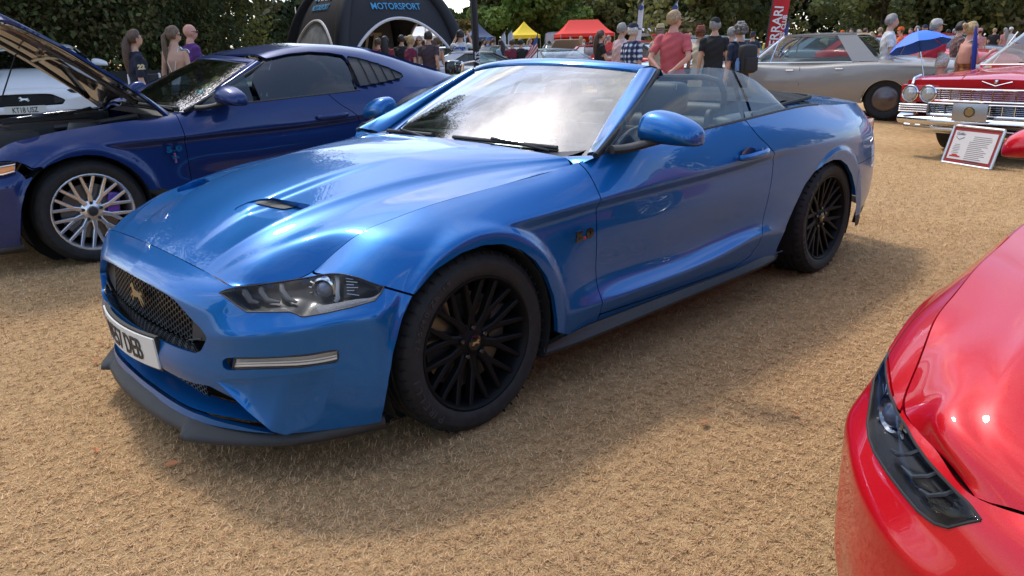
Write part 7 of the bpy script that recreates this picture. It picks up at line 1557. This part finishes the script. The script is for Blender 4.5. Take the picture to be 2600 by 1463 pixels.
def blotch(n, a, b_, sc): return mm('cloth_'+n, a, .85, col2=b_, noise_scale=sc)
def hairm(n, c): return mm('hair_'+n, c, .6, noise_amt=.35, noise_scale=60)
def people():
    JE = cloth('jeans', (.05, .08, .14)); KH = cloth('khaki', (.30, .24, .16)); BK = cloth('black', (.014, .014, .016)); NV = cloth('navy', (.016, .022, .045)); SG = mm('dark_glasses', (.01, .01, .01), .15); BR = hairm('brown', (.065, .035, .022)); DK = hairm('dark', (.018, .014, .012)); GY = hairm('grey', (.22, .21, .20)); LB = hairm('light', (.30, .20, .11)); BL = hairm('blond', (.36, .25, .12)); CRM = mm('cream_number', (.60, .52, .32), .7)
    person(332, 78, 10.5, -80, dict(fem=True, top=cloth('jersey', (.010, .013, .030)), sleeve=.95, hem=.76, loose=.035, legs=BK, hair=(BR, 'long'), nod=.10, print=[('22', .085, CRM, (.0, -.268, 1.24), (1, 0, .05), (0, -.15, 1))]), 'woman with long brown hair in dark jersey numbered 22, looking down')
    person(434, 68, 10.9, -35, dict(fem=True, top=cloth('pale_top', (.50, .56, .62)), sleeve=0.0, hem=.95, open_back=True, straps=mm('strap_white', (.6, .6, .58), .8), legs=cloth('denim', (.10, .16, .25)), hair=(hairm('ash', (.12, .075, .045)), 'pony'), glasses=SG, head_turn=-45), 'woman with long ponytail in a strappy pale backless top')
    person(476, 62, 11.6, -72, dict(top=cloth('purple', (.09, .025, .15)), legs=KH, leg_len=1.1, hair=(DK, 'bald'), glasses=SG, skin='pink', armR='phone'), 'bald man in purple T-shirt and sunglasses')
    person(1040, 91, 16.8, -60, dict(fem=True, top=cloth('maroon', (.16, .020, .055)), sleeve=.5, legs=JE, hair=(BL, 'bun'), bag=(cloth('tan_bag', (.25, .15, .08)), -.20), armR='down'), 'woman in maroon top carrying a tan shoulder bag')
    person(1086, 80, 16.6, -25, dict(top=cloth('plum_grey', (.055, .035, .045)), legs=JE, hair=(DK, 'short'), armR='swing', step=.10), 'dark-haired man in a dark plum T-shirt walking with the woman in maroon')
    person(1168, 77, 18.5, -15, dict(top=cloth('white_tee', (.55, .55, .53)), legs=BK, hair=(DK, 'short'), armL='up', armR='up', print=[('Garage', .10, mm('print_blue', (.06, .10, .35), .8), (-.142, 0, 1.32), (0, -1, 0), (0, 0, 1)), ('car club', .07, mm('print_blue', (.06, .10, .35), .8), (-.145, 0, 1.16), (0, -1, 0), (0, 0, 1))]), 'man in printed white T-shirt with both arms raised beside the feather flag')
    person(1192, 92, 18.9, -60, dict(top=BK, legs=BK, hair=(DK, 'short'), armL='hip'), 'person in black standing against the man in the white T-shirt')
    person(976, 93, 19, -10, dict(fem=True, top=blotch('red_floral', (.28, .03, .03), (.06, .015, .02), 25), legs=BK, hair=(DK, 'long')), 'woman with very long dark hair and red top in front of the dome tent')
    person(958, 98, 20.5, -30, dict(fem=True, top=cloth('coral', (.35, .06, .05)), legs=JE, hair=(BR, 'short')), 'person in coral top behind the long-haired woman')
    person(1018, 90, 20.5, -20, dict(top=BK, legs=BK, hair=(DK, 'short')), 'man in black hooded top inside the dome tent arch')
    person(1064, 92, 21, 170, dict(top=cloth('grey_shirt', (.2, .2, .2)), legs=JE, hair=(GY, 'short'), glasses=SG), 'grey-haired man with glasses facing forward behind the couple')
    person(1108, 95, 17.6, -40, dict(fem=True, top=cloth('nude', (.30, .18, .13)), sleeve=0, hem=.95, open_back=True, legs=JE, hair=(BR, 'long')), 'long-haired woman with bare shoulders beyond the man in plum')
    person(1524, 78, 16.5, -75, dict(top=cloth('black_tee', (.012, .012, .013)), legs=JE, hair=(BR, 'long'), armL='folded', armR='folded', fat=1.1), 'man with tied-back hair and folded arms in black T-shirt')
    person(1578, 60, 14.3, -60, dict(top=cloth('pale_pink_shirt', (.52, .36, .36)), sleeve=1.6, legs=NV, hair=(GY, 'short'), glasses=SG), 'grey-haired man in pale pink long-sleeved shirt beside the plaid shirt')
    person(1606, 62, 12.8, -50, dict(top=plaid(), sleeve=.9, loose=.022, legs=JE, hair=(hairm('white', (.45, .44, .42)), 'short'), hat=('cap', NV, NV), fat=1.08), 'man in navy cap and blue plaid shirt')
    person(1712, 28, 10.9, -20, dict(top=cloth('pink_polo', (.44, .085, .095)), sleeve=.75, loose=.022, legs=NV, hair=(LB, 'short'), armL='behind', armR='behind', head_turn=-42, glasses=mm('thin_frames', (.1, .1, .1), .3), skin='pink', fat=1.1), 'man in pink polo shirt with hands clasped behind his back')
    person(1676, 58, 15.5, -40, dict(top=cloth('sand', (.40, .35, .26)), legs=KH, hair=(GY, 'short'), hat=('brim', cloth('straw_hat', (.42, .34, .20)), BR), hat_h=.06), 'man in straw hat half hidden by the man in pink')
    person(1779, 63, 14.2, -25, dict(fem=True, top=cloth('lace', (.52, .45, .33), bump=.8, bump_scale=60), sleeve=.9, hem=1.0, hair=(hairm('auburn', (.16, .06, .03)), 'short'), hat=('brim', cloth('terracotta', (.26, .07, .045)), BR), hat_h=.05, skirt=(1.04, .25, .15, .30, cloth('lace', (.52, .45, .33))), bag=(cloth('brown_bag', (.10, .05, .03)), .24)), 'woman in terracotta hat and cream lace dress')
    person(1817, 48, 13.4, 5, dict(top=cloth('black_polo', (.012, .012, .013)), sleeve=.65, loose=.022, legs=JE, hair=(GY, 'short'), hat=('cap', BK, BK), head_turn=-15, fat=1.05), 'man in black polo shirt and cap standing with his back turned')
    person(1858, 70, 15.2, -40, dict(top=NV, legs=JE, hair=(GY, 'short')), 'man in navy shirt behind the woman with the backpack')
    person(1882, 60, 11.8, 38, dict(fem=True, top=NV, sleeve=.8, loose=.03, legs=BK, hair=(hairm('grizzled', (.13, .12, .11)), 'curly'), backpack=True, fat=1.1), 'woman with curly grey hair wearing a black backpack')
    person(2264, 37, 14.4, -88, dict(top=cloth('white_sports', (.56, .57, .57)), sleeve=.7, loose=.022, legs=cloth('navy_shorts', (.02, .025, .04)), leg_len=.9, hair=(GY, 'short'), armL='phone', armR='phone'), 'man in white sports shirt with striped sleeves facing the red cars')
    person(2378, 51, 14.8, -35, dict(top=cloth('red_tee', (.42, .02, .04)), sleeve=.7, loose=.025, legs=NV, hair=(GY, 'short'), hat=('cap', cloth('stone_cap', (.45, .43, .38)), cloth('stone_cap', (.45, .43, .38))), head_turn=-40, fat=1.15), 'stout man in red T-shirt and pale cap')
    person(2440, 56, 16.5, -70, dict(top=blotch('paisley', (.20, .11, .10), (.07, .035, .035), 40), sleeve=.8, legs=BK, hair=(DK, 'short'), nod=.1), 'man in brown patterned shirt looking down')
    person(2468, 57, 13.0, -60, dict(fem=True, top=blotch('sundress', (.30, .12, .02), (.08, .01, .02), 18), sleeve=0.0, hem=.80, open_back=True, skirt=(1.0, .45, .18, .27, blotch('sundress', (.30, .12, .02), (.08, .01, .02), 18)), hair=(BL, 'bun'), bag=(cloth('white_bag', (.6, .58, .55)), .22), skin='pink', armR='phone', fat=1.15), 'woman in patterned orange sundress with white bag strap')
    person(2394, 131, 13.2, -40, dict(drop=.66, top=blotch('hawaiian', (.05, .08, .13), (.30, .12, .10), 28), sleeve=.7, legs=KH, sit=True, hair=(hairm('white', (.45, .44, .42)), 'short'), armL='phone', armR='phone', nod=.22, skin='pink', fat=1.1), 'seated elderly man in floral shirt studying his phone', height=1.75)
    # folding chair under him
    q = at_depth((2394, 131), 13.2); r = empty('folding_chair', (q[0], q[1], float(gz(q[0], q[1]))), face_cam(2394)+R(-40), 'dark folding camp chair under the seated man', 'chair'); obj('seat', *boxm((.12, 0, .16), (.44, .46, .03), .01), BLACK, r); obj('backrest', *boxm((-.16, 0, .40), (.03, .46, .42), .01), BLACK, r)
    for sx in (-.10, .32):
        for sy in (-.22, .22): obj('leg', *tube([(sx, sy, 0), (sx, sy, .16)], .012, 6), ALLOY, r)
    # open umbrella: eight-panel shallow dome, tilted
    q = at_depth((2338, 100), 13.4); r = empty('umbrella', (q[0], q[1], q[2]-.10), face_cam(2338), 'open bright blue umbrella held tilted behind the red saloon', 'umbrella'); UB = mm('umbrella_blue', (.03, .16, .80), .6); Mt = Matrix.Rotation(R(-14), 4, 'X')@Matrix.Rotation(R(12), 4, 'Y')
    for j in range(8):
        G = []
        for f in np.linspace(0, 1, 6):
            G.append([(lambda rr, t: (rr*math.cos(t), rr*math.sin(t), .22*(1-f**2)-.015*math.cos(math.pi*(g-.5))*f))(0.42*f*(1-.04*math.sin(math.pi*g)), (j+g)*math.pi/4) for g in np.linspace(0, 1, 5)])
        V, F = grid(np.array(G)); obj('panel', tform(V, Mt), F, UB, r)
        t = j*math.pi/4; obj('rib', *(lambda m: (tform(m[0], Mt), m[1]))(tube([(0, 0, .21), (.21*math.cos(t), .21*math.sin(t), .155), (.42*math.cos(t), .42*math.sin(t), -.002)], .004, 5)), CHROME, r)
    V, F = tube([(0, 0, .27), (0, 0, -.75)], .007, 6); obj('shaft', tform(V, Mt), F, CHROME, r)
    # furled umbrella in the woman's hand
    q = at_depth((2475, 118), 12.7); o = obj('furled_umbrella', *tube([(0, 0, -.36), (0, 0, -.30), (0, 0, .0), (0, 0, .20), (0, 0, .27)], [.006, .03, .035, .02, .006], 10), mm('umbrella_navy', (.015, .035, .25), .7), None, loc=tuple(q), rot=(R(6), R(-5), 0)); tag(o, 'furled dark blue umbrella carried by the woman in the sundress', 'umbrella')
    # crowd far across the field: three figures, re-dressed and repeated
    rg = random.Random(11); base = {}
    def far_person(px, yt, d, turn, kind, top, legs, hair, label):
        q = at_depth((px, yt), d); z0 = float(gz(q[0], q[1])); h = min(1.92, max(1.5, q[2]-z0)); root = empty('person', (q[0], q[1], z0), face_cam(px)+R(turn), label, 'person', 'crowd across the field')
        if kind not in base:
            figure(root, 1.75, {'m': dict(top=top, legs=legs, hair=(hair, 'short')), 'f': dict(fem=True, top=top, legs=legs, hair=(hair, 'long')), 'p': dict(top=top, legs=legs, hair=(hair, 'short'), armL='folded', armR='folded'), 'c': dict(top=top, legs=legs, hair=(hair, 'short'), hat=('cap', top, top))}[kind], .030); base[kind] = root
        else:
            for ch in base[kind].children:
                c = ch.copy(); COL.objects.link(c); c.parent = root; nm = ch.name.split('.')[0]; m = {'shirt': top, 'trousers': legs, 'hair': hair, 'hair_length': hair, 'cap': top}.get(nm)
                if m: c.material_slots[0].link = 'OBJECT'; c.material_slots[0].material = m
                for g in ch.children: g2 = g.copy(); COL.objects.link(g2); g2.parent = c
        root.scale = (h/1.75,)*3
    cols = {'white': (.55, .55, .54), 'black': (.014, .014, .016), 'navy': (.016, .022, .045), 'orange': (.60, .10, .015), 'red': (.42, .02, .03), 'pale blue': (.25, .33, .42), 'pink': (.50, .22, .22), 'grey': (.16, .16, .17), 'olive': (.10, .10, .05), 'blue': (.05, .12, .30), 'yellow': (.5, .38, .05), 'maroon': (.14, .02, .04)}
    spots = [(2120, 80, 34, 'm', 'white', 'at the left of the orange vests'), (2140, 78, 36, 'c', 'orange', 'beside a red car beyond the saloon roof'), (2163, 73, 33, 'm', 'orange', 'beyond the grey saloon roof'), (2181, 75, 36, 'p', 'white', 'next to the orange top'), (2197, 72, 34, 'm', 'blue', 'next to the man in white sports shirt'), (2214, 88, 30, 'f', 'olive', 'low between two men beyond the saloon'), (2290, 70, 26, 'c', 'orange', 'behind the open blue umbrella'), (2314, 72, 30, 'm', 'grey', 'above the open blue umbrella'), (2333, 74, 34, 'p', 'white', 'among heads above the umbrella'), (2350, 65, 28, 'c', 'navy', 'left of the pale cap'), (2408, 75, 33, 'm', 'pink', 'between the red and the brown shirts'), (2425, 74, 36, 'f', 'pale blue', 'behind the man in brown'), (2490, 73, 31, 'c', 'pink', 'behind the woman in the sundress'), (2527, 72, 40, 'm', 'black', 'alone near the woodland at right'), (2555, 71, 40, 'f', 'pink', 'in a pair near the woodland at right'), (2568, 70, 40, 'c', 'white', 'in a pair near the woodland at right'),
             (2070, 84, 38, 'm', 'grey', 'left of the red deckchair shape'), (1958, 86, 22, 'f', 'yellow', 'beside the red feather flag'), (1912, 82, 24, 'c', 'navy', 'right of the backpack woman'), (1735, 86, 30, 'm', 'white', 'right of the man in pink'), (1752, 84, 34, 'p', 'black', 'near the straw-hatted woman'), (1660, 88, 30, 'c', 'red', 'at the promotional tent'), (1545, 90, 33, 'm', 'red', 'below the red marquee end'), (1500, 92, 38, 'p', 'black', 'under the red marquee'), (1475, 92, 38, 'f', 'white', 'under the red marquee'), (1450, 93, 38, 'm', 'maroon', 'under the red marquee'), (1520, 91, 38, 'm', 'navy', 'under the red marquee'), (1345, 97, 38, 'f', 'pink', 'under the yellow gazebo'), (1320, 97, 40, 'm', 'black', 'under the yellow gazebo'),
             (1272, 102, 24, 'f', 'pale blue', 'near the pale silver car'), (1300, 107, 22, 'm', 'maroon', 'left of the striped flag'), (1322, 104, 22, 'p', 'black', 'beside the striped flag'), (1238, 97, 34, 'c', 'blue', 'below the navy gazebo'), (1226, 100, 36, 'm', 'white', 'below the navy gazebo'), (1252, 99, 36, 'm', 'navy', 'right of the navy gazebo'), (1210, 98, 36, 'f', 'black', 'under the navy gazebo'), (1135, 98, 26, 'm', 'black', 'at the foot of the dome tent'), (1150, 100, 28, 'f', 'red', 'left of the white T-shirt man')]
    r2 = random.Random(23); near = [(1250, 'near the yellow gazebo'), (1400, 'before the red marquee'), (1560, 'between marquee and promotional tent'), (1700, 'beyond the man in pink'), (1990, 'beyond the red feather flag'), (2100, 'over the grey saloon roof'), (2300, 'beyond the blue umbrella'), (2420, 'beyond the red shirt'), (2530, 'by the woodland')]
    for j in range(34):
        px = r2.choice([r2.uniform(1235, 1560), r2.uniform(1240, 1560), r2.uniform(1960, 2240), r2.uniform(2280, 2590)]); d = r2.uniform(32, 62); hz = 121-(px-1300)*.0254; yt = hz-(r2.uniform(1.58, 1.85)-1.34)*1940/d
        spots.append((px, yt, d, r2.choice('mmfpc'), r2.choice(list(cols)), min(near, key=lambda q: abs(q[0]-px))[1]))
    lab = {}
    for px, yt, d, kd, cn, where in spots: far_person(px, yt, d, rg.choice([-90, -60, -20, 0, 40, 90, 160]), kd, cloth(cn.replace(' ', '_')+'_far', cols[cn]), rg.choice([JE, BK, KH, NV]), rg.choice([BR, DK, GY, LB]), {'m': 'distant person in %s top %s', 'f': 'distant long-haired person in %s top %s', 'p': 'distant person with folded arms in %s %s', 'c': 'distant person in cap and %s top %s'}[kd] % (cn, where))
people()
